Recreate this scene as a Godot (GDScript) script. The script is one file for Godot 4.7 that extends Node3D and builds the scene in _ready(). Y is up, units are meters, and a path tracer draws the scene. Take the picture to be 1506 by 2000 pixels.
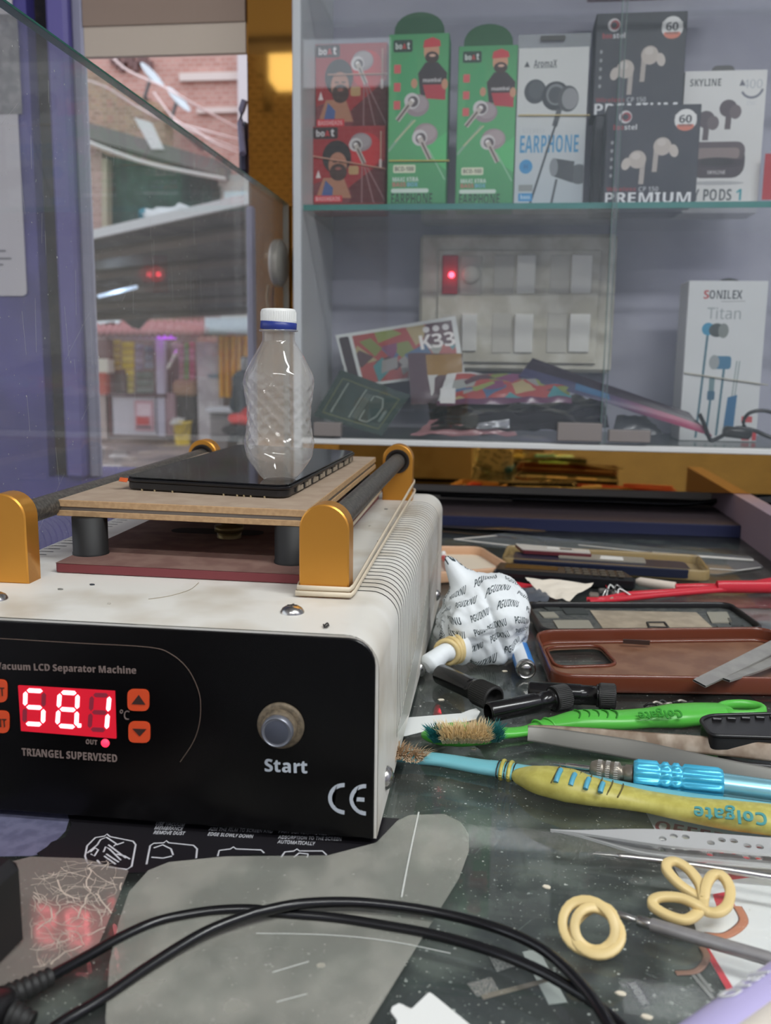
extends Node3D
# A phone repair counter: a screen separator machine on a glass-topped bench, a stock cabinet behind it, the street to the left.

const FOCAL := 1786.4            # pixels, for a frame of 1506 x 2000
const EYE := Vector3(0.0, 0.176, 0.0)
var view := Basis(Vector3.UP, 0.1243) * Basis(Vector3.RIGHT, -0.1674) * Basis(Vector3.BACK, 0.0130)
var rng := RandomNumberGenerator.new()
var used := {}
var sg := 0
var M := {}

# ---------- from the photograph to the plane a thing stands in ----------
func ray(x: float, y: float) -> Vector3:
	return view * Vector3((x - 753.0) / FOCAL, (1000.0 - y) / FOCAL, -1.0)
func py(x: float, y: float, h := 0.0) -> Vector3:
	var d := ray(x, y)
	return EYE + d * ((h - EYE.y) / d.y)
func pz(x: float, y: float, z: float) -> Vector3:
	var d := ray(x, y)
	return EYE + d * ((z - EYE.z) / d.z)
func px(x: float, y: float, v: float) -> Vector3:
	var d := ray(x, y)
	return EYE + d * ((v - EYE.x) / d.x)
func pys(a: Array, h := 0.0) -> PackedVector3Array:
	var r := PackedVector3Array()
	for p in a:
		r.append(py(p[0], p[1], p[2] if p.size() > 2 else h))
	return r

# ---------- nodes ----------
func numbered(called: String) -> String:
	if not used.has(called):
		used[called] = 0
		return called
	used[called] += 1
	return "%s_%03d" % [called, used[called]]
func tag(o: Node, label: String, category: String, group := "", kind := "") -> Node:
	o.set_meta("label", label)
	o.set_meta("category", category)
	if group: o.set_meta("group", group)
	if kind: o.set_meta("kind", kind)
	return o
func thing(called: String, label: String, category: String, at := Vector3.ZERO, group := "", basis_ := Basis.IDENTITY) -> Node3D:
	var o := Node3D.new()
	o.name = numbered(called)
	add_child(o, true)
	o.transform = Transform3D(basis_, at)
	tag(o, label, category, group)
	return o
# commits a SurfaceTool as one mesh; «world» geometry was built in scene coordinates
func obj(called: String, s: SurfaceTool, m: Material, parent: Node = self, world := true, label := "") -> MeshInstance3D:
	s.generate_normals()
	var me := s.commit()
	return put(called, me, m, parent, world, label)
func put(called: String, me: Mesh, m: Material, parent: Node = self, world := true, label := "") -> MeshInstance3D:
	var o := MeshInstance3D.new()
	o.name = numbered(called) if parent == self else called
	o.mesh = me
	o.material_override = m
	parent.add_child(o, true)
	if world and parent != self:
		var t := Transform3D()
		var p: Node = parent
		while p != self:
			t = p.transform * t
			p = p.get_parent()
		o.transform = t.affine_inverse()
	if label: o.set_meta("label", label)
	return o
func struct(called: String, s: SurfaceTool, m: Material, label: String, category: String) -> MeshInstance3D:
	var o := obj(called, s, m)
	tag(o, label, category, "", "structure")
	return o
func dup(o: Node3D, at: Vector3, label := "") -> Node3D:
	var c: Node3D = o.duplicate()
	c.name = numbered(String(o.name))
	add_child(c, true)
	c.position = at
	if label: c.set_meta("label", label)
	return c

# ---------- shapes ----------
func S() -> SurfaceTool:
	var s := SurfaceTool.new()
	s.begin(Mesh.PRIMITIVE_TRIANGLES)
	s.set_smooth_group(-1)
	return s
func flat(s: SurfaceTool) -> void:
	s.set_smooth_group(-1)
func smooth(s: SurfaceTool) -> void:
	sg += 1
	s.set_smooth_group(sg)
func vert(s: SurfaceTool, p: Vector3, uv: Vector2) -> void:
	s.set_uv(uv)
	s.add_vertex(p)
# a convex face turned away from c
func face(s: SurfaceTool, p: Array, c: Vector3, uv: Array = []) -> void:
	var n: Vector3 = (p[1] - p[0]).cross(p[2] - p[0])
	var mid: Vector3 = (p[0] + p[1] + p[2]) / 3.0
	if p.size() > 3:
		n += (p[2] - p[0]).cross(p[3] - p[0])
		mid = (p[0] + p[1] + p[2] + p[3]) / 4.0
	var turn: bool = n.dot(mid - c) > 0.0
	var z := Vector2.ZERO
	for i in range(1, p.size() - 1):
		var a := i + 1 if turn else i
		var b := i if turn else i + 1
		vert(s, p[0], uv[0] if uv else z)
		vert(s, p[a], uv[a] if uv else z)
		vert(s, p[b], uv[b] if uv else z)
func box(s: SurfaceTool, size: Vector3, xf := Transform3D(), bevel := 0.0) -> void:
	flat(s)
	var h := size / 2.0
	var c := xf.origin
	var inner := h - Vector3.ONE * bevel
	for ax in 3:
		var a2 := (ax + 1) % 3
		var a3 := (ax + 2) % 3
		for sn in [-1.0, 1.0]:
			var p := []
			var uv := []
			for k in [[-1.0, -1.0], [1.0, -1.0], [1.0, 1.0], [-1.0, 1.0]]:
				var q := Vector3.ZERO
				q[ax] = sn * h[ax]
				q[a2] = k[0] * inner[a2]
				q[a3] = k[1] * inner[a3]
				var u: float = q.x if ax != 0 else -sn * q.z
				var w: float = q.y if ax != 1 else -q.z
				var us: float = size.x if ax != 0 else size.z
				var ws: float = size.y if ax != 1 else size.z
				uv.append(Vector2(0.5 + u / us, 0.5 - w / ws))
				p.append(xf * q)
			face(s, p, c, uv)
		if bevel > 0.0:
			for s2 in [-1.0, 1.0]:
				for s3 in [-1.0, 1.0]:
					var p := []
					for k in [[-1.0, 0], [1.0, 0], [1.0, 1], [-1.0, 1]]:
						var q := Vector3.ZERO
						q[ax] = k[0] * inner[ax]
						q[a2] = s2 * (h[a2] if k[1] == 0 else inner[a2])
						q[a3] = s3 * (inner[a3] if k[1] == 0 else h[a3])
						p.append(xf * q)
					face(s, p, c)
	if bevel > 0.0:
		for i in 8:
			var sx := 1.0 if i & 1 else -1.0
			var sy := 1.0 if i & 2 else -1.0
			var sz := 1.0 if i & 4 else -1.0
			face(s, [xf * Vector3(sx * h.x, sy * inner.y, sz * inner.z), xf * Vector3(sx * inner.x, sy * h.y, sz * inner.z), xf * Vector3(sx * inner.x, sy * inner.y, sz * h.z)], c)
func bx(s: SurfaceTool, x0: float, x1: float, y0: float, y1: float, z0: float, z1: float, bevel := 0.0) -> void:
	box(s, Vector3(absf(x1 - x0), absf(y1 - y0), absf(z1 - z0)), Transform3D(Basis(), Vector3(x0 + x1, y0 + y1, z0 + z1) / 2.0), bevel)
# a box between two points of a front face, running back
func fbox(s: SurfaceTool, a: Vector3, b: Vector3, depth: float, bevel := 0.0) -> void:
	bx(s, a.x, b.x, a.y, b.y, a.z, a.z - depth, bevel)
func grow(poly: PackedVector2Array, d: float) -> PackedVector2Array:
	var r := PackedVector2Array()
	var n := poly.size()
	var area := 0.0
	for i in n:
		area += poly[i].cross(poly[(i + 1) % n])
	var sn := 1.0 if area > 0.0 else -1.0
	for i in n:
		var a := (poly[i] - poly[(i + n - 1) % n]).normalized()
		var b := (poly[(i + 1) % n] - poly[i]).normalized()
		var na := Vector2(a.y, -a.x) * sn
		var nb := Vector2(b.y, -b.x) * sn
		var m := (na + nb).normalized()
		r.append(poly[i] + m * d / maxf(0.35, m.dot(na)))
	return r
# a polygon in the plane of xf's x and z, from height y0 to y1 along its y, with a chamfer on both rims
func extr(s: SurfaceTool, poly: PackedVector2Array, y0: float, y1: float, xf := Transform3D(), bevel := 0.0) -> void:
	var n := poly.size()
	var rings := [[poly, y0], [poly, y1]]
	if bevel > 0.0:
		var inn := grow(poly, -bevel)
		rings = [[inn, y0], [poly, y0 + bevel], [poly, y1 - bevel], [inn, y1]]
	var area := 0.0
	var lo := poly[0]
	var hi := poly[0]
	for i in n:
		area += poly[i].cross(poly[(i + 1) % n])
		lo = lo.min(poly[i])
		hi = hi.max(poly[i])
	for k in rings.size() - 1:
		flat(s)
		if n > 12: smooth(s)
		for i in n:
			var j := (i + 1) % n
			var a: Vector2 = rings[k][0][i]
			var b: Vector2 = rings[k][0][j]
			var c: Vector2 = rings[k + 1][0][j]
			var d: Vector2 = rings[k + 1][0][i]
			var e := poly[j] - poly[i]
			var out := Vector2(e.y, -e.x) * (1.0 if area > 0.0 else -1.0)
			var pts := [xf * Vector3(a.x, rings[k][1], a.y), xf * Vector3(b.x, rings[k][1], b.y), xf * Vector3(c.x, rings[k + 1][1], c.y), xf * Vector3(d.x, rings[k + 1][1], d.y)]
			var mid := (poly[i] + poly[j]) / 2.0 - out.normalized() * 0.01
			face(s, pts, xf * Vector3(mid.x, (y0 + y1) / 2.0, mid.y))
	flat(s)
	for k in [0, rings.size() - 1]:
		var ring: PackedVector2Array = rings[k][0]
		var y: float = rings[k][1]
		var t := Geometry2D.triangulate_polygon(ring)
		for i in range(0, t.size(), 3):
			var p := []
			var uv := []
			for q in 3:
				var v := ring[t[i + q]]
				p.append(xf * Vector3(v.x, y, v.y))
				uv.append((v - lo) / (hi - lo))
			face(s, p, p[0] + xf.basis.y * (0.01 if k == 0 else -0.01), uv)
# a tube through points; each radius a number or Vector2(across, upwards)
func sweep(s: SurfaceTool, pts: PackedVector3Array, rad, sides := 12, up := Vector3.UP, ex := 2.0, closed := false) -> void:
	var n := pts.size()
	var rings := []
	for i in n:
		var a := pts[(i + n - 1) % n] if closed else pts[maxi(i - 1, 0)]
		var b := pts[(i + 1) % n] if closed else pts[mini(i + 1, n - 1)]
		var t := (b - a).normalized()
		var u := up
		if absf(t.dot(u)) > 0.97: u = Vector3.BACK if absf(t.z) < 0.9 else Vector3.RIGHT
		var side := t.cross(u).normalized()
		var v := side.cross(t)
		var r = rad[i] if rad is Array or rad is PackedFloat32Array else rad
		var rr: Vector2 = r if r is Vector2 else Vector2(r, r)
		var ring := []
		for k in sides:
			var an := TAU * k / sides
			var cx := cos(an)
			var cy := sin(an)
			if ex != 2.0:
				cx = signf(cx) * pow(absf(cx), 2.0 / ex)
				cy = signf(cy) * pow(absf(cy), 2.0 / ex)
			ring.append(pts[i] + side * rr.x * cx + v * rr.y * cy)
		rings.append(ring)
	if sides > 4: smooth(s)
	else: flat(s)
	for i in (n if closed else n - 1):
		var j := (i + 1) % n
		var c := (pts[i] + pts[j]) / 2.0
		for k in sides:
			var l := (k + 1) % sides
			face(s, [rings[i][k], rings[i][l], rings[j][l], rings[j][k]], c, [Vector2(float(k) / sides, float(i) / n), Vector2(float(k + 1) / sides, float(i) / n), Vector2(float(k + 1) / sides, float(i + 1) / n), Vector2(float(k) / sides, float(i + 1) / n)])
	if not closed:
		flat(s)
		face(s, rings[0], pts[0] + (pts[1] - pts[0]))
		face(s, rings[n - 1], pts[n - 1] - (pts[n - 1] - pts[n - 2]))
# a profile of (radius, height) turned about xf's y axis; a repeated point makes a crease
func lathe(s: SurfaceTool, prof: Array, seg: int, xf := Transform3D()) -> void:
	smooth(s)
	for i in prof.size() - 1:
		var a: Vector2 = Vector2(prof[i][0], prof[i][1])
		var b: Vector2 = Vector2(prof[i + 1][0], prof[i + 1][1])
		if a.distance_to(b) < 1e-7:
			smooth(s)
			continue
		var d := b - a
		for k in seg:
			var t0 := TAU * k / seg
			var t1 := TAU * (k + 1) / seg
			var p := []
			var uv := []
			for q in [[a, t0], [a, t1], [b, t1], [b, t0]]:
				p.append(xf * Vector3(q[0].x * cos(q[1]), q[0].y, q[0].x * sin(q[1])))
				uv.append(Vector2(q[1] / TAU, float(i if q[0] == a else i + 1) / prof.size()))
			var tm := (t0 + t1) / 2.0
			var out := Vector3(d.y * cos(tm), -d.x, d.y * sin(tm))
			var mid := Vector3((a.x + b.x) / 2.0 * cos(tm), (a.y + b.y) / 2.0, (a.x + b.x) / 2.0 * sin(tm))
			if a.x < 1e-7: face(s, [p[0], p[2], p[3]], xf * (mid - out), [uv[0], uv[2], uv[3]])
			elif b.x < 1e-7: face(s, [p[0], p[1], p[2]], xf * (mid - out), [uv[0], uv[1], uv[2]])
			else: face(s, p, xf * (mid - out), uv)
# two skins over four corners (a b along the bottom, d c along the top), puffed apart by «bulge» and crumpled
func pillow(s: SurfaceTool, a: Vector3, b: Vector3, c: Vector3, d: Vector3, bulge: float, nn := 10, crumple := 0.0, seed_ := 1, pw := 0.5) -> void:
	var nz := FastNoiseLite.new()
	nz.seed = seed_
	nz.frequency = 0.9
	var nrm := (b - a).cross(d - a).normalized()
	var g := [[], []]
	for i in nn + 1:
		for k in 2: g[k].append([])
		for j in nn + 1:
			var u := float(i) / nn
			var v := float(j) / nn
			var p := a.lerp(b, u).lerp(d.lerp(c, u), v)
			var e := pow(clampf(16.0 * u * (1.0 - u) * v * (1.0 - v), 0.0, 1.0), pw)
			var w := nz.get_noise_2d(u * 4.0, v * 4.0) * crumple
			g[0][i].append(p + nrm * (w + bulge * e + 0.0001))
			g[1][i].append(p + nrm * (w - bulge * e - 0.0001))
	for k in 2:
		smooth(s)
		for i in nn:
			for j in nn:
				var q := [g[k][i][j], g[k][i + 1][j], g[k][i + 1][j + 1], g[k][i][j + 1]]
				var uv := []
				for o in [[0, 0], [1, 0], [1, 1], [0, 1]]:
					uv.append(Vector2(float(i + o[0]) / nn, 1.0 - float(j + o[1]) / nn))
				face(s, q, q[0] + nrm * (-1.0 if k == 0 else 1.0), uv)
	flat(s)
	for i in nn:
		face(s, [g[0][i][0], g[0][i + 1][0], g[1][i + 1][0], g[1][i][0]], (a + c) / 2.0)
		face(s, [g[0][i][nn], g[0][i + 1][nn], g[1][i + 1][nn], g[1][i][nn]], (a + c) / 2.0)
		face(s, [g[0][0][i], g[0][0][i + 1], g[1][0][i + 1], g[1][0][i]], (a + c) / 2.0)
		face(s, [g[0][nn][i], g[0][nn][i + 1], g[1][nn][i + 1], g[1][nn][i]], (a + c) / 2.0)
# a smooth curve through points
func curve(p: PackedVector3Array, each := 6, closed := false) -> PackedVector3Array:
	var r := PackedVector3Array()
	var n := p.size()
	for i in (n if closed else n - 1):
		var a := p[(i + n - 1) % n] if closed else p[maxi(i - 1, 0)]
		var b := p[i]
		var c := p[(i + 1) % n]
		var d := p[(i + 2) % n] if closed else p[mini(i + 2, n - 1)]
		for k in each:
			r.append(b.cubic_interpolate(c, a, d, float(k) / each))
	if not closed: r.append(p[n - 1])
	return r
# values spread along a path of n points
func along(v: Array, n: int) -> Array:
	var r := []
	for i in n:
		var t := float(i) / (n - 1) * (v.size() - 1)
		var k := mini(int(t), v.size() - 2)
		r.append(lerp(v[k], v[k + 1], t - k))
	return r
func rounded(w: float, h: float, r: float, seg := 5, c := Vector2.ZERO) -> PackedVector2Array:
	var p := PackedVector2Array()
	for q in 4:
		var o: Vector2 = Vector2(w / 2.0 - r, h / 2.0 - r) * [Vector2(1, 1), Vector2(-1, 1), Vector2(-1, -1), Vector2(1, -1)][q]
		for k in seg + 1:
			var an := PI / 2.0 * (q + float(k) / seg)
			p.append(c + o + Vector2(cos(an), sin(an)) * r)
	return p
# corners given in the ground plane, each rounded by r
func rcorner(pts: Array, r: float, seg := 5) -> PackedVector2Array:
	var out := PackedVector2Array()
	var n := pts.size()
	for i in n:
		var b: Vector2 = pts[i]
		var a: Vector2 = b + (pts[(i + n - 1) % n] - b).normalized() * r
		var c: Vector2 = b + (pts[(i + 1) % n] - b).normalized() * r
		for k in seg + 1:
			var t := float(k) / seg
			out.append(a.lerp(b, t).lerp(b.lerp(c, t), t))
	return out
func xz(a: Array, h := 0.0) -> Array:
	var r := []
	for p in a:
		var v := py(p[0], p[1], h)
		r.append(Vector2(v.x, v.z))
	return r
func shift(h: float) -> Transform3D:
	return Transform3D(Basis(), Vector3(0, h, 0))
# axis: a frame whose y runs from a to b
func axis(a: Vector3, b: Vector3) -> Transform3D:
	var y := (b - a).normalized()
	var x := y.cross(Vector3.UP if absf(y.y) < 0.9 else Vector3.RIGHT).normalized()
	return Transform3D(Basis(x, y, x.cross(y)), a)
# raised lettering from a to b (its middle line), facing n
func lettering(parent: Node, words: String, a: Vector3, b: Vector3, n: Vector3, m: Material, bold := false, tall := 1.0, depth := 0.0003, called := "lettering", mirror := false) -> MeshInstance3D:
	var t := TextMesh.new()
	var f := SystemFont.new()
	f.font_names = PackedStringArray(["Droid Sans"])
	f.font_weight = 700 if bold else 400
	t.font = f
	t.text = words
	t.font_size = 48
	t.pixel_size = 0.01
	t.depth = 0.02
	t.curve_step = 1.5
	var ab := t.get_aabb()
	var k := a.distance_to(b) / ab.size.x
	var x := (b - a).normalized()
	var y := n.cross(x).normalized()
	var ba := Basis(x * k, y * k * tall, n.normalized() * (depth / 0.02))
	if mirror: ba.y = -ba.y
	var o := put(called, t, m, parent, true)
	var w := Transform3D(ba, (a + b) / 2.0 - ba * ab.get_center() + n.normalized() * depth / 2.0)
	o.transform = o.transform * w
	return o

# ---------- materials ----------
func mat(c: Color, rough := 0.5, metal := 0.0) -> StandardMaterial3D:
	var m := StandardMaterial3D.new()
	m.albedo_color = c
	m.roughness = rough
	m.metallic = metal
	return m
func rgb(r: int, g: int, b: int) -> Color:
	return Color(r / 255.0, g / 255.0, b / 255.0)
func pane(c: Color, alpha: float, rough := 0.0) -> StandardMaterial3D:
	var m := mat(c, rough)
	m.albedo_color.a = alpha
	m.transparency = BaseMaterial3D.TRANSPARENCY_ALPHA
	m.cull_mode = BaseMaterial3D.CULL_DISABLED
	return m
func glow(c: Color, e: float) -> StandardMaterial3D:
	var m := mat(c, 0.6)
	m.emission_enabled = true
	m.emission = c
	m.emission_energy_multiplier = e
	return m
func noisy(a: Color, b: Color, freq: float, size := 256, oct := 4, stops := [0.3, 0.7], seed_ := 3) -> NoiseTexture2D:
	var t := NoiseTexture2D.new()
	var n := FastNoiseLite.new()
	n.seed = seed_
	n.frequency = freq
	n.fractal_octaves = oct
	t.noise = n
	t.seamless = true
	t.width = size
	t.height = size
	var g := Gradient.new()
	g.offsets = PackedFloat32Array(stops)
	g.colors = PackedColorArray([a, b])
	t.color_ramp = g
	return t
func grainy(a: Color, b: Color, freq: float, tile: float, rough: float, metal := 0.0, seed_ := 3, stops := [0.3, 0.7]) -> StandardMaterial3D:
	var m := mat(Color.WHITE, rough, metal)
	m.albedo_texture = noisy(a, b, freq, 256, 4, stops, seed_)
	m.uv1_triplanar = true
	m.uv1_world_triplanar = true
	m.uv1_scale = Vector3.ONE / tile
	return m
func printed(im: Image, rough := 0.45) -> StandardMaterial3D:
	var m := mat(Color.WHITE, rough)
	m.albedo_texture = ImageTexture.create_from_image(im)
	return m

# ---------- printing: flat artwork of cartons and packets ----------
func sheet(w: int, h: int, c: Color) -> Image:
	var im := Image.create(w, h, false, Image.FORMAT_RGBA8)
	im.fill(c)
	return im
func poly(im: Image, p: PackedVector2Array, c: Color) -> void:
	var lo := p[0].y
	var hi := p[0].y
	for v in p:
		lo = minf(lo, v.y)
		hi = maxf(hi, v.y)
	for y in range(maxi(0, int(floor(lo))), mini(im.get_height(), int(ceil(hi)) + 1)):
		var xs := []
		for i in p.size():
			var a := p[i]
			var b := p[(i + 1) % p.size()]
			if (a.y <= y + 0.5) != (b.y <= y + 0.5):
				xs.append(a.x + (y + 0.5 - a.y) / (b.y - a.y) * (b.x - a.x))
		xs.sort()
		for i in range(0, xs.size() - 1, 2):
			var x0 := int(round(xs[i]))
			var x1 := int(round(xs[i + 1]))
			if x1 > x0: im.fill_rect(Rect2i(x0, y, x1 - x0, 1), c)
func ell(im: Image, x: float, y: float, rx: float, ry: float, c: Color, turn := 0.0) -> void:
	var p := PackedVector2Array()
	for k in 28:
		p.append(Vector2(x, y) + (Vector2(cos(TAU * k / 28.0) * rx, sin(TAU * k / 28.0) * ry)).rotated(turn))
	poly(im, p, c)
func seg(im: Image, a: Vector2, b: Vector2, w: float, c: Color) -> void:
	var n := (b - a).orthogonal().normalized() * w / 2.0
	poly(im, PackedVector2Array([a + n, b + n, b - n, a - n]), c)
func rc(im: Image, x: float, y: float, w: float, h: float, c: Color, r := 0.0) -> void:
	if r <= 0.0: im.fill_rect(Rect2i(int(x), int(y), int(w), int(h)), c)
	else: poly(im, rounded(w, h, r, 4, Vector2(x + w / 2.0, y + h / 2.0)), c)
func words(im: Image, text: String, x: float, y: float, w: float, h: float, c: Color, bold := true, turn := 0.0) -> void:
	var t := TextMesh.new()
	var f := SystemFont.new()
	f.font_names = PackedStringArray(["Droid Sans"])
	f.font_weight = 700 if bold else 400
	t.font = f
	t.text = text
	t.font_size = 40
	t.depth = 0.0
	t.curve_step = 2.0
	var ab := t.get_aabb()
	var a := t.surface_get_arrays(0)
	var v: PackedVector3Array = a[Mesh.ARRAY_VERTEX]
	var ix: PackedInt32Array = a[Mesh.ARRAY_INDEX]
	var xf := Transform2D(turn, Vector2(x, y))
	for i in range(0, ix.size(), 3):
		var p := PackedVector2Array()
		for k in 3:
			var q := v[ix[i + k]] - ab.position
			p.append(xf * Vector2(q.x / ab.size.x * w, h - q.y / ab.size.y * h))
		poly(im, p, c)
func earbud(im: Image, x: float, y: float, r: float, dir: Vector2, tip: Color) -> void:
	ell(im, x, y, r, r * 0.86, tip)
	ell(im, x + r * 0.1, y - r * 0.1, r * 0.75, r * 0.62, tip.lightened(0.15))
	var o := Vector2(x, y) - dir.orthogonal() * r * 0.55
	ell(im, o.x, o.y, r * 0.62, r * 0.62, rgb(205, 200, 200))
	ell(im, o.x + r * 0.1, o.y + r * 0.05, r * 0.42, r * 0.42, rgb(95, 85, 88))
	ell(im, o.x, o.y, r * 0.2, r * 0.2, rgb(235, 230, 228))
	seg(im, o, o + dir * r * 1.9, r * 0.42, rgb(190, 180, 172))
	seg(im, o + dir * r * 0.4, o + dir * r * 1.9, r * 0.14, rgb(90, 75, 70))
func art_red() -> Image:
	var im := sheet(280, 300, rgb(158, 34, 44))
	poly(im, PackedVector2Array([Vector2(280, 130), Vector2(280, 300), Vector2(90, 300), Vector2(150, 230)]), rgb(92, 26, 36))
	ell(im, 205, 95, 62, 70, rgb(196, 32, 44))
	for k in 3: seg(im, Vector2(190, 120), Vector2(290 - k * 50, 310), 5, rgb(150, 110, 112))
	ell(im, 60, 270, 90, 60, rgb(120, 52, 60))
	poly(im, PackedVector2Array([Vector2(10, 280), Vector2(40, 200), Vector2(120, 200), Vector2(150, 280)]), rgb(176, 122, 96))
	poly(im, PackedVector2Array([Vector2(48, 210), Vector2(78, 240), Vector2(74, 282), Vector2(30, 282)]), rgb(74, 96, 150))
	ell(im, 92, 120, 56, 66, rgb(38, 30, 36))
	ell(im, 96, 150, 36, 50, rgb(178, 122, 98))
	ell(im, 98, 178, 34, 34, rgb(66, 42, 40))
	ell(im, 98, 164, 12, 6, rgb(150, 88, 78))
	seg(im, Vector2(76, 138), Vector2(92, 138), 5, rgb(50, 34, 34))
	seg(im, Vector2(102, 138), Vector2(118, 138), 5, rgb(50, 34, 34))
	earbud(im, 186, 62, 42, Vector2(0.42, 0.9), rgb(150, 138, 142))
	rc(im, 0, 2, 96, 46, rgb(52, 34, 40), 8)
	words(im, "bo", 12, 12, 32, 26, rgb(230, 225, 225))
	words(im, "A", 46, 16, 18, 22, rgb(210, 40, 50))
	words(im, "t", 68, 10, 14, 28, rgb(230, 225, 225))
	seg(im, Vector2(262, 20), Vector2(262, 160), 5, rgb(196, 160, 140))
	rc(im, 257, 128, 10, 36, rgb(225, 210, 205), 4)
	rc(im, 138, 154, 40, 34, rgb(186, 150, 104), 8)
	poly(im, PackedVector2Array([Vector2(10, 200), Vector2(20, 168), Vector2(30, 200)]), rgb(225, 215, 212))
	rc(im, 4, 270, 110, 26, rgb(210, 40, 58), 3)
	words(im, "BASSHEADS", 10, 275, 96, 16, rgb(232, 190, 190))
	return im
func art_green() -> Image:
	var im := sheet(260, 698, rgb(66, 146, 94))
	for y in 698:
		im.fill_rect(Rect2i(0, y, 260, 1), rgb(58, 130, 84).lerp(rgb(84, 168, 106), 0.5 + 0.5 * sin(y / 210.0)))
	poly(im, PackedVector2Array([Vector2(40, 130), Vector2(120, 60), Vector2(130, 300), Vector2(30, 330)]), rgb(70, 158, 100))
	poly(im, PackedVector2Array([Vector2(150, 480), Vector2(260, 400), Vector2(260, 560)]), rgb(86, 186, 112))
	# player in a cap
	poly(im, PackedVector2Array([Vector2(128, 160), Vector2(160, 116), Vector2(215, 116), Vector2(256, 160), Vector2(250, 250), Vector2(140, 250)]), rgb(52, 42, 46))
	poly(im, PackedVector2Array([Vector2(150, 206), Vector2(250, 206), Vector2(250, 270), Vector2(165, 262)]), rgb(178, 50, 62))
	ell(im, 112, 200, 14, 20, rgb(196, 142, 112))
	ell(im, 246, 205, 14, 22, rgb(196, 142, 112))
	words(im, "mumbai", 150, 178, 80, 18, rgb(210, 205, 205))
	ell(im, 186, 72, 34, 48, rgb(200, 146, 116))
	ell(im, 188, 96, 30, 24, rgb(60, 42, 38))
	ell(im, 190, 88, 14, 6, rgb(210, 170, 150))
	poly(im, PackedVector2Array([Vector2(148, 56), Vector2(154, 26), Vector2(190, 14), Vector2(222, 28), Vector2(226, 52)]), rgb(196, 58, 66))
	rc(im, 18, 22, 84, 50, rgb(36, 62, 50), 8)
	words(im, "bo", 28, 34, 28, 26, rgb(222, 228, 222))
	words(im, "A", 58, 38, 16, 22, rgb(210, 60, 60))
	words(im, "t", 78, 32, 12, 28, rgb(222, 228, 222))
	for k in 3: rc(im, 22, 122 + k * 74, 30, 36, rgb(206, 92, 92), 4)
	seg(im, Vector2(0, 480), Vector2(110, 350), 12, rgb(130, 170, 140))
	seg(im, Vector2(30, 440), Vector2(120, 350), 6, rgb(190, 190, 150))
	earbud(im, 126, 290, 54, Vector2(-0.62, 0.78), rgb(150, 134, 138))
	earbud(im, 166, 410, 54, Vector2(0.46, 0.88), rgb(158, 140, 142))
	seg(im, Vector2(180, 470), Vector2(255, 600), 6, rgb(140, 190, 150))
	rc(im, 24, 536, 100, 34, rgb(214, 218, 190), 6)
	words(im, "BCO-100", 32, 544, 84, 18, rgb(70, 70, 60))
	words(im, "MAXI XTRA", 22, 588, 116, 18, rgb(214, 222, 216))
	words(im, "BASS", 22, 610, 60, 18, rgb(206, 110, 110))
	words(im, "BOX", 88, 610, 48, 18, rgb(120, 170, 210))
	rc(im, 16, 636, 168, 18, rgb(204, 220, 208), 8)
	words(im, "EARPHONE", 16, 656, 186, 46, rgb(38, 66, 52))
	return im
func art_white() -> Image:
	var im := sheet(290, 640, rgb(206, 208, 206))
	for y in range(0, 640, 2): im.fill_rect(Rect2i(0, y, 290, 2), rgb(206, 208, 206).lerp(rgb(182, 192, 198), clampf((y - 180.0) / 420.0, 0, 1)))
	poly(im, PackedVector2Array([Vector2(24, 76), Vector2(36, 52), Vector2(48, 76)]), rgb(70, 74, 78))
	words(im, "AromaX", 64, 48, 96, 30, rgb(84, 88, 92))
	seg(im, Vector2(64, 80), Vector2(160, 80), 2, rgb(84, 88, 92))
	ell(im, 74, 176, 46, 50, rgb(60, 66, 70))
	ell(im, 78, 170, 32, 36, rgb(78, 84, 88))
	ell(im, 160, 196, 58, 60, rgb(48, 54, 58))
	ell(im, 160, 190, 40, 44, rgb(120, 124, 128))
	ell(im, 160, 192, 30, 34, rgb(62, 68, 72))
	ell(im, 212, 208, 44, 54, rgb(74, 78, 82))
	ell(im, 220, 208, 34, 44, rgb(140, 142, 144))
	seg(im, Vector2(178, 250), Vector2(160, 320), 22, rgb(74, 80, 84))
	seg(im, Vector2(168, 300), Vector2(70, 640), 9, rgb(52, 62, 66))
	words(im, "STEREO", 26, 328, 92, 18, rgb(176, 182, 184), false)
	words(im, "EARPHONE", 18, 356, 246, 72, rgb(58, 140, 186))
	seg(im, Vector2(156, 340), Vector2(128, 436), 9, rgb(52, 62, 66))
	ell(im, 46, 486, 28, 30, rgb(52, 140, 192))
	words(im, "H", 38, 476, 16, 20, rgb(40, 100, 150))
	rc(im, 18, 562, 60, 28, rgb(142, 148, 146), 3)
	rc(im, 18, 598, 60, 34, rgb(58, 142, 196), 3)
	words(im, "bass", 28, 604, 40, 18, rgb(200, 220, 232))
	ell(im, 270, 520, 40, 42, rgb(84, 90, 94))
	poly(im, PackedVector2Array([Vector2(160, 452), Vector2(250, 466), Vector2(246, 556), Vector2(156, 526)]), rgb(64, 70, 74))
	ell(im, 164, 490, 18, 38, rgb(130, 136, 140))
	seg(im, Vector2(178, 540), Vector2(160, 640), 10, rgb(70, 78, 82))
	return im
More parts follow.
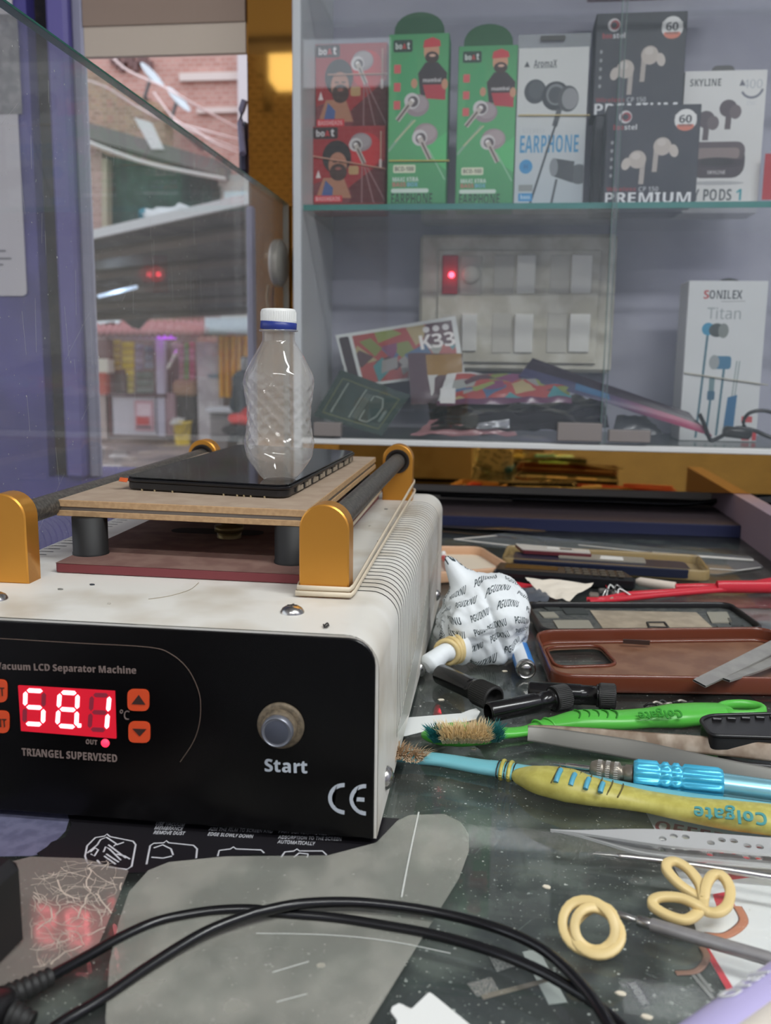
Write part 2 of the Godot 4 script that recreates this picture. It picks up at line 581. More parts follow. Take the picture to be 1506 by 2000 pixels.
func art_black() -> Image:
	var im := sheet(370, 400, rgb(54, 57, 66))
	ell(im, 72, 46, 26, 26, rgb(200, 196, 198))
	ell(im, 76, 46, 19, 19, rgb(150, 62, 70))
	ell(im, 72, 46, 12, 12, rgb(54, 57, 66))
	words(im, "boo", 26, 76, 40, 22, rgb(168, 62, 70))
	words(im, "stel", 70, 76, 50, 22, rgb(206, 206, 208))
	ell(im, 312, 62, 44, 44, rgb(222, 222, 220))
	ell(im, 312, 86, 34, 20, rgb(204, 120, 100))
	rc(im, 270, 40, 84, 40, rgb(222, 222, 220))
	words(im, "60", 286, 42, 50, 32, rgb(52, 54, 60))
	words(im, "HOURS", 288, 78, 48, 10, rgb(90, 80, 80))
	var bud := rgb(184, 174, 166)
	seg(im, Vector2(152, 206), Vector2(148, 322), 20, bud.darkened(0.06))
	ell(im, 128, 220, 36, 37, bud)
	ell(im, 84, 238, 18, 26, bud.lightened(0.1), 0.3)
	ell(im, 122, 206, 18, 14, bud.lightened(0.2))
	seg(im, Vector2(204, 150), Vector2(199, 272), 20, bud.darkened(0.06))
	ell(im, 226, 168, 36, 37, bud)
	ell(im, 272, 186, 18, 27, bud.lightened(0.1), -0.3)
	ell(im, 222, 152, 18, 14, bud.lightened(0.2))
	for k in 5: ell(im, 24, 150 + k * 34, 6, 8, rgb(150, 152, 156))
	words(im, "Wireless", 10, 332, 120, 18, rgb(150, 50, 60))
	words(im, "CP 150", 140, 332, 80, 20, rgb(170, 172, 176))
	words(im, "PREMIUM", 6, 356, 346, 44, rgb(226, 228, 230))
	return im
func art_sky() -> Image:
	var im := sheet(330, 520, rgb(216, 216, 214))
	words(im, "SKYLINE", 22, 30, 126, 28, rgb(70, 76, 78))
	words(im, "400", 236, 36, 78, 34, rgb(176, 180, 186), false)
	words(im, "ENC", 258, 118, 40, 18, rgb(196, 198, 202), false)
	for k in 22:
		var an := 0.35 + k * 0.105
		ell(im, 274 + cos(an) * 44, 62 + sin(an) * 44, 5, 5, rgb(116, 118, 130))
	poly(im, PackedVector2Array([Vector2(222, 60), Vector2(232, 34), Vector2(246, 58)]), rgb(96, 98, 110))
	for b in [[96, 188], [184, 146]]:
		seg(im, Vector2(b[0] + 4, b[1]), Vector2(b[0] + 2, b[1] + 82), 24, rgb(92, 82, 86))
		ell(im, b[0], b[1], 36, 34, rgb(84, 74, 80))
		ell(im, b[0] + 30, b[1] + 14, 24, 28, rgb(104, 92, 96))
	ell(im, 150, 440, 120, 8, rgb(176, 176, 178))
	rc(im, 40, 290, 226, 130, rgb(70, 60, 66), 50)
	rc(im, 42, 276, 222, 76, rgb(94, 82, 86), 34)
	rc(im, 66, 300, 176, 44, rgb(140, 124, 122), 16)
	ell(im, 152, 360, 112, 22, rgb(60, 50, 56))
	ell(im, 152, 356, 70, 16, rgb(44, 38, 42))
	words(im, "SKYLINE", 116, 390, 74, 14, rgb(206, 200, 200))
	words(im, "SKY PODS", 8, 464, 214, 46, rgb(76, 82, 86))
	words(im, "1", 240, 464, 22, 46, rgb(44, 148, 160))
	return im
func art_titan() -> Image:
	var im := sheet(330, 610, rgb(208, 210, 210))
	words(im, "S", 64, 34, 22, 32, rgb(178, 60, 60))
	words(im, "ONILEX", 88, 34, 138, 32, rgb(66, 70, 74))
	seg(im, Vector2(140, 76), Vector2(240, 74), 3, rgb(160, 160, 160))
	words(im, "Titan", 84, 98, 142, 44, rgb(150, 156, 158), false)
	for l in [[92, 200, 70, 600], [172, 320, 158, 590], [124, 430, 114, 590], [200, 470, 196, 590]]:
		seg(im, Vector2(l[0], l[1]), Vector2(l[2], l[3]), 10, rgb(70, 110, 124))
	ell(im, 92, 180, 26, 24, rgb(64, 142, 176))
	ell(im, 130, 184, 34, 26, rgb(70, 78, 76))
	ell(im, 158, 186, 22, 28, rgb(124, 130, 126))
	rc(im, 124, 282, 76, 50, rgb(60, 116, 148), 12)
	ell(im, 128, 306, 22, 28, rgb(150, 156, 156))
	rc(im, 112, 366, 24, 50, rgb(112, 138, 142), 4)
	rc(im, 108, 416, 32, 36, rgb(58, 98, 122), 6)
	for k in 2: seg(im, Vector2(224 + k * 12, 300), Vector2(214 + k * 12, 440), 6, rgb(150, 162, 162))
	poly(im, PackedVector2Array([Vector2(196, 440), Vector2(236, 430), Vector2(230, 560), Vector2(186, 560)]), rgb(52, 108, 148))
	rc(im, 262, 512, 46, 24, rgb(196, 76, 78), 3)
	rc(im, 268, 584, 34, 22, rgb(196, 84, 84), 3)
	rc(im, 312, 566, 18, 40, rgb(206, 64, 70), 2)
	return im
func art_collage(seed_: int) -> Image:
	var im := sheet(320, 190, rgb(186, 62, 60))
	var cs := [rgb(190, 66, 58), rgb(128, 146, 60), rgb(174, 180, 172), rgb(196, 176, 118), rgb(130, 52, 104), rgb(160, 160, 158), rgb(70, 40, 52), rgb(146, 164, 72), rgb(58, 100, 150), rgb(60, 150, 158)]
	var r := RandomNumberGenerator.new()
	r.seed = seed_
	for k in 22:
		var c := Vector2(r.randf() * 320.0, r.randf() * 190.0)
		var p := PackedVector2Array()
		for q in 4: p.append(c + Vector2(r.randf_range(22, 62), 0).rotated(TAU * q / 4.0 + r.randf_range(-0.4, 0.9)))
		poly(im, p, cs[(k + seed_) % cs.size()])
	for y in 190:
		for x in 320: im.set_pixel(x, y, im.get_pixel(x, y).lerp(rgb(112, 106, 106), 0.36))
	return im
func art_pouch() -> Image:
	var im := sheet(640, 480, rgb(226, 230, 232))
	for r in 8:
		for c in 5:
			words(im, "PGUIXNU", c * 160.0 - 30.0 + (r % 2) * 80.0, r * 60.0 + 14.0, 112, 25, rgb(40, 54, 58))
	return im

func _ready() -> void:
	rng.seed = 11
	setup()
	materials()
	room()
	street()
	cabinet()
	stock()
	machine()
	on_machine()
	bench_near()
	bench_tools()
	bench_mid()
	bench_far()

# ---------- camera, sky, light ----------
func setup() -> void:
	var cam := Camera3D.new()
	cam.name = "camera"
	add_child(cam)
	cam.transform = Transform3D(view, EYE)
	cam.near = 0.01
	cam.far = 200.0
	var att := CameraAttributesPhysical.new()
	att.frustum_focal_length = 21.437
	att.exposure_aperture = 10.5
	att.frustum_focus_distance = 0.42
	cam.attributes = att
	cam.current = true
	cam.fov = rad_to_deg(2.0 * atan(1000.0 / FOCAL))
	var we := WorldEnvironment.new()
	we.name = "world_environment"
	var e := Environment.new()
	e.background_mode = Environment.BG_SKY
	var sky := Sky.new()
	var sm := ProceduralSkyMaterial.new()
	sm.sky_top_color = rgb(214, 224, 236)
	sm.sky_horizon_color = rgb(234, 236, 238)
	sm.ground_bottom_color = rgb(120, 118, 116)
	sm.ground_horizon_color = rgb(190, 188, 184)
	sm.sky_energy_multiplier = 1.45
	sky.sky_material = sm
	e.sky = sky
	e.tonemap_mode = Environment.TONE_MAPPER_LINEAR
	e.tonemap_exposure = 1.0
	e.sdfgi_enabled = true
	e.ssao_enabled = true
	e.ssil_enabled = true
	we.environment = e
	add_child(we)
	# the shop's ceiling lamp
	var s := S()
	bx(s, 0.32, 1.52, 1.36, 1.395, 0.02, 0.18, 0.006)
	var lamp := thing("ceiling_lamp", "long white ceiling lamp over the repair bench", "lamp", Vector3(0.92, 1.395, 0.1))
	obj("housing", s, mat(rgb(230, 230, 230), 0.5), lamp)
	s = S()
	bx(s, 0.34, 1.5, 1.352, 1.36, 0.04, 0.16)
	obj("lamp_diffuser", s, glow(rgb(255, 252, 246), 3.0), lamp)
	var lamp2 := dup(lamp, Vector3(0.3, 1.395, 0.8), "long white ceiling lamp farther back in the shop")
	lamp2.name = "ceiling_lamp_001"
	for q in [[0.92, 0.1, 2.2], [0.3, 0.8, 1.6]]:
		var al := AreaLight3D.new()
		al.name = numbered("ceiling_light")
		al.area_size = Vector2(1.16, 0.12)
		al.light_color = rgb(246, 250, 250)
		al.light_energy = q[2]
		al.area_range = 8.0
		al.shadow_enabled = true
		al.transform = Transform3D(Basis(Vector3.RIGHT, -PI / 2.0), Vector3(q[0], 1.35, q[1]))
		add_child(al)

func materials() -> void:
	M.white_paint = grainy(rgb(222, 219, 211), rgb(198, 190, 176), 0.02, 0.3, 0.42, 0.0, 5, [0.45, 0.9])
	M.black_panel = mat(rgb(8, 7, 8), 0.25)
	M.black_panel.metallic_specular = 0.35
	M.black_plastic = mat(rgb(26, 25, 26), 0.35)
	M.black_matte = mat(rgb(30, 29, 28), 0.6)
	M.rubber = mat(rgb(18, 18, 20), 0.24)
	M.gold = mat(rgb(210, 147, 60), 0.36, 0.7)
	M.gold_mirror = mat(rgb(214, 160, 78), 0.035, 1.0)
	M.steel = mat(rgb(190, 188, 184), 0.25, 1.0)
	M.dull_steel = grainy(rgb(168, 166, 160), rgb(154, 151, 146), 0.02, 0.08, 0.42, 0.45, 4)
	M.bright_steel = mat(rgb(200, 200, 198), 0.3, 0.4)
	M.brown_plate = grainy(rgb(172, 152, 132), rgb(163, 142, 122), 0.03, 0.12, 0.7, 0.0, 6)
	M.plate_edge = grainy(rgb(186, 152, 112), rgb(172, 138, 100), 0.05, 0.05, 0.7, 0.0, 7)
	M.red_plate = mat(rgb(116, 50, 54), 0.55)
	M.lavender = grainy(rgb(174, 174, 188), rgb(162, 162, 178), 0.01, 0.5, 0.6)
	M.purple = grainy(rgb(82, 75, 148), rgb(70, 64, 128), 0.01, 0.6, 0.5)
	M.purple_light = mat(rgb(104, 97, 160), 0.45)
	M.alu = mat(rgb(196, 200, 202), 0.45, 0.2)
	M.grey_wall = grainy(rgb(196, 196, 196), rgb(176, 174, 176), 0.01, 0.8, 0.7)
	M.glass = pane(rgb(200, 225, 215), 0.04)
	M.dusty_glass = pane(rgb(150, 150, 148), 0.17, 0.02)
	M.dusty_glass.metallic_specular = 0.33
	M.glass_edge = mat(rgb(40, 92, 78), 0.2)
	M.white_card = mat(rgb(214, 214, 212), 0.6)
	M.white_plastic = mat(rgb(226, 226, 222), 0.35)
	M.cream = grainy(rgb(206, 203, 190), rgb(184, 179, 162), 0.015, 0.2, 0.5)
	M.tan_band = mat(rgb(226, 201, 142), 0.42)
	M.tan_band.backlight_enabled = true
	M.tan_band.backlight = Color(0.5, 0.42, 0.24)
	M.clear_band = mat(rgb(214, 200, 176), 0.4)
	M.red_wire = mat(rgb(196, 36, 52), 0.35)
	M.print_grey = mat(rgb(176, 182, 190), 0.5)
	M.print_dim = mat(rgb(120, 104, 98), 0.5)
	M.print_white = mat(rgb(214, 214, 214), 0.5)

# ---------- the shop ----------
func room() -> void:
	var s := S()
	bx(s, -1.4, 1.7, -1.04, -0.85, -1.18, 1.7)
	struct("floor", s, grainy(rgb(150, 146, 140), rgb(126, 122, 118), 0.01, 0.6, 0.5), "grey shop floor below the bench", "floor")
	s = S()
	bx(s, -1.4, 1.7, 1.4, 1.52, -1.25, 1.7)
	struct("ceiling", s, mat(rgb(214, 210, 204), 0.8), "plain pale ceiling over the bench", "ceiling")
	s = S()
	bx(s, 1.6, 1.72, -0.85, 1.4, -1.25, 1.7)
	struct("wall_right", s, M.lavender, "plain lavender side wall of the shop", "wall")
	s = S()
	bx(s, -1.42, -1.3, -0.85, 1.4, -1.2, -0.72)
	bx(s, -1.42, -1.3, 1.02, 1.4, -0.72, 1.7)
	bx(s, -1.42, -1.3, -0.85, 1.02, 1.25, 1.7)
	struct("wall_left", s, M.lavender, "lavender wall round the wide shop entrance", "wall")
	s = S()
	bx(s, -0.45, 1.7, -0.85, 1.4, 1.6, 1.72)
	bx(s, -1.3, -0.45, 1.375, 1.4, 1.6, 1.72)
	struct("wall_rear", s, M.lavender, "lavender wall behind the bench with a doorway", "wall")
	# the wall towards the street, with its shutter frame
	var z := -1.06
	s = S()
	bx(s, -1.4, -0.552, -0.85, 1.4, z, z - 0.12)
	bx(s, -0.552, -0.487, -0.85, 0.025, z, z - 0.12)
	bx(s, -0.552, -0.503, 0.025, 1.4, z - 0.03, z - 0.04)
	bx(s, -0.487, -0.24, -0.85, 0.02, z, z - 0.12)
	struct("wall_street", s, M.purple, "purple street wall with a sheet pasted on it", "wall")
	s = S()
	bx(s, -0.552, -0.5263, 0.025, 1.4, z - 0.02, z - 0.03)
	struct("trim_1", s, grainy(rgb(60, 52, 50), rgb(34, 32, 36), 0.02, 0.15, 0.6), "dark worn shutter channel in the purple wall", "channel")
	s = S()
	bx(s, -0.5263, -0.501, 0.025, 1.4, z + 0.008, z - 0.03, 0.004)
	struct("trim_2", s, M.purple_light, "bright purple upright beside the dark channel", "upright")
	s = S()
	bx(s, -0.501, -0.486, 0.025, 1.4, z - 0.002, z - 0.012, 0.003)
	struct("trim_3", s, mat(rgb(150, 150, 170), 0.4, 0.2), "greyish metal edge of the street opening", "upright")
	s = S()
	bx(s, -0.486, -0.297, 0.51, 0.542, z - 0.004, z - 0.012)
	struct("trim_4", s, mat(rgb(196, 182, 166), 0.7), "beige lower band of the lintel over the opening", "lintel")
	s = S()
	bx(s, -0.486, -0.297, 0.542, 1.4, z - 0.002, z - 0.03)
	struct("trim_5", s, mat(rgb(150, 130, 116), 0.7), "brownish upper band of the lintel over the opening", "lintel")
	s = S()
	bx(s, -0.298, -0.2875, 0.02, 0.345, z + 0.002, z - 0.05, 0.003)
	struct("trim_6", s, mat(rgb(132, 128, 160), 0.45), "short lavender upright beside the gold pillar", "upright")
	s = S()
	bx(s, -0.24, 1.7, -0.85, 1.4, -1.175, -1.25)
	struct("wall_back", s, M.grey_wall, "pale grey wall behind the cabinet", "wall")
	# gold mirror pillar
	s = S()
	bx(s, -0.2955, -0.2385, 0.02, 1.4, z - 0.002, -1.17, 0.0015)
	tag(obj("pillar", s, M.gold_mirror), "gold mirror clad pillar left of the cabinet", "pillar", "", "structure")
	s = S()
	var a := pz(464, 236, -1.075)
	var b := pz(486, 338, -1.075)
	fbox(s, a, b, 0.03, 0.004)
	var br := thing("bracket", "dark navy bracket hung on the left of the gold pillar", "bracket", Vector3((a.x + b.x) / 2.0, b.y, -1.09))
	obj("plate", s, mat(rgb(44, 42, 66), 0.5), br)
	s = S()
	sweep(s, PackedVector3Array([pz(478, 196, -1.075), pz(472, 215, -1.075), pz(470, 240, -1.08), pz(474, 300, -1.06)]), 0.004, 8)
	obj("strap", s, mat(rgb(120, 116, 140), 0.5), br)
	# notice
	s = S()
	var n0 := pz(-60, -30, z + 0.002)
	var n1 := pz(53, 578, z + 0.002)
	extr(s, rounded(n1.x - n0.x, n0.y - n1.y, 0.006), -0.0006, 0.0006, Transform3D(Basis(Vector3.RIGHT, PI / 2.0), (n0 + n1) / 2.0))
	var nt := thing("notice", "white notice with a grey photo pasted on the purple wall", "notice", Vector3(n1.x, n1.y, z + 0.002))
	obj("paper", s, mat(rgb(204, 200, 204), 0.6), nt)
	s = S()
	fbox(s, pz(-60, 30, z + 0.0034), pz(43, 222, z + 0.0034), 0.0006)
	obj("photo", s, grainy(rgb(120, 120, 124), rgb(150, 148, 150), 0.02, 0.1, 0.5), nt)
	s = S()
	for l in [[-40, 488, 11], [-40, 503, 22], [-40, 515, 6]]:
		fbox(s, pz(l[0], l[1], z + 0.0032), pz(l[2], l[1] + 4, z + 0.0032), 0.0004)
	obj("text_line", s, mat(rgb(128, 128, 132), 0.6), nt)
	# bench
	s = S()
	bx(s, -0.26, 0.95, -0.04, -0.0065, -1.172, 0.14)
	var im := sheet(1024, 1024, rgb(58, 66, 63))
	var fn := FastNoiseLite.new()
	fn.seed = 21
	fn.frequency = 0.006
	fn.fractal_octaves = 5
	var g1 := fn.get_seamless_image(1024, 1024)
	for y in 1024:
		for x in 1024:
			var v := g1.get_pixel(x, y).r
			im.set_pixel(x, y, rgb(24, 33, 31).lerp(rgb(84, 92, 85), smoothstep(0.25, 0.82, v)))
	for k in 5200:
		var q := rng.randf()
		var sz := 1 if q < 0.6 else (2 if q < 0.95 else 4)
		im.fill_rect(Rect2i(rng.randi() % 1020, rng.randi() % 1020, sz, sz), rgb(128, 136, 130).lerp(rgb(196, 200, 192), rng.randf()))
	for k in 60:
		var c := Vector2(rng.randf() * 1024, rng.randf() * 1024)
		seg(im, c, c + Vector2(rng.randf_range(10, 60), 0).rotated(rng.randf() * TAU), 1.0, rgb(110, 120, 114))
	var tm := printed(im, 0.4)
	tm.uv1_triplanar = true
	tm.uv1_world_triplanar = true
	tm.uv1_scale = Vector3.ONE / 0.24
	var bench := thing("bench", "dark green speckled repair bench under its glass top", "bench", Vector3(0.3, -0.85, -0.5))
	obj("bench_top", s, tm, bench)
	s = S()
	bx(s, -0.255, -0.235, -0.85, -0.04, -1.05, 0.1)
	obj("bench_side", s, M.purple, bench)
	s = S()
	bx(s, 0.9, 0.92, -0.85, -0.04, -1.05, 0.1)
	obj("bench_side", s, M.purple, bench)
	s = S()
	bx(s, -0.26, 0.95, -0.005, 0.0, -1.172, 0.14, 0.0008)
	var gt := thing("glass_top", "clear dusty glass sheet covering the whole bench", "glass top", Vector3(0.3, -0.005, -0.5))
	var gtm := pane(rgb(190, 196, 190), 0.03)
	gtm.metallic_specular = 0.38
	obj("pane", s, gtm, gt)
	s = S()
	for k in 7500:
		var q := Vector3(rng.randf_range(-0.24, 0.24), 0.00012, -0.19 - pow(rng.randf(), 1.6) * 0.8)
		var r := rng.randf_range(0.00013, 0.0003) if k % 12 else rng.randf_range(0.0003, 0.0005)
		var an := rng.randf() * TAU
		var e1 := Vector3(cos(an), 0, sin(an)) * r
		var e2 := Vector3(-sin(an), 0, cos(an)) * r * rng.randf_range(0.4, 1.0)
		face(s, [q + e1, q + e2, q - e1, q - e2], q - Vector3(0, 1, 0))
	obj("dust", s, mat(rgb(196, 198, 188), 0.8), gt).set_meta("kind", "stuff")
	# upright glass between bench and street
	var gl := thing("glass_partition", "dusty upright glass sheet along the left of the bench", "glass", Vector3(-0.25, 0, -0.55))
	s = S()
	bx(s, -0.253, -0.247, 0.0, 0.3445, -1.054, -0.1)
	obj("pane", s, M.dusty_glass, gl)
	s = S()
	bx(s, -0.2532, -0.2468, 0.3445, 0.3457, -1.054, -0.1)
	obj("glass_rim", s, M.glass_edge, gl, true, "green polished top rim")
	s = S()
	bx(s, -0.2532, -0.2468, 0.0, 0.3457, -1.0552, -1.054)
	obj("glass_rim", s, mat(rgb(150, 156, 150), 0.3), gl)
	s = S()
	for k in 1500:
		var q := Vector3(-0.2464, rng.randf_range(0.01, 0.335), -0.3 - rng.randf() * 0.74)
		var r := rng.randf_range(0.00015, 0.0004) if k % 10 else rng.randf_range(0.0004, 0.0007)
		face(s, [q + Vector3(0, r, 0), q + Vector3(0, 0, r * 0.8), q - Vector3(0, r * 1.3, 0), q - Vector3(0, 0, r)], q - Vector3(1, 0, 0))
	for k in 90:
		var q := Vector3(-0.2464, rng.randf_range(0.05, 0.32), -0.45 - rng.randf() * 0.58)
		var l := rng.randf_range(0.006, 0.03)
		var tilt := rng.randf_range(-0.12, 0.12) if k % 6 else 1.2
		face(s, [q, q + Vector3(0, 0, 0.0002), q + Vector3(0, -l, 0.0002 + l * tilt), q + Vector3(0, -l, l * tilt)], q - Vector3(1, 0, 0))
	obj("dust", s, mat(rgb(176, 176, 172), 0.8), gl).set_meta("kind", "stuff")
	var kc := px(546, 515, -0.25)
	s = S()
	lathe(s, [[0, 0.0085], [0.016, 0.0085], [0.022, 0.0065], [0.026, 0.0033], [0.026, 0.0033], [0.026, -0.0033], [0.026, -0.0033], [0.022, -0.0065], [0, -0.0065]], 28, Transform3D(Basis(Vector3.BACK, -PI / 2.0), Vector3(-0.25, kc.y, -1.02)))
	obj("finger_pull", s, mat(rgb(178, 174, 164), 0.35, 0.6), gl, true, "round metal finger pull")
	s = S()
	sweep(s, curve(PackedVector3Array([pz(524, 556, -1.05), pz(521, 580, -1.05), pz(523, 600, -1.05), pz(522, 616, -1.05)]), 4), 0.0016, 8)
	tag(obj("wire_end", s, mat(rgb(190, 160, 120), 0.5)), "short beige wire end hanging on the gold pillar", "wire")
	s = S()
	bx(s, -0.22, 0.244, 0.0, 0.0395, -1.084, -1.09)
	tag(obj("backboard", s, mat(rgb(206, 202, 194), 0.8)), "pale board closing the gap under the cabinet", "board", "", "structure")
	# low panel that carries the cabinet
	s = S()
	bx(s, 0.2445, 0.262, 0.0, 0.0395, -1.17, -0.74)
	tag(obj("cabinet_support", s, mat(rgb(142, 122, 132), 0.6)), "low pinkish panel under the right of the cabinet", "panel")

# ---------- the street beyond the opening ----------
func brick_mat(a: Color, b: Color, tile: float) -> StandardMaterial3D:
	var im := sheet(256, 256, rgb(196, 178, 168))
	for r in 16:
		for c in 9:
			rc(im, c * 32 - (16 if r % 2 else 0), r * 16, 30, 14, a.lerp(b, rng.randf()))
	var m := printed(im, 0.9)
	m.uv1_triplanar = true
	m.uv1_world_triplanar = true
	m.uv1_scale = Vector3.ONE / tile
	return m
func slab4(s: SurfaceTool, a: Vector3, b: Vector3, c: Vector3, d: Vector3, th: float) -> void:
	flat(s)
	var n := (b - a).cross(d - a).normalized() * th / 2.0
	var o := (a + b + c + d) / 4.0
	var uv := [Vector2(0, 1), Vector2(1, 1), Vector2(1, 0), Vector2(0, 0)]
	face(s, [a + n, b + n, c + n, d + n], o, uv)
	face(s, [a - n, b - n, c - n, d - n], o, uv)
	var p := [a, b, c, d]
	for i in 4:
		var j := (i + 1) % 4
		face(s, [p[i] + n, p[j] + n, p[j] - n, p[i] - n], o)
func street() -> void:
	var s := S()
	bx(s, -45, 35, -1.2, -1.05, -50, 40)
	struct("ground", s, grainy(rgb(176, 160, 152), rgb(132, 122, 120), 0.012, 3.0, 0.6), "muddy pale street ground outside the shop", "ground")
	var z := -17.0
	# brick building
	var bm := brick_mat(rgb(200, 154, 144), rgb(182, 132, 122), 1.3)
	var bd := thing("brick_building", "pink brick building across the street above the stalls", "building", Vector3(-6, -1.05, -20))
	s = S()
	bx(s, -16, 4, -1.05, 9, z, z - 5)
	obj("wall", s, bm, bd)
	s = S()
	fbox(s, pz(350, 143, z + 0.1), pz(466, 155, z + 0.1), 0.1)
	obj("ledge", s, mat(rgb(216, 200, 194), 0.8), bd)
	s = S()
	fbox(s, pz(384, 210, z + 0.1), pz(466, 219, z + 0.1), 0.1)
	obj("ledge", s, mat(rgb(216, 196, 190), 0.8), bd)
	s = S()
	fbox(s, pz(463, 90, z + 0.3), pz(488, 250, z + 0.3), 0.3)
	obj("corner_pier", s, mat(rgb(206, 196, 198), 0.8), bd)
	s = S()
	for k in 9:
		var a := pz(218 + k * 9, 108 + (k % 3) * 8, z + 0.1)
		bx(s, a.x - 0.04, a.x + 0.05, a.y - 0.12, a.y + 0.05, z + 0.1, z)
	obj("broken_edge", s, mat(rgb(120, 92, 90), 0.9), bd)
	# tan block in front of it
	s = S()
	var gy := pz(330, 330, -15.5)
	slab4(s, Vector3(pz(150, 330, -15.5).x, -1.05, -15.5), Vector3(gy.x, -1.05, -15.5), pz(330, 214, -15.5), pz(150, 130, -15.5), 0.4)
	tag(obj("annexe", s, brick_mat(rgb(184, 150, 122), rgb(160, 124, 104), 1.1)), "tan brick annexe in front of the pink building", "building")
	# flat roof edge and the parts under it
	var ter := thing("terrace", "grey concrete terrace edge above the green tarpaulin", "terrace", Vector3(-6, 1.5, -14.6))
	s = S()
	slab4(s, pz(150, 268, -14.6), pz(440, 350, -14.6), pz(440, 322, -14.6), pz(150, 238, -14.6), 0.7)
	obj("slab", s, mat(rgb(120, 116, 112), 0.9), ter)
	s = S()
	sweep(s, curve(PackedVector3Array([pz(150, 268, -14.2), pz(220, 296, -14.2), pz(300, 322, -14.2), pz(440, 350, -14.2)]), 5), 0.035, 6)
	obj("rim_pipe", s, mat(rgb(210, 206, 200), 0.6), ter)
	s = S()
	slab4(s, Vector3(pz(150, 470, -14.7).x, -1.05, -14.7), Vector3(pz(206, 455, -14.7).x, -1.05, -14.7), pz(206, 300, -14.7), pz(150, 280, -14.7), 0.3)
	obj("brick_column", s, brick_mat(rgb(190, 158, 148), rgb(166, 132, 124), 1.1), ter)
	s = S()
	slab4(s, pz(204, 452, -14.6), pz(214, 452, -14.6), pz(214, 312, -14.6), pz(204, 312, -14.6), 0.2)
	obj("post", s, mat(rgb(176, 166, 142), 0.8), ter)
	s = S()
	pillow(s, pz(212, 450, -14.8), pz(432, 410, -14.8), pz(432, 346, -14.8), pz(212, 306, -14.8), 0.03, 10, 0.25, 4)
	tag(obj("tarpaulin", s, grainy(rgb(58, 92, 82), rgb(42, 66, 62), 0.02, 2.0, 0.7)), "dark green tarpaulin hung below the terrace edge", "tarpaulin")
	s = S()
	slab4(s, Vector3(pz(430, 412, -14.9).x, -1.05, -14.9), Vector3(pz(492, 396, -14.9).x, -1.05, -14.9), pz(492, 340, -14.9), pz(430, 346, -14.9), 0.2)
	var ww := thing("white_room", "small whitish room with a bright window right of the tarpaulin", "building", pz(460, 400, -14.9))
	obj("wall", s, mat(rgb(196, 192, 184), 0.8), ww)
	s = S()
	fbox(s, pz(438, 374, -14.6), pz(482, 391, -14.6), 0.05)
	obj("window", s, mat(rgb(206, 226, 230), 0.3), ww)
	s = S()
	slab4(s, pz(297, 292, -14.22), pz(320, 292, -14.22), pz(296, 240, -14.22), pz(263, 230, -14.22), 0.06)
	tag(obj("banner", s, mat(rgb(226, 226, 224), 0.7)), "tilted white board on the terrace edge", "board")
	for d in [[298, 147, "upper white satellite dish on the brick building"], [349, 194, "lower white satellite dish on the brick building"]]:
		var t := thing("satellite_dish", d[1 + 1], "dish", pz(d[0], d[1], -15.2), "satellite dishes")
		s = S()
		var look: Vector3 = (EYE - t.position).normalized()
		var up: Vector3 = (look.cross(Vector3.UP) * -0.62 + Vector3.UP * 0.66 + look * 0.36).normalized()
		var f := axis(t.position, t.position + up)
		f.basis = f.basis * Basis(Vector3.UP, 0.0)
		lathe(s, [[0, -0.06], [0.14, -0.045], [0.25, 0.0], [0.25, 0.0], [0.24, 0.01], [0.14, -0.03], [0, -0.045]], 24, f)
		obj("reflector", s, mat(rgb(214, 224, 230), 0.5), t)
		s = S()
		sweep(s, PackedVector3Array([t.position - up * 0.05, t.position - up * 0.2 + Vector3(0, -0.2, 0), t.position - up * 0.2 + Vector3(0, -0.3, -1.6)]), 0.03, 6)
		obj("mount", s, mat(rgb(120, 120, 122), 0.6), t)
	var cables := [[[212, 104], [250, 138], [320, 170], [372, 200], [460, 250]], [[150, 150], [210, 172], [262, 205], [330, 240], [460, 290]], [[300, 180], [345, 236], [400, 255], [462, 272]], [[330, 235], [380, 255], [420, 280], [462, 298]]]
	for k in 4:
		var pp := PackedVector3Array()
		for q in cables[k]: pp.append(pz(q[0], q[1], -13.4 - k * 0.12))
		pp[pp.size() - 1] = pz(cables[k][-1][0] + 3, cables[k][-1][1], -16.65)
		s = S()
		sweep(s, curve(pp, 5), 0.018, 6)
		tag(obj("overhead_cable", s, mat(rgb(232, 208, 204), 0.6)), ["top overhead cable running past both dishes", "second overhead cable, starting lowest at the left", "third overhead cable, starting under the upper dish", "lowest overhead cable, at the right of the bundle"][k], "cable", "overhead cables")
	# tin roof of the market, seen from below
	var rf := thing("tin_roof", "dark market roof seen from below with a pale edge", "roof", Vector3(-4, -1.05, -9))
	var nl := pz(140, 470, -8.0)
	var nr := pz(505, 386, -5.9)
	var fr := pz(505, 606, -11.3)
	var fl := pz(140, 622, -11.3)
	var tin := grainy(rgb(96, 94, 88), rgb(70, 68, 64), 0.015, 2.0, 0.7)
	s = S()
	slab4(s, nl, nr, fr, fl, 0.05)
	obj("roof_sheet", s, tin, rf)
	for k in 5:
		var u := (k + 0.5) / 5.0
		s = S()
		var p := fl.lerp(nl, u)
		var q := fr.lerp(nr, u)
		sweep(s, PackedVector3Array([p - Vector3(0, 0.07, 0), q - Vector3(0, 0.07, 0)]), Vector2(0.03, 0.045), 4, Vector3.UP)
		obj("rafter", s, mat(rgb(92, 82, 72), 0.8), rf)
	s = S()
	slab4(s, nl + Vector3(0, -0.03, 0.01), nr + Vector3(0, -0.03, 0.01), nr + Vector3(0, 0.035, 0.01), nl + Vector3(0, 0.045, 0.01), 0.03)
	obj("edge_sheet", s, mat(rgb(196, 196, 194), 0.6), rf)
	s = S()
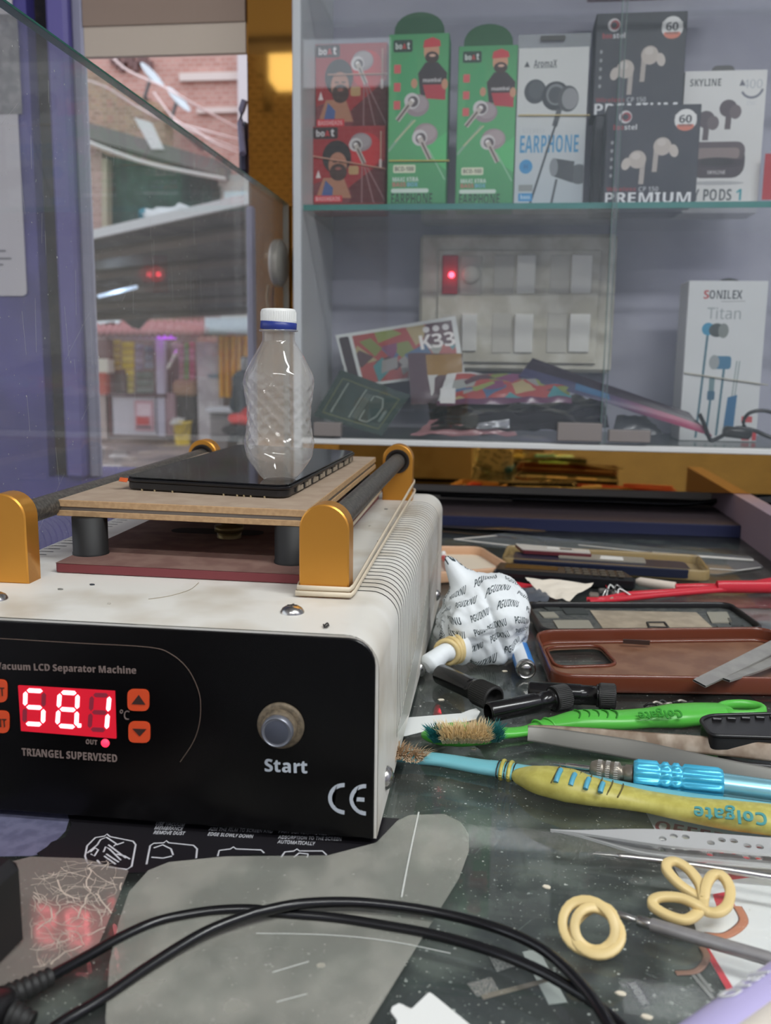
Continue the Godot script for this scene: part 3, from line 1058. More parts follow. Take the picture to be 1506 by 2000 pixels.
	slab4(s, pz(228, 614, -11.1), pz(300, 612, -11.1), pz(272, 644, -11.1), pz(258, 640, -11.1), 0.03)
	obj("hanging_flap", s, tin, rf)
	s = S()
	pillow(s, pz(285, 436, -7.4), pz(378, 414, -6.9), pz(372, 404, -7.1), pz(282, 412, -7.6), 0.03, 8, 0.08, 7)
	tag(obj("plastic_sheet", s, mat(rgb(222, 222, 222), 0.6)), "crumpled white plastic sheet on the market roof edge", "sheet")
	s = S()
	pillow(s, pz(271, 434, -7.5), pz(288, 434, -7.5), pz(286, 406, -7.5), pz(272, 408, -7.5), 0.03, 5, 0.05, 8)
	tag(obj("cloth_scrap", s, mat(rgb(52, 128, 146), 0.7)), "small teal scrap beside the white plastic sheet", "cloth")
	s = S()
	var ta := pz(192, 579, -9.0)
	var tb := pz(268, 560, -9.0)
	sweep(s, PackedVector3Array([ta, tb]), 0.018, 10)
	tag(obj("tube_lamp", s, glow(rgb(196, 216, 240), 0.9)), "bluish tube lamp under the market roof", "lamp")
	var ol := OmniLight3D.new()
	ol.name = "tube_light"
	ol.position = (ta + tb) / 2.0 + Vector3(0, 0, 0.06)
	ol.light_color = rgb(206, 222, 240)
	ol.light_energy = 0.1
	ol.light_size = 0.1
	ol.omni_range = 20.0
	ol.omni_attenuation = 2.0
	ol.shadow_enabled = true
	add_child(ol)
	stalls()
	# houses behind the camera, which the gold pillar mirrors
	s = S()
	for h in [[-9.0, -3.80, 7.0], [-3.80, -3.68, 4.3], [-3.68, -3.56, 3.75], [-3.56, -1.0, 4.05]]:
		bx(s, h[0], h[1], -1.05, h[2], 12.0, 12.8)
	tag(obj("house_row", s, brick_mat(rgb(84, 70, 58), rgb(66, 54, 46), 1.3)), "row of dark brick houses mirrored in the gold pillar", "building", "", "structure")

func stalls() -> void:
	var z := -12.2
	var s := S()
	var k1 := thing("market_stall", "left market stall with yellow packets and white counter", "stall", pz(245, 855, z))
	fbox(s, pz(150, 640, z - 0.9), pz(335, 862, z - 0.9), 0.1)
	obj("back_wall", s, mat(rgb(112, 82, 80), 0.8), k1)
	s = S()
	fbox(s, pz(216, 772, z), pz(306, 850, z), 0.08)
	obj("counter_front", s, mat(rgb(196, 190, 194), 0.6), k1)
	s = S()
	fbox(s, pz(212, 768, z + 0.05), pz(322, 776, z + 0.05), 0.8)
	obj("counter_top", s, mat(rgb(96, 70, 70), 0.7), k1)
	s = S()
	fbox(s, pz(303, 650, z + 0.02), pz(323, 852, z + 0.02), 0.12)
	obj("post", s, mat(rgb(190, 184, 196), 0.6), k1)
	s = S()
	fbox(s, pz(208, 660, z), pz(222, 850, z), 0.1)
	obj("post", s, mat(rgb(120, 78, 74), 0.7), k1)
	s = S()
	fbox(s, pz(168, 772, z), pz(209, 858, z), 0.1)
	obj("side_panel", s, mat(rgb(176, 160, 152), 0.7), k1)
	s = S()
	fbox(s, pz(170, 654, z), pz(330, 664, z), 0.1)
	obj("fascia", s, mat(rgb(190, 170, 172), 0.7), k1)
	# printed board on the counter
	var im := sheet(64, 100, rgb(196, 150, 156))
	rc(im, 8, 10, 48, 40, rgb(222, 196, 200))
	rc(im, 6, 54, 44, 26, rgb(196, 66, 60))
	rc(im, 4, 84, 52, 8, rgb(70, 66, 70))
	s = S()
	fbox(s, pz(262, 782, z + 0.03), pz(300, 842, z + 0.03), 0.03)
	tag(obj("sign_board", s, printed(im, 0.6)), "pink and red sign board on the white stall counter", "sign")
	var strips := [[220, 236, 664, 730, rgb(200, 168, 52), "pale yellow packet strip"], [238, 262, 668, 735, rgb(222, 196, 40), "bright yellow packet strip"], [264, 280, 672, 724, rgb(150, 142, 160), "mauve packet strip"], [282, 300, 676, 722, rgb(110, 122, 138), "slate packet strip"],
		[248, 262, 735, 772, rgb(190, 170, 60), "dull yellow packet strip low down"], [266, 300, 726, 772, rgb(104, 112, 96), "olive packet strip low down"], [336, 350, 668, 700, rgb(190, 170, 150), "beige packet strip"], [350, 359, 672, 768, rgb(190, 140, 136), "dusty pink packet strip"], [360, 369, 670, 742, rgb(126, 168, 88), "green packet strip"], [370, 381, 668, 756, rgb(206, 96, 122), "rose packet strip"]]
	for t in strips:
		var o := thing("packet_strip", "%s hanging in the %s stall" % [t[5], "left" if t[0] < 310 else "right"], "packets", pz((t[0] + t[1]) / 2.0, t[2], z - 0.15), "packet strips hung in the stalls")
		var n := int((t[3] - t[2]) / 12.0)
		for k in n:
			var y0: float = lerpf(t[2], t[3], float(k) / n)
			var y1: float = lerpf(t[2], t[3], float(k + 0.9) / n)
			s = S()
			pillow(s, pz(t[0], y1, z - 0.15), pz(t[1], y1, z - 0.15), pz(t[1], y0, z - 0.15), pz(t[0], y0, z - 0.15), 0.025, 3)
			var c: Color = t[4]
			obj("packet", s, mat(c.lightened(0.12 * (k % 3)), 0.45), o)
	s = S()
	fbox(s, pz(183, 700, z + 0.1), pz(213, 730, z + 0.1), 0.2, 0.02)
	tag(obj("carton", s, mat(rgb(222, 218, 200), 0.7)), "white carton at the left end of the stalls", "carton")
	s = S()
	fbox(s, pz(188, 728, z + 0.12), pz(209, 772, z + 0.12), 0.22, 0.02)
	tag(obj("crate", s, mat(rgb(180, 84, 66), 0.7)), "rust red crate under the white carton", "crate")
	s = S()
	fbox(s, pz(222, 722, z - 0.1), pz(246, 768, z - 0.1), 0.3, 0.02)
	tag(obj("crate", s, mat(rgb(104, 80, 72), 0.7)), "brown crate behind the white counter", "crate")
	var k2 := thing("market_stall", "right market stall with pink and green packet strips", "stall", pz(350, 855, z))
	s = S()
	fbox(s, pz(322, 655, z - 0.6), pz(386, 860, z - 0.6), 0.1)
	obj("back_wall", s, mat(rgb(126, 94, 92), 0.8), k2)
	s = S()
	fbox(s, pz(322, 768, z), pz(342, 850, z), 0.15)
	obj("side_panel", s, mat(rgb(166, 132, 136), 0.7), k2)
	s = S()
	fbox(s, pz(342, 774, z - 0.1), pz(380, 852, z - 0.1), 0.3)
	obj("counter_front", s, mat(rgb(84, 76, 72), 0.8), k2)
	s = S()
	fbox(s, pz(334, 742, z - 0.02), pz(382, 774, z - 0.02), 0.4, 0.05)
	obj("counter_goods", s, mat(rgb(176, 140, 112), 0.8), k2)
	s = S()
	var pl := pz(325, 662, z + 0.1)
	lathe(s, [[0, 0.06], [0.09, 0.05], [0.14, 0.0], [0.14, 0.0], [0, 0.0]], 14, Transform3D(Basis(), pl))
	tag(obj("purple_lamp", s, glow(rgb(190, 90, 240), 1.2)), "glowing purple lamp over the post between the stalls", "lamp")
	var ol := OmniLight3D.new()
	ol.name = "purple_light"
	ol.position = pl + Vector3(0, -0.05, 0.2)
	ol.light_color = rgb(190, 90, 240)
	ol.light_energy = 0.04
	ol.light_size = 0.1
	ol.omni_range = 20.0
	ol.omni_attenuation = 2.0
	ol.shadow_enabled = true
	add_child(ol)
	for b in [[340, 692, "upper"], [332, 708, "lower"]]:
		s = S()
		pillow(s, pz(b[0] - 7, b[1] + 12, z + 0.1), pz(b[0], b[1] + 13, z + 0.1), pz(b[0] + 8, b[1] - 8, z + 0.1), pz(b[0] + 3, b[1] - 9, z + 0.1), 0.02, 4)
		tag(obj("foil_packet", s, mat(rgb(226, 222, 210), 0.15, 0.9)), "%s shiny foil packet between the two stalls" % b[2], "packet")
	s = S()
	fbox(s, pz(384, 668, z), pz(430, 858, z), 0.3)
	tag(obj("plaster_wall", s, grainy(rgb(206, 200, 198), rgb(180, 172, 172), 0.01, 1.0, 0.8)), "pale plaster wall right of the stalls", "wall", "", "structure")
	s = S()
	fbox(s, pz(406, 731, z + 0.04), pz(424, 738, z + 0.04), 0.03)
	tag(obj("name_plate", s, mat(rgb(128, 150, 160), 0.5)), "small blue plate on the pale plaster wall", "plate")
	s = S()
	var cp := PackedVector3Array()
	for k in 25: cp.append(pz(428 + k * 2.7, 715, z) + Vector3(0, 0, 0.06 * sin(k * 1.4)))
	flat(s)
	var chg := pz(440, 655, z).y
	var clo := pz(440, 776, z).y
	smooth(s)
	for k in 24:
		var p := cp[k]
		var q := cp[k + 1]
		face(s, [Vector3(p.x, clo, p.z), Vector3(q.x, clo, q.z), Vector3(q.x, chg, q.z), Vector3(p.x, chg, p.z)], Vector3(p.x, 0, p.z - 1.0))
		face(s, [Vector3(p.x, clo, p.z - 0.02), Vector3(q.x, clo, q.z - 0.02), Vector3(q.x, chg, q.z - 0.02), Vector3(p.x, chg, p.z - 0.02)], Vector3(p.x, 0, p.z + 1.0))
	tag(obj("curtain", s, mat(rgb(230, 172, 48), 0.8)), "orange yellow curtain right of the plaster wall", "curtain")
	s = S()
	fbox(s, pz(424, 640, z - 0.2), pz(500, 866, z - 0.2), 0.2)
	tag(obj("back_room", s, mat(rgb(120, 104, 98), 0.8)), "dull brown wall behind the orange curtain", "wall", "", "structure")
	# awnings
	for w in [[150, 412, 655, 626, rgb(176, 112, 112), "faded red corrugated awning over both stalls"], [400, 505, 653, 620, rgb(196, 204, 206), "pale grey corrugated awning over the orange curtain"]]:
		s = S()
		var a0 := pz(w[0], w[2], z + 1.0)
		var a1 := pz(w[1], w[2], z + 1.0)
		var b0 := pz(w[0], w[3], z)
		var b1 := pz(w[1], w[3], z)
		var n := 44
		smooth(s)
		for k in n:
			var o := []
			for q in [k, k + 1]:
				var lift := Vector3(0, 0.02 * (1 if q % 2 else -1), 0)
				o.append(a0.lerp(a1, float(q) / n) + lift)
				o.append(b0.lerp(b1, float(q) / n) + lift)
			face(s, [o[0], o[2], o[3], o[1]], o[0] + Vector3(0, -1, -0.5))
			face(s, [o[0] - Vector3(0, 0.012, 0), o[2] - Vector3(0, 0.012, 0), o[3] - Vector3(0, 0.012, 0), o[1] - Vector3(0, 0.012, 0)], o[0] + Vector3(0, 1, 0.5))
		tag(obj("awning", s, mat(w[4], 0.6)), w[5], "awning")
	s = S()
	pillow(s, pz(168, 628, z + 0.3), pz(238, 630, z + 0.3), pz(222, 612, z), pz(168, 608, z), 0.02, 8, 0.1, 5)
	tag(obj("awning_cloth", s, mat(rgb(206, 210, 210), 0.7)), "white cloth lying on the left of the red awning", "cloth")
	# bucket
	var g := py(357, 868, -1.05)
	var bk := thing("bucket", "yellow bucket with a bag hung over its rim on the street", "bucket", g)
	s = S()
	lathe(s, [[0, 0], [0.10, 0], [0.10, 0], [0.125, 0.30], [0.135, 0.30], [0.135, 0.30], [0.135, 0.33], [0.12, 0.33], [0.12, 0.33], [0.09, 0.03], [0, 0.03]], 24, Transform3D(Basis(), g))
	obj("bucket_body", s, mat(rgb(228, 196, 66), 0.45), bk)
	s = S()
	pillow(s, g + Vector3(-0.13, 0.28, 0.14), g + Vector3(0.05, 0.3, 0.15), g + Vector3(0.06, 0.37, 0.02), g + Vector3(-0.13, 0.36, 0.02), 0.03, 6, 0.04, 3)
	obj("bag", s, mat(rgb(210, 208, 196), 0.6), bk)
	s = S()
	var hp := PackedVector3Array()
	for k in 9: hp.append(g + Vector3(cos(PI * k / 8.0) * 0.13, 0.3 - sin(PI * k / 8.0) * 0.16, 0.12 + 0.02 * sin(PI * k / 8.0)))
	sweep(s, hp, 0.006, 6)
	obj("handle", s, mat(rgb(110, 100, 80), 0.4, 0.5), bk)
	# rubble and puddle glints on the ground
	for k in 16:
		var q := py(190 + rng.randf() * 210.0, 868 + rng.randf() * 66.0, -1.05)
		s = S()
		var r := rng.randf_range(0.04, 0.16)
		var pp := []
		for j in 7: pp.append(Vector2(cos(TAU * j / 7.0), sin(TAU * j / 7.0)) * r * rng.randf_range(0.6, 1.1))
		extr(s, PackedVector2Array(pp), 0, r * 0.3, Transform3D(Basis(), q), r * 0.1)
		tag(obj("stone", s, mat([rgb(206, 196, 192), rgb(150, 140, 136), rgb(186, 170, 160)][k % 3], 0.5)), ["loose pale stone lying on the street ground", "loose dark stone lying on the street ground", "loose tan stone lying on the street ground"][k % 3], "stone", ["pale stones on the street", "dark stones on the street", "tan stones on the street"][k % 3])
	rider()

# smooth union of tapered capsules, meshed as surface nets
func blob(bones: Array, cell: float, blend: float) -> SurfaceTool:
	var lo := Vector3(1e9, 1e9, 1e9)
	var hi := -lo
	for b in bones:
		var r: float = maxf(b[2], b[3]) + cell * 2.0
		lo = lo.min(b[0] - Vector3.ONE * r).min(b[1] - Vector3.ONE * r)
		hi = hi.max(b[0] + Vector3.ONE * r).max(b[1] + Vector3.ONE * r)
	var n := Vector3i(((hi - lo) / cell).ceil()) + Vector3i.ONE
	var f := PackedFloat32Array()
	f.resize(n.x * n.y * n.z)
	for z in n.z:
		for y in n.y:
			for x in n.x:
				var p := lo + Vector3(x, y, z) * cell
				var d := 1e9
				for b in bones:
					var ab: Vector3 = b[1] - b[0]
					var t := clampf((p - b[0]).dot(ab) / maxf(ab.length_squared(), 1e-9), 0.0, 1.0)
					var e: float = (p - b[0] - ab * t).length() - lerpf(b[2], b[3], t)
					var h := maxf(blend - absf(d - e), 0.0) / blend
					d = minf(d, e) - h * h * blend * 0.25
				f[x + n.x * (y + n.y * z)] = d
	var at := {}
	var s := S()
	smooth(s)
	var off := [1, n.x, n.x * n.y]
	for z in n.z - 1:
		for y in n.y - 1:
			for x in n.x - 1:
				var i := x + n.x * (y + n.y * z)
				var neg := 0
				var sum := Vector3.ZERO
				var cnt := 0
				for k in 8:
					if f[i + (k & 1) + (k >> 1 & 1) * n.x + (k >> 2) * n.x * n.y] < 0.0: neg += 1
				if neg == 0 or neg == 8: continue
				for a in 8:
					for ax in 3:
						if a >> ax & 1: continue
						var c := a | 1 << ax
						var fa := f[i + (a & 1) + (a >> 1 & 1) * n.x + (a >> 2) * n.x * n.y]
						var fc := f[i + (c & 1) + (c >> 1 & 1) * n.x + (c >> 2) * n.x * n.y]
						if (fa < 0.0) != (fc < 0.0):
							var q := Vector3(a & 1, a >> 1 & 1, a >> 2)
							q[ax] += fa / (fa - fc)
							sum += q
							cnt += 1
				at[i] = lo + (Vector3(x, y, z) + sum / cnt) * cell
	for i in at:
		for ax in 3:
			if (f[i] < 0.0) == (f[i + off[ax]] < 0.0): continue
			var u: int = off[(ax + 1) % 3]
			var v: int = off[(ax + 2) % 3]
			if not (at.has(i - u) and at.has(i - v) and at.has(i - u - v)): continue
			var q := [at[i], at[i - u], at[i - u - v], at[i - v]]
			var inside: Vector3 = q[0]
			inside[ax] += -cell if f[i] < 0.0 else cell
			face(s, q, inside)
	return s
func rider() -> void:
	var g := py(470, 925, -1.05)
	g = Vector3(g.x, -1.05, -8.6)
	g.x = pz(500, 800, -8.6).x
	var seat := g + Vector3(0, 0.52, 0)
	var hip := seat + Vector3(0, 0.1, 0)
	var chest := seat + Vector3(0.02, 0.42, -0.05)
	var neck := seat + Vector3(0.03, 0.58, -0.07)
	var head := seat + Vector3(0.04, 0.72, -0.1)
	var bones := [[hip, chest, 0.16, 0.17], [chest + Vector3(-0.14, 0.06, 0), chest + Vector3(0.14, 0.06, 0), 0.09, 0.09], [chest, neck, 0.14, 0.06], [neck, head, 0.055, 0.06], [head + Vector3(0, 0.02, 0), head + Vector3(0, 0.05, -0.02), 0.095, 0.095], [head + Vector3(0, -0.04, -0.07), head + Vector3(0, -0.04, -0.08), 0.05, 0.045],
		[head + Vector3(-0.1, 0.0, 0), head + Vector3(-0.1, 0.03, 0), 0.018, 0.016], [head + Vector3(0.1, 0.0, 0), head + Vector3(0.1, 0.03, 0), 0.018, 0.016]]
	for sd in [-1.0, 1.0]:
		var sh: Vector3 = chest + Vector3(0.19 * sd, 0.06, 0)
		var el: Vector3 = sh + Vector3(0.06 * sd, -0.26, -0.08)
		var wr: Vector3 = el + Vector3(-0.02 * sd, -0.04, -0.25)
		bones.append([sh, el, 0.07, 0.055])
		bones.append([el, wr, 0.055, 0.035])
		bones.append([wr, wr + Vector3(0, -0.02, -0.09), 0.035, 0.03])
		var hp: Vector3 = hip + Vector3(0.1 * sd, -0.02, 0)
		var kn: Vector3 = hp + Vector3(0.14 * sd, 0.02, -0.4)
		var an: Vector3 = kn + Vector3(0.02 * sd, -0.46, 0.1)
		bones.append([hp, kn, 0.1, 0.07])
		bones.append([kn, an, 0.07, 0.045])
		bones.append([an, an + Vector3(0, -0.05, -0.17), 0.045, 0.035])
	var p := thing("person", "person in a dark jacket sitting on a motorcycle, seen from behind", "person", g)
	obj("body", blob(bones, 0.025, 0.06), mat(rgb(48, 54, 60), 0.8), p)
	var s := S()
	lathe(s, [[0, 0.13], [0.07, 0.115], [0.108, 0.06], [0.112, 0.0], [0.1, -0.05], [0.1, -0.05], [0, -0.05]], 18, Transform3D(Basis(Vector3.RIGHT, 0.3), head + Vector3(0, 0.02, 0.02)))
	obj("hair", s, mat(rgb(22, 20, 20), 0.7), p)
	var b := thing("motorcycle", "parked motorcycle with a red tank under the rider", "motorcycle", g)
	for zz in [-0.62, 0.6]:
		s = S()
		var wp := PackedVector3Array()
		for k in 24: wp.append(g + Vector3(0, 0.3 + sin(TAU * k / 24.0) * 0.25, zz + cos(TAU * k / 24.0) * 0.25))
		sweep(s, wp, 0.05, 8, Vector3.RIGHT, 2.0, true)
		obj("tyre", s, mat(rgb(30, 30, 30), 0.8), b)
		s = S()
		lathe(s, [[0, 0.03], [0.06, 0.03], [0.2, 0.01], [0.2, -0.01], [0.06, -0.03], [0, -0.03]], 20, Transform3D(Basis(Vector3.BACK, PI / 2.0), g + Vector3(0, 0.3, zz)))
		obj("wheel_rim", s, M.dull_steel, b)
	s = S()
	sweep(s, curve(PackedVector3Array([g + Vector3(0, 0.57, 0.7), g + Vector3(0, 0.58, 0.2), g + Vector3(0, 0.56, -0.15)]), 4), Vector2(0.13, 0.05), 12)
	obj("saddle", s, mat(rgb(28, 28, 30), 0.6), b)
	s = S()
	sweep(s, curve(PackedVector3Array([g + Vector3(0, 0.68, 0.72), g + Vector3(0, 0.62, 0.3), g + Vector3(0, 0.74, -0.15), g + Vector3(0, 0.8, -0.5)]), 4), along([Vector2(0.06, 0.04), Vector2(0.12, 0.1), Vector2(0.13, 0.1), Vector2(0.09, 0.08)], 13), 12)
	obj("tank", s, mat(rgb(206, 52, 46), 0.3), b)
	s = S()
	sweep(s, PackedVector3Array([g + Vector3(-0.36, 1.0, -0.42), g + Vector3(-0.1, 0.96, -0.55), g + Vector3(0.1, 0.96, -0.55), g + Vector3(0.36, 1.0, -0.42)]), 0.014, 8)
	sweep(s, PackedVector3Array([g + Vector3(0, 0.96, -0.55), g + Vector3(0, 0.3, -0.62)]), 0.03, 8)
	sweep(s, PackedVector3Array([g + Vector3(0, 0.7, 0.5), g + Vector3(0, 0.3, 0.6), g + Vector3(0, 0.35, 0.0), g + Vector3(0, 0.7, -0.4)]), 0.03, 8)
	obj("frame", s, M.dull_steel, b)
	s = S()
	var mm := g + Vector3(-0.02, 1.3, -0.3)
	mm = pz(479, 722, -8.95)
	fbox(s, mm + Vector3(-0.05, 0.13, 0), mm + Vector3(0.05, -0.13, 0), 0.03, 0.01)
	sweep(s, PackedVector3Array([mm + Vector3(0, -0.12, -0.02), Vector3(mm.x + 0.02, g.y + 1.0, -9.02)]), 0.01, 6)
	obj("mirror_case", s, mat(rgb(34, 36, 40), 0.5), b)
	s = S()
	fbox(s, mm + Vector3(-0.04, 0.115, 0.003), mm + Vector3(0.04, -0.115, 0.003), 0.004)
	obj("mirror_glass", s, mat(rgb(216, 226, 236), 0.08, 0.9), b)
	var q := py(420, 880, -1.05)
	q = Vector3(pz(432, 850, -8.3).x, -1.05, -8.3)
	s = S()
	pillow(s, q + Vector3(-0.16, 0.0, 0.14), q + Vector3(0.3, 0.0, 0.14), q + Vector3(0.2, 0.36, 0.0), q + Vector3(0.05, 0.26, 0.0), 0.1, 8, 0.05, 6)
	tag(obj("red_sack", s, mat(rgb(216, 70, 58), 0.6)), "bright red sack on the street beside the motorcycle", "sack")
	s = S()
	var mb := pz(434, 812, -9.2)
	bx(s, mb.x - 0.14, mb.x + 0.1, -1.05, mb.y + 0.03, -9.2, -9.5, 0.02)
	var bn := thing("low_bench", "low grey bench with pale top beside the motorcycle", "bench", Vector3(mb.x, -1.05, -9.35))
	obj("bench_body", s, mat(rgb(132, 126, 124), 0.7), bn)
	s = S()
	bx(s, mb.x - 0.16, mb.x + 0.12, mb.y + 0.03, mb.y + 0.08, -9.15, -9.5, 0.01)
	obj("bench_slab", s, mat(rgb(214, 212, 214), 0.5), bn)

# ---------- the cabinet ----------
const CF := -0.994     # cabinet front
const CBK := -1.164    # cabinet back
func cabinet() -> void:
	var c := thing("display_cabinet", "wall cabinet with glass shelves and sliding glass doors", "cabinet", Vector3(0.19, 0.0398, CBK))
	var s := S()
	bx(s, -0.2249, -0.2165, 0.0398, 1.1, CF + 0.014, CBK - 0.008, 0.001)
	obj("side_panel", s, M.alu, c)
	s = S()
	bx(s, 0.6, 0.61, 0.0398, 1.1, CF + 0.014, CBK - 0.008, 0.001)
	obj("side_panel", s, M.alu, c)
	s = S()
	bx(s, -0.2165, 0.6, 0.0398, 1.1, CBK, CBK - 0.008)
	obj("back_panel", s, M.lavender, c)
	s = S()
	bx(s, -0.2165, 0.6, 0.0818, 0.0877, CF + 0.012, CBK, 0.0008)
	var bbd := obj("bottom_board", s, M.white_card, c)
	s = S()
	bx(s, -0.2165, 0.6, 0.0877, 0.0883, CF - 0.002, CBK)
	obj("floor_liner", s, mat(rgb(62, 70, 68), 0.2), bbd, true, "dark glossy floor of the lower compartment")
	s = S()
	bx(s, -0.2165, 0.6, 0.0398, 0.0405, CF, CBK)
	obj("underside", s, M.white_card, c)
	s = S()
	bx(s, -0.2165, 0.6, 1.08, 1.1, CF, CBK)
	obj("top_board", s, M.white_card, c)
	s = S()
	bx(s, -0.2165, 0.6, 0.0398, 0.0818, CF + 0.006, CF, 0.0006)
	obj("gold_trim", s, M.gold_mirror, c, true, "gold mirror strip under the doors")
	for y in [0.335, pz(1000, 43, CBK).y + 0.006]:
		s = S()
		bx(s, -0.2165, 0.6, y - 0.006, y, CF - 0.0015, CBK, 0.0004)
		var sh := obj("glass_shelf", s, M.glass, c)
		s = S()
		bx(s, -0.2165, 0.6, y - 0.006, y, CF, CF - 0.0014)
		obj("shelf_rim", s, mat(rgb(66, 132, 126), 0.2), sh)
	for d in [[-0.2165, 0.1085, 0.004, [[612, 825, 665, 853], [1090, 826, 1175, 863]]], [0.104, 0.6, 0.009, [[1190, 840, 1270, 865]]]]:
		s = S()
		bx(s, d[0], d[1], 0.0885, 1.07, CF + d[2], CF + d[2] + 0.004, 0.0004)
		var dr := obj("sliding_door", s, pane(rgb(170, 190, 188), 0.035), c)
		s = S()
		bx(s, d[1] if d[0] < 0 else d[0] - 0.0006, d[1] + 0.0006 if d[0] < 0 else d[0], 0.0885, 1.07, CF + d[2], CF + d[2] + 0.004)
		obj("door_rim", s, mat(rgb(104, 126, 122), 0.25), dr)
		for k in d[3]:
			s = S()
			var a := pz(k[0], k[1], CF + 0.0145)
			var b := pz(k[2], k[3], CF + 0.0145)
			bx(s, a.x, b.x, maxf(b.y, 0.0879), a.y, CF + 0.0145, CF + 0.001, 0.0008)
			obj("door_shoe", s, mat(rgb(150, 142, 138), 0.4, 0.4), dr, true, "brushed metal shoe")
	# switch board
	var z := CBK + 0.001
	var a := pz(825, 464, z)
	var b := pz(1188, 728, z)
	var sw := thing("switch_board", "dusty cream switch board on the cabinet's back", "switch board", Vector3((a.x + b.x) / 2.0, b.y, CBK))
	s = S()
	bx(s, a.x, b.x, b.y, a.y, CBK, CBK + 0.03, 0.004)
	obj("back_box", s, M.cream, sw)
	var zf := CBK + 0.034
	a = pz(856, 488, zf)
	b = pz(1164, 712, zf)
	s = S()
	bx(s, a.x, b.x, b.y, a.y, CBK + 0.03, zf, 0.0015)
	obj("face_plate", s, M.cream, sw)
	for k in [[900, 500, 940, 576, 0], [966, 498, 1003, 575, 0], [1076, 498, 1112, 574, 0], [864, 614, 894, 690, 0], [962, 612, 998, 690, 0], [1070, 612, 1106, 690, 0], [1010, 497, 1045, 574, 1], [1116, 497, 1154, 574, 1], [902, 612, 931, 687, 1], [1005, 612, 1040, 690, 1], [1112, 612, 1150, 689, 1]]:
		s = S()
		var p := pz(k[0], k[1], zf)
		var q := pz(k[2], k[3], zf)
		if k[4] == 0:
			bx(s, p.x, q.x, q.y, p.y, zf, zf + 0.0012, 0.0006)
			obj("blank_module", s, mat(rgb(190, 187, 176), 0.5), sw)
		else:
			var xf := Transform3D(Basis(Vector3.RIGHT, 0.15), Vector3((p.x + q.x) / 2.0, (p.y + q.y) / 2.0, zf + 0.0015))
			box(s, Vector3(q.x - p.x - 0.001, p.y - q.y - 0.001, 0.009), xf, 0.001)
			obj("rocker_switch", s, mat(rgb(224, 223, 216), 0.35), sw)
	s = S()
	var kn := pz(920, 537, zf)
	lathe(s, [[0.0105, 0], [0.0105, 0.001], [0.0095, 0.007], [0.0085, 0.008], [0.0, 0.008]], 24, Transform3D(Basis(Vector3.RIGHT, PI / 2.0), kn + Vector3(0, 0, 0.001)))
	obj("dimmer_knob", s, mat(rgb(210, 206, 194), 0.5), sw)
	var p := pz(865, 499, zf)
	var q := pz(894, 575, zf)
	s = S()
	bx(s, p.x, q.x, q.y, p.y, zf, zf + 0.004, 0.001)
	obj("indicator_lens", s, mat(rgb(176, 30, 52), 0.25), sw, true, "red indicator lens")
	var lp := pz(882, 537, zf + 0.004)
	s = S()
	lathe(s, [[0.0036, 0], [0.0036, 0.0006], [0.0, 0.0012]], 16, Transform3D(Basis(Vector3.RIGHT, PI / 2.0), lp))
	obj("indicator_led", s, glow(rgb(255, 60, 80), 9.0), sw, true, "glowing red indicator")
	var ol := OmniLight3D.new()
	ol.name = "indicator_light"
	ol.position = lp + Vector3(0, 0, 0.006)
	ol.light_color = rgb(255, 30, 50)
	ol.light_energy = 0.00012
	ol.light_size = 0.004
	ol.omni_range = 4.0
	ol.omni_attenuation = 2.0
	ol.shadow_enabled = true
	add_child(ol)

# ---------- what stands in the cabinet ----------
func carton(called: String, label: String, l: float, t: float, r: float, z: float, depth: float, art: Image, c: Color, base_y: float, group := "", hang := 0) -> Node3D:
	var a := pz(l, t, z)
	var b := pz(r, t, z)
	var w := b.x - a.x
	var o := thing(called, label, "box", Vector3((a.x + b.x) / 2.0, base_y, z - depth / 2.0), group)
	var s := S()
	bx(s, a.x, b.x, base_y, a.y, z - 0.0004, z - depth, 0.0008)
	obj("carton", s, mat(c, 0.5), o)
	s = S()
	var art_y := maxf(base_y, pz(l, 398, z).y) if base_y > 0.3 else base_y
	box(s, Vector3(w - 0.001, a.y - art_y - 0.001, 0.0006), Transform3D(Basis(), Vector3((a.x + b.x) / 2.0, (a.y + art_y) / 2.0, z - 0.0002)))
	obj("printed_front", s, printed(art, 0.4), o)
	if hang:
		s = S()
		var tw := w * 0.84
		var pp := PackedVector2Array([Vector2(-tw / 2.0, 0)])
		for k in 13: pp.append(Vector2(-cos(PI * k / 12.0) * tw / 2.0, -pow(sin(PI * k / 12.0), 0.8) * 0.022))
		pp.append(Vector2(tw / 2.0, 0))
		extr(s, pp, 0, 0.0008, Transform3D(Basis(Vector3.RIGHT, PI / 2.0), Vector3((a.x + b.x) / 2.0, a.y, z - 0.004)))
		obj("top_flap", s, mat(c.darkened(0.35), 0.5), o)
	return o
func band(o: Node3D, label: String, l: float, y0: float, r: float, y1: float, z: float, c: Color) -> void:
	var s := S()
	sweep(s, PackedVector3Array([pz(l, y0, z), pz(r, y1, z)]), 0.0008, 6)
	var t := obj("elastic_band", s, mat(c, 0.5))
	tag(t, label, "rubber band")
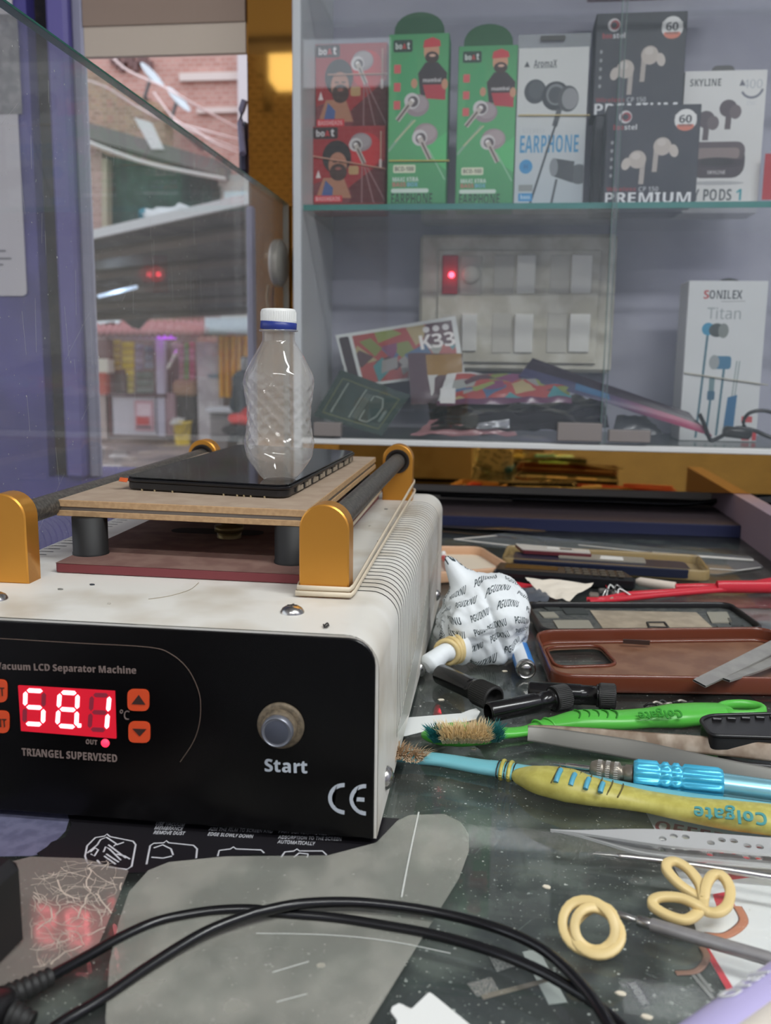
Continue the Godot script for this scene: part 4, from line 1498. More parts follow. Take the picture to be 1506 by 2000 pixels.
func stock() -> void:
	var sh := 0.335
	var red := art_red()
	var b1 := carton("earphone_box", "red earphone box standing on the shelf, lower of the two", 611, 247, 754, -1.045, 0.035, red, rgb(150, 34, 44), sh, "red earphone boxes")
	carton("earphone_box", "red earphone box stacked on top of the other red box", 616, 86, 757, -1.055, 0.035, red, rgb(150, 34, 44), pz(616, 247, -1.045).y + 0.0004, "red earphone boxes")
	band(b1, "thin pale band round the lower red box", 611, 305, 754, 330, -1.0442, rgb(200, 150, 130))
	band(b1, "thin pale band round the upper red box", 640, 146, 757, 144, -1.0538, rgb(196, 150, 130))
	var gr := art_green()
	carton("earphone_box", "tall green earphone box beside the red boxes", 760, 67, 878, -1.03, 0.035, gr, rgb(50, 128, 80), sh, "tall green boxes", 1)
	carton("earphone_box", "tall green earphone box beside the white earphone box", 896, 90, 1012, -1.034, 0.035, gr, rgb(56, 136, 82), sh, "tall green boxes", 1)
	band(b1, "thin yellow band round the green box next to the red ones", 760, 314, 878, 314, -1.0286, rgb(200, 180, 80))
	var wb := carton("earphone_box", "white earphone box with blue lettering and black earbuds", 1013, 94, 1152, -1.035, 0.035, art_white(), rgb(196, 198, 198), sh)
	var s := S()
	fbox(s, pz(1013, 68, -1.04), pz(1154, 94, -1.04), 0.0006)
	obj("hang_tab", s, pane(rgb(190, 196, 196), 0.35, 0.1), wb)
	s = S()
	extr(s, rounded(0.026, 0.005, 0.002), 0, 0.0012, Transform3D(Basis(Vector3.RIGHT, PI / 2.0), pz(1080, 75, -1.0385)))
	obj("hang_slot", s, mat(rgb(84, 84, 82), 0.6), wb)
	band(wb, "thin tan band round the white earphone box", 1013, 225, 1152, 225, -1.0336, rgb(206, 186, 130))
	var bl := art_black()
	carton("earbud_box", "black earbud box lying under the other two black boxes", 1164, 226, 1345, -1.06, 0.045, sheet(8, 8, rgb(48, 50, 58)), rgb(44, 46, 54), sh)
	carton("earbud_box", "black earbud box in shiny film, raised on another box", 1166, 26, 1344, -1.06, 0.045, bl, rgb(44, 46, 54), pz(1166, 226, -1.06).y + 0.0004, "black earbud boxes")
	carton("earbud_box", "black earbud box standing in front of the others", 1187, 206, 1371, -1.008, 0.04, bl, rgb(44, 46, 54), sh, "black earbud boxes")
	var sk := carton("earbud_box", "white earbud box with a dark charging case printed on it", 1338, 139, 1500, -1.07, 0.045, art_sky(), rgb(200, 200, 198), sh)
	s = S()
	extr(s, rounded(0.024, 0.012, 0.006), 0, 0.001, Transform3D(Basis(Vector3.RIGHT, PI / 2.0), pz(1412, 140, -1.075)))
	obj("hanger", s, mat(rgb(96, 96, 96), 0.6), sk)
	s = S()
	fbox(s, pz(1495, 300, -1.06), pz(1508, 390, -1.06), 0.0006)
	obj("red_spine", s, mat(rgb(176, 40, 50), 0.5), sk)
	carton("phone_box", "reddish box lying on the highest glass shelf", 1160, -60, 1440, -1.05, 0.08, sheet(8, 8, rgb(170, 90, 110)), rgb(176, 96, 116), pz(1000, 43, CBK).y + 0.0062)
	# lower compartment
	var fl := 0.0884
	var ti := carton("earphone_box", "white earphone box with blue earphones in the lower compartment", 1346, 548, 1502, -1.06, 0.05, art_titan(), rgb(200, 200, 202), fl)
	s = S()
	lathe(s, [[0.026, 0], [0.026, 0.0008], [0, 0.0008]], 24, Transform3D(Basis(Vector3.RIGHT, PI / 2.0), Vector3(pz(1430, 552, -1.075).x, pz(1430, 552, -1.075).y - 0.02, -1.09)))
	obj("hanger", s, mat(rgb(60, 62, 60), 0.5), ti)
	band(ti, "thin pale band round the white box with blue earphones", 1336, 728, 1500, 752, -1.0586, rgb(176, 172, 156))
	# phone back packet with the big model mark
	var kz := -1.10
	var k0 := pz(682, 758, kz)
	var k1 := pz(908, 730, kz)
	var k2 := pz(890, 617, kz - 0.02)
	var k3 := pz(655, 655, kz - 0.02)
	var im := sheet(400, 220, rgb(206, 210, 208))
	var art := art_collage(5)
	art.resize(330, 196)
	im.blit_rect(art, Rect2i(0, 0, 330, 196), Vector2i(54, 14))
	rc(im, 8, 12, 34, 190, rgb(58, 46, 56), 8)
	poly(im, PackedVector2Array([Vector2(300, 14), Vector2(384, 14), Vector2(384, 110), Vector2(280, 90)]), rgb(84, 58, 68))
	for k in 3: ell(im, 298 + k * 32, 36, 11, 12, rgb(206, 204, 204))
	words(im, "K33", 270, 56, 116, 54, rgb(226, 222, 220))
	s = S()
	pillow(s, k0, k1, k2, k3, 0.002, 8, 0.002, 3)
	var pk := thing("phone_packet", "colourful packet marked K33 leaning on the switch board", "packet", (k0 + k1) / 2.0)
	obj("packet", s, printed(im, 0.3), pk)
	# dark mauve packet below it
	im = sheet(200, 220, rgb(92, 74, 82))
	poly(im, PackedVector2Array([Vector2(66, 8), Vector2(196, 0), Vector2(200, 90), Vector2(70, 110)]), rgb(150, 118, 74))
	poly(im, PackedVector2Array([Vector2(70, 100), Vector2(110, 100), Vector2(96, 116), Vector2(92, 170), Vector2(80, 190)]), rgb(190, 190, 188))
	s = S()
	pillow(s, pz(803, 790, -1.055), pz(905, 788, -1.055), pz(903, 690, -1.085), pz(796, 690, -1.085), 0.003, 8, 0.003, 9)
	tag(obj("foil_packet", s, printed(im, 0.3)), "dull mauve foil packet with a tan patch", "packet")
	# bright foil packet
	im = art_collage(8)
	rc(im, 0, 0, 320, 8, rgb(196, 198, 196))
	rc(im, 0, 0, 26, 190, rgb(206, 208, 206))
	poly(im, PackedVector2Array([Vector2(0, 190), Vector2(320, 190), Vector2(320, 160), Vector2(0, 170)]), rgb(96, 56, 84))
	s = S()
	pillow(s, pz(852, 792, -1.02), pz(1118, 785, -1.025), pz(1105, 733, -1.06), pz(874, 727, -1.06), 0.005, 10, 0.006, 12)
	tag(obj("foil_packet", s, printed(im, 0.18)), "bright patchwork foil packet lying in the middle", "packet")
	s = S()
	fbox(s, pz(860, 758, -1.005), pz(889, 788, -1.005), 0.0006)
	tag(obj("price_tag", s, M.white_card), "small white tag hanging on the patchwork packet", "tag")
	s = S()
	pillow(s, pz(842, 838, -1.0), pz(1135, 838, -1.0), pz(1130, 792, -1.06), pz(835, 786, -1.06), 0.008, 10, 0.008, 14)
	tag(obj("foil_bag", s, mat(rgb(40, 34, 38), 0.15, 0.3)), "flat black foil bag under the patchwork packet", "bag")
	s = S()
	pillow(s, pz(800, 850, -1.0), pz(1010, 848, -1.0), pz(990, 822, -1.02), pz(842, 822, -1.02), 0.004, 10, 0.006, 15)
	tag(obj("clear_bag", s, mat(rgb(150, 108, 112), 0.12)), "crumpled pinkish bag tied with a band at the door", "bag")
	s = S()
	pillow(s, pz(930, 838, -0.999), pz(995, 836, -0.999), pz(995, 818, -1.0), pz(935, 826, -1.0), 0.002, 8, 0.006, 16)
	tag(obj("clear_bag", s, mat(rgb(176, 178, 182), 0.1, 0.5)), "small silvery bag beside the pinkish bag", "bag")
	# dark green packet with line drawing
	im = sheet(320, 240, rgb(64, 76, 74))
	var lc := rgb(150, 158, 150)
	for q in [[30, 40, 290, 40], [290, 40, 290, 215], [290, 215, 30, 215], [30, 215, 30, 40]]: seg(im, Vector2(q[0], q[1]), Vector2(q[2], q[3]), 2, rgb(150, 146, 96))
	seg(im, Vector2(62, 50), Vector2(62, 205), 5, lc)
	seg(im, Vector2(146, 50), Vector2(146, 205), 5, lc)
	for k in 3: seg(im, Vector2(160 + k * 9, 70), Vector2(160 + k * 9, 200), 2, lc)
	for q in [[196, 70, 232, 70], [232, 70, 250, 110], [250, 110, 250, 160], [250, 160, 226, 200], [226, 200, 190, 200], [190, 70, 190, 100], [190, 200, 190, 150]]: seg(im, Vector2(q[0], q[1]), Vector2(q[2], q[3]), 5, lc)
	rc(im, 266, 120, 12, 60, rgb(110, 120, 116))
	s = S()
	pillow(s, pz(612, 812, -1.0), pz(745, 852, -0.998), pz(802, 772, -1.05), pz(665, 722, -1.06), 0.002, 8, 0.002, 18)
	tag(obj("battery_packet", s, printed(im, 0.35)), "dark green packet with a pale line drawing", "packet")
	# long dark packet leaning to the right
	im = sheet(320, 120, rgb(44, 32, 46))
	for x in 320:
		im.fill_rect(Rect2i(x, 66, 1, 54), rgb(62, 60, 92).lerp(rgb(160, 64, 98), smoothstep(0.4, 0.9, x / 320.0)))
	rc(im, 96, 66, 60, 34, rgb(50, 96, 134))
	s = S()
	pillow(s, pz(1012, 735, -1.05), pz(1392, 852, -1.01), pz(1345, 806, -1.02), pz(1040, 700, -1.07), 0.0025, 8, 0.002, 19)
	tag(obj("long_packet", s, printed(im, 0.3)), "long dark purple packet slanting down to the right", "packet")
	s = S()
	pillow(s, pz(1195, 850, -1.03), pz(1300, 850, -1.03), pz(1262, 812, -1.05), pz(1205, 810, -1.05), 0.004, 8, 0.004, 20)
	tag(obj("dark_bag", s, mat(rgb(70, 72, 78), 0.3)), "small dark grey bag under the slanting packet", "bag")
	s = S()
	pillow(s, pz(1020, 838, -1.02), pz(1190, 838, -1.02), pz(1180, 778, -1.07), pz(1090, 770, -1.07), 0.006, 8, 0.006, 22)
	tag(obj("dark_bag", s, mat(rgb(34, 32, 40), 0.2)), "glossy black bag under the slanting packet", "bag")
	# earphone lead in front of the white box
	var ca := thing("charger_lead", "black lead and plug lying before the white box", "cable", pz(1440, 852, -1.03))
	var pts := PackedVector3Array()
	for q in [[1366, 808], [1376, 830], [1384, 852], [1392, 860], [1420, 846], [1440, 836], [1470, 840], [1500, 852], [1530, 862]]: pts.append(pz(q[0], q[1], -1.01))
	s = S()
	sweep(s, curve(pts, 5), 0.0022, 8)
	obj("lead", s, M.rubber, ca)
	pts = PackedVector3Array()
	for q in [[1460, 845], [1452, 826], [1462, 808], [1485, 802], [1510, 806], [1540, 820]]: pts.append(pz(q[0], q[1], -1.012))
	s = S()
	sweep(s, curve(pts, 5), 0.002, 8)
	obj("lead", s, M.rubber, ca)
	s = S()
	var pa := pz(1412, 842, -1.008)
	var pb := pz(1468, 848, -1.008)
	sweep(s, PackedVector3Array([pa, pa.lerp(pb, 0.1), pa.lerp(pb, 0.9), pb]), [Vector2(0.004, 0.004), Vector2(0.007, 0.006), Vector2(0.007, 0.006), Vector2(0.003, 0.003)], 10, Vector3.UP, 3.0)
	obj("plug_body", s, M.black_plastic, ca)

# ---------- the separator machine ----------
const MX := -0.138     # its middle
const MW := 0.098      # half its width
const MT := 0.0792     # top of its casing
const MF := -0.3064    # front
const MB := -0.6525    # back
const PF := -0.3048    # face of the front panel
const FR := Basis(Vector3(1, 0, 0), Vector3(0, 0, 1), Vector3(0, 1, 0))
func pf(x: float, y: float) -> Vector3:
	return pz(x, y, PF)
# a thin shape on the panel from pixel corners
func decal(parent: Node, called: String, pts: Array, m: Material, th := 0.0003, rr := 0.0, z := PF) -> MeshInstance3D:
	var p := []
	for q in pts:
		var v := pz(q[0], q[1], z)
		p.append(Vector2(v.x, v.y))
	var s := S()
	extr(s, rcorner(p, rr, 4) if rr > 0.0 else PackedVector2Array(p), 0, th, Transform3D(FR, Vector3(0, 0, z)))
	return obj(called, s, m, parent)
func screw(parent: Node, xf: Transform3D, r: float) -> void:
	var s := S()
	lathe(s, [[r, 0], [r * 0.98, r * 0.12], [r * 0.8, r * 0.38], [r * 0.5, r * 0.55], [r * 0.3, r * 0.6], [0, r * 0.62]], 24, xf)
	var h := obj("screw", s, M.steel, parent)
	s = S()
	box(s, Vector3(r * 0.8, r * 0.06, r * 0.13), Transform3D(xf.basis, xf * Vector3(0, r * 0.61, 0)))
	box(s, Vector3(r * 0.13, r * 0.06, r * 0.8), Transform3D(xf.basis, xf * Vector3(0, r * 0.61, 0)))
	obj("cross_slot", s, mat(rgb(60, 58, 56), 0.5), h)
func ring_poly(r0: float, r1: float, a0: float, a1: float, n: int) -> PackedVector2Array:
	var p := PackedVector2Array()
	for k in n + 1: p.append(Vector2(cos(lerpf(a0, a1, float(k) / n)), sin(lerpf(a0, a1, float(k) / n))) * r1)
	for k in n + 1: p.append(Vector2(cos(lerpf(a1, a0, float(k) / n)), sin(lerpf(a1, a0, float(k) / n))) * r0)
	return p
func machine() -> void:
	var m := thing("screen_separator", "white screen separator machine with a black front panel", "machine", Vector3(MX, 0, -0.48))
	var r := 0.012
	# casing with real slots: profile across, cells along
	var prof := []
	prof.append(Vector2(MW, 0.003))
	prof.append(Vector2(MW, 0.015))
	prof.append(Vector2(MW, MT - r))
	for k in range(1, 9):
		var a := PI / 2.0 * k / 8.0
		prof.append(Vector2(MW - r + cos(a) * r, MT - r + sin(a) * r))
	prof.append(Vector2(MW - r - 0.0066, MT))
	var half := prof.size()
	for k in half: prof.append(Vector2(-prof[half - 1 - k].x, prof[half - 1 - k].y))
	var zs := [MF]
	var slot := [false]
	for k in 36:
		var z := lerpf(-0.3696, -0.6135, k / 35.0)
		zs.append(z + 0.00065)
		slot.append(true)
		zs.append(z - 0.00065)
		slot.append(false)
	zs.append(MB)
	var s := S()
	smooth(s)
	for i in prof.size() - 1:
		var slotted: bool = (i >= 1 and i < half - 1) or (i >= half and i < prof.size() - 2)
		for k in zs.size() - 1:
			if slotted and slot[k]: continue
			var a: Vector2 = prof[i]
			var b: Vector2 = prof[i + 1]
			face(s, [Vector3(MX + a.x, a.y, zs[k]), Vector3(MX + b.x, b.y, zs[k]), Vector3(MX + b.x, b.y, zs[k + 1]), Vector3(MX + a.x, a.y, zs[k + 1])], Vector3(MX, 0.03, (zs[k] + zs[k + 1]) / 2.0))
	obj("casing", s, M.white_paint, m)
	var pp := PackedVector2Array()
	for q in prof: pp.append(Vector2(MX + q.x, q.y))
	s = S()
	extr(s, grow(pp, -0.0012), 0, MF - MB - 0.004, Transform3D(FR, Vector3(0, 0, MB + 0.002)))
	obj("slot_liner", s, mat(rgb(30, 27, 24), 0.9), m)
	s = S()
	extr(s, pp, 0, 0.0012, Transform3D(FR, Vector3(0, 0, MF - 0.0012)))
	obj("front_frame", s, M.white_paint, m)
	s = S()
	extr(s, pp, 0, 0.0012, Transform3D(FR, Vector3(0, 0, MB)))
	obj("back_plate", s, M.white_paint, m)
	for x in [-0.08, 0.08]:
		for z in [-0.33, -0.62]:
			s = S()
			lathe(s, [[0, 0.0008], [0.006, 0.0008], [0.006, 0.0008], [0.007, 0.0035], [0, 0.0035]], 16, Transform3D(Basis(), Vector3(MX + x, 0, z)))
			obj("foot", s, M.rubber, m)
	# clear tape across the slots
	s = S()
	var tz_ := [px(776, 1432, -0.0397), px(800, 1392, -0.0397), px(857, 1075, -0.0397), px(846, 1105, -0.0397)]
	flat(s)
	slab4(s, tz_[0], tz_[1], tz_[2], tz_[3], 0.0002)
	obj("tape_strip", s, pane(rgb(216, 216, 208), 0.45, 0.3), m, true, "strip of clear tape")
	# front panel
	s = S()
	var fp := PackedVector2Array()
	var x0 := MX - MW + 0.001
	var x1 := MX + MW - 0.001
	fp.append(Vector2(x1, 0.0036))
	for k in 7: fp.append(Vector2(x1 - 0.0095 + cos(PI / 12.0 * k) * 0.0095, MT - 0.0101 + sin(PI / 12.0 * k) * 0.0095))
	for k in 7: fp.append(Vector2(x0 + 0.0095 - sin(PI / 12.0 * k) * 0.0095, MT - 0.0101 + cos(PI / 12.0 * k) * 0.0095))
	fp.append(Vector2(x0, 0.0036))
	extr(s, fp, 0, PF - MF, Transform3D(FR, Vector3(0, 0, MF)), 0.0004)
	var p := obj("front_panel", s, M.black_panel, m, true, "glossy black front panel")
	s = S()
	var op := PackedVector3Array()
	for q in [[-60, 1244], [0, 1247], [150, 1256], [290, 1264], [335, 1278], [368, 1308], [388, 1350], [392, 1385], [388, 1420], [376, 1452], [352, 1488]]: op.append(pf(q[0], q[1]))
	sweep(s, curve(op, 5), Vector2(0.00015, 0.00022), 6, Vector3.BACK)
	obj("outline_groove", s, mat(rgb(96, 78, 68), 0.6), p)
	lettering(p, "Vacuum LCD Separator Machine", pf(-7, 1302), pf(266, 1311), Vector3.BACK, M.print_dim, true, 1.0)
	lettering(p, "TRIANGEL SUPERVISED", pf(43, 1468), pf(229, 1481), Vector3.BACK, M.print_dim, true, 1.15)
	lettering(p, "OUT", pf(168, 1448), pf(190, 1450), Vector3.BACK, M.print_dim, true, 1.1)
	lettering(p, "°C", pf(234, 1394), pf(253, 1397), Vector3.BACK, M.print_dim, false, 1.25)
	lettering(p, "Start", pf(517, 1494), pf(600, 1498), Vector3.BACK, M.print_grey, true, 0.95)
	# the two round letters of the conformity mark
	var k1 := pf(643, 1561).distance_to(pf(715, 1562)) / 2.3
	for q in [[673, 1560], [715, 1562]]:
		var c := pf(q[0], q[1])
		s = S()
		extr(s, ring_poly(k1 * 0.78, k1 * 1.02, PI / 2.0, PI * 1.5, 20), 0, 0.0003, Transform3D(FR, c))
		obj("conformity_mark", s, M.print_grey, p)
		if q[0] > 700:
			s = S()
			bx(s, c.x - k1 * 0.8, c.x - k1 * 0.1, c.y - k1 * 0.12, c.y + k1 * 0.12, PF, PF + 0.0003)
			obj("conformity_mark", s, M.print_grey, p)
	# display
	var dw := decal(p, "display_window", [[36, 1338], [225, 1349], [228, 1442], [42, 1427]], glow(rgb(190, 6, 34), 0.55), 0.0004, 0.0003)
	dw.set_meta("label", "red lit display window")
	var lit := glow(rgb(255, 124, 132), 6.0)
	var dim := mat(rgb(150, 40, 60), 0.5)
	var dz := PF + 0.0004
	for d in [[[50, 1348], [86, 1350], [48, 1413], [84, 1415], "acdfg"], [[117, 1352], [152, 1354], [112, 1417], [149, 1420], "abcdefg"], [[180, 1357], [214, 1358], [175, 1424], [208, 1426], "bc"]]:
		var tl := Vector2(d[0][0], d[0][1])
		var tr := Vector2(d[1][0], d[1][1])
		var bl := Vector2(d[2][0], d[2][1])
		var br := Vector2(d[3][0], d[3][1])
		var ml := (tl + bl) / 2.0
		var mr := (tr + br) / 2.0
		var segs := {"a": [tl, tr], "b": [tr, mr], "c": [mr, br], "d": [bl, br], "e": [ml, bl], "f": [tl, ml], "g": [ml, mr]}
		var names := "abcdefg"
		for i in 7:
			var ch := names[i]
			var a: Vector2 = segs[ch][0].lerp(segs[ch][1], 0.07)
			var b: Vector2 = segs[ch][1].lerp(segs[ch][0], 0.07)
			var t := (b - a).normalized() * 4.2
			var nn := t.orthogonal()
			var g := []
			for v in [a, a + t + nn, b - t + nn, b, b - t - nn, a + t - nn]: g.append([v.x, v.y])
			var on: bool = ch in d[4]
			decal(p, "display_segment" if on else "unlit_segment", g, lit if on else dim, 0.00012, 0.0, dz)
	decal(p, "decimal_point", [[151, 1413], [159, 1413], [159, 1421], [151, 1421]], lit, 0.00012, 0.0004, dz)
	var al := AreaLight3D.new()
	al.name = "display_light"
	al.area_size = Vector2(0.030, 0.013)
	al.light_color = rgb(255, 30, 60)
	al.light_energy = 0.00006
	al.area_range = 3.0
	al.shadow_enabled = true
	var dc := pf(133, 1390)
	al.transform = Transform3D(Basis(Vector3.UP, PI), dc + Vector3(0, 0, 0.0012))
	add_child(al)
	var ledp := pf(206, 1451)
	s = S()
	lathe(s, [[0.0016, 0], [0.0016, 0.0004], [0, 0.0008]], 14, Transform3D(FR, ledp))
	obj("output_led", s, glow(rgb(255, 40, 70), 2.2), p, true, "small glowing red lamp")
	var org := mat(rgb(214, 74, 34), 0.45)
	for b in [[-20, 1326, 15, 1371], [-16, 1387, 19, 1431], [250, 1345, 292, 1388], [252, 1408, 294, 1450]]:
		var bt := decal(p, "key", [[b[0], b[1]], [b[2], b[1] + 1], [b[2], b[3]], [b[0], b[3] - 1]], org, 0.0006, 0.0024)
		if b[0] < 0:
			lettering(bt, "SET" if b[1] < 1350 else "INT", pz(b[0] + 1, b[1] + 24, PF + 0.0006), pz(b[2] - 6, b[1] + 25, PF + 0.0006), Vector3.BACK, mat(rgb(64, 36, 26), 0.6), false, 1.2)
		else:
			var y1: float = b[3] - 13 if b[1] < 1400 else b[1] + 15
			var y2: float = b[1] + 12 if b[1] < 1400 else b[3] - 12
			decal(bt, "arrow", [[b[0] + 7, y1], [b[2] - 8, y1 + 1], [(b[0] + b[2]) / 2.0, y2]], mat(rgb(52, 26, 20), 0.6), 0.0002, 0.0, PF + 0.0006)
	# start button
	var c := pf(549, 1416)
	s = S()
	lathe(s, [[0.0086, 0], [0.0086, 0.0010], [0.0078, 0.0014], [0.0064, 0.0014], [0.0064, 0.0014], [0.0064, 0.0042], [0.0060, 0.0046], [0.0056, 0.0046]], 36, Transform3D(FR, c))
	var bn := obj("start_button", s, grainy(rgb(122, 108, 88), rgb(92, 82, 68), 0.03, 0.02, 0.65, 0.3, 12), p, true, "grimy brass collar of the start button")
	s = S()
	lathe(s, [[0.0057, 0.0044], [0.0057, 0.0066], [0.0052, 0.0071], [0.0052, 0.0071], [0.0049, 0.0068], [0.0049, 0.0068], [0, 0.0064]], 36, Transform3D(FR, c))
	obj("button_rim", s, mat(rgb(120, 122, 130), 0.35, 0.5), bn)
	s = S()
	lathe(s, [[0.0049, 0.0066], [0.003, 0.0072], [0, 0.0075]], 32, Transform3D(FR, c))
	obj("button_lens", s, mat(rgb(66, 69, 80), 0.35), bn)
	# screws
	screw(m, Transform3D(Basis(), py(571, 1196, MT)), 0.0047)
	screw(m, Transform3D(Basis(), py(-8, 1170, MT)), 0.0047)
	var sd := Basis(Vector3.BACK, -PI / 2.0)
	screw(m, Transform3D(sd, Vector3(MX + MW, 0.0135, -0.334)), 0.0047)
	screw(m, Transform3D(sd, px(822, 1306, MX + MW)), 0.0047)
	screw(m, Transform3D(sd, px(853, 1162, MX + MW)), 0.004)
	# posts and rails
	for x in [-0.0693, -0.207]:
		for zf in [-0.3557, -0.6174]:
			s = S()
			var q := PackedVector2Array([Vector2(-0.01025, 0), Vector2(0.01025, 0)])
			for k in 15: q.append(Vector2(cos(PI * k / 14.0) * 0.01025, 0.0384 - 0.01025 + sin(PI * k / 14.0) * 0.01025))
			extr(s, q, 0, 0.0112, Transform3D(FR, Vector3(x, MT, zf - 0.0112)), 0.0006)
			obj("rail_post", s, M.gold, m, true, "gold anodised rail post")
		s = S()
		sweep(s, PackedVector3Array([Vector3(x, 0.1062, -0.3662), Vector3(x, 0.1062, -0.6060)]), 0.0052, 20)
		var rl := obj("rail", s, grainy(rgb(100, 96, 90), rgb(56, 54, 51), 0.06, 0.04, 0.45, 0.2, 14, [0.25, 0.75]), m, true, "dark round rail")
		s = S()
		sweep(s, PackedVector3Array([Vector3(x, 0.1062, -0.6060), Vector3(x, 0.1062, -0.6175)]), 0.0053, 20)
		obj("rail_end", s, mat(rgb(84, 82, 78), 0.4, 0.4), rl)
		s = S()
		lathe(s, [[0.0054, 0], [0.0054, 0.0016], [0.0082, 0.0016], [0.0082, 0.0016], [0.0082, 0]], 28, Transform3D(FR, Vector3(x, 0.1062, -0.6174)))
		obj("collar", s, mat(rgb(36, 28, 24), 0.6), m)
	# red base plate with its standoffs
	s = S()
	extr(s, rcorner([Vector2(-0.1956, -0.377), Vector2(-0.0822, -0.375), Vector2(-0.0822, -0.622), Vector2(-0.1956, -0.622)], 0.002), 0, 0.0042, shift(MT + 0.0002), 0.0004)
	var rp := obj("base_plate", s, M.red_plate, m, true, "dusty maroon base plate")
	s = S()
	extr(s, PackedVector2Array([Vector2(-0.1952, -0.3770), Vector2(-0.0826, -0.3750), Vector2(-0.0826, -0.6216), Vector2(-0.1952, -0.6216)]), 0, 0.0002, shift(MT + 0.0044))
	obj("dust_layer", s, grainy(rgb(126, 98, 88), rgb(112, 82, 74), 0.02, 0.1, 0.8, 0.0, 8), rp)
	s = S()
	var oc := py(425, 1039, MT + 0.0044)
	extr(s, rounded(0.05, 0.014, 0.0069, 6, Vector2(oc.x, oc.z)), 0, 0.0002, shift(MT + 0.00455))
	obj("slot_hole", s, mat(rgb(30, 16, 14), 0.7), rp)
	s = S()
	var bc := py(448, 1050, MT + 0.0044)
	lathe(s, [[0.0062, 0], [0.0062, 0.003], [0.0052, 0.0034], [0.0052, 0.0034], [0.0075, 0.0036], [0.0075, 0.0066], [0.004, 0.007], [0.004, 0.017]], 20, Transform3D(Basis(), Vector3(bc.x, MT + 0.0044, bc.z)))
	obj("centre_bolt", s, mat(rgb(120, 104, 66), 0.45, 0.7), m)
	for q in [[-0.1885, -0.3985], [-0.092, -0.3975], [-0.1885, -0.6], [-0.094, -0.6]]:
		s = S()
		lathe(s, [[0.0083, 0], [0.0083, 0.0012], [0.0080, 0.0016], [0.0080, 0.0177], [0, 0.0177]], 28, Transform3D(Basis(), Vector3(q[0], MT + 0.0044, q[1])))
		obj("standoff", s, mat(rgb(20, 19, 19), 0.6), m, true, "black round standoff")
	var fl := Vector2(-0.2037, -0.397)
	var fr := Vector2(-0.0838, -0.391)
	var bk := Vector2(-0.0838, -0.614)
	var bl2 := Vector2(-0.2037, -0.62)
	var o := [fl, fr, bk, bl2]
	s = S()
	extr(s, PackedVector2Array(o), 0.1014, 0.1041, Transform3D(), 0.0002)
	obj("heater_plate", s, M.plate_edge, m, true, "lower brown laminate")
	s = S()
	extr(s, grow(PackedVector2Array(o), -0.0007), 0.1041, 0.1058, Transform3D())
	obj("heater_plate", s, mat(rgb(120, 112, 104), 0.5, 0.3), m, true, "grey metal layer")
	s = S()
	extr(s, PackedVector2Array(o), 0.1058, 0.109, Transform3D(), 0.0002)
	obj("heater_plate", s, M.plate_edge, m, true, "upper brown laminate")
	s = S()
	extr(s, grow(PackedVector2Array(o), -0.0003), 0.109, 0.1091, Transform3D())
	obj("top_skin", s, M.brown_plate, m)

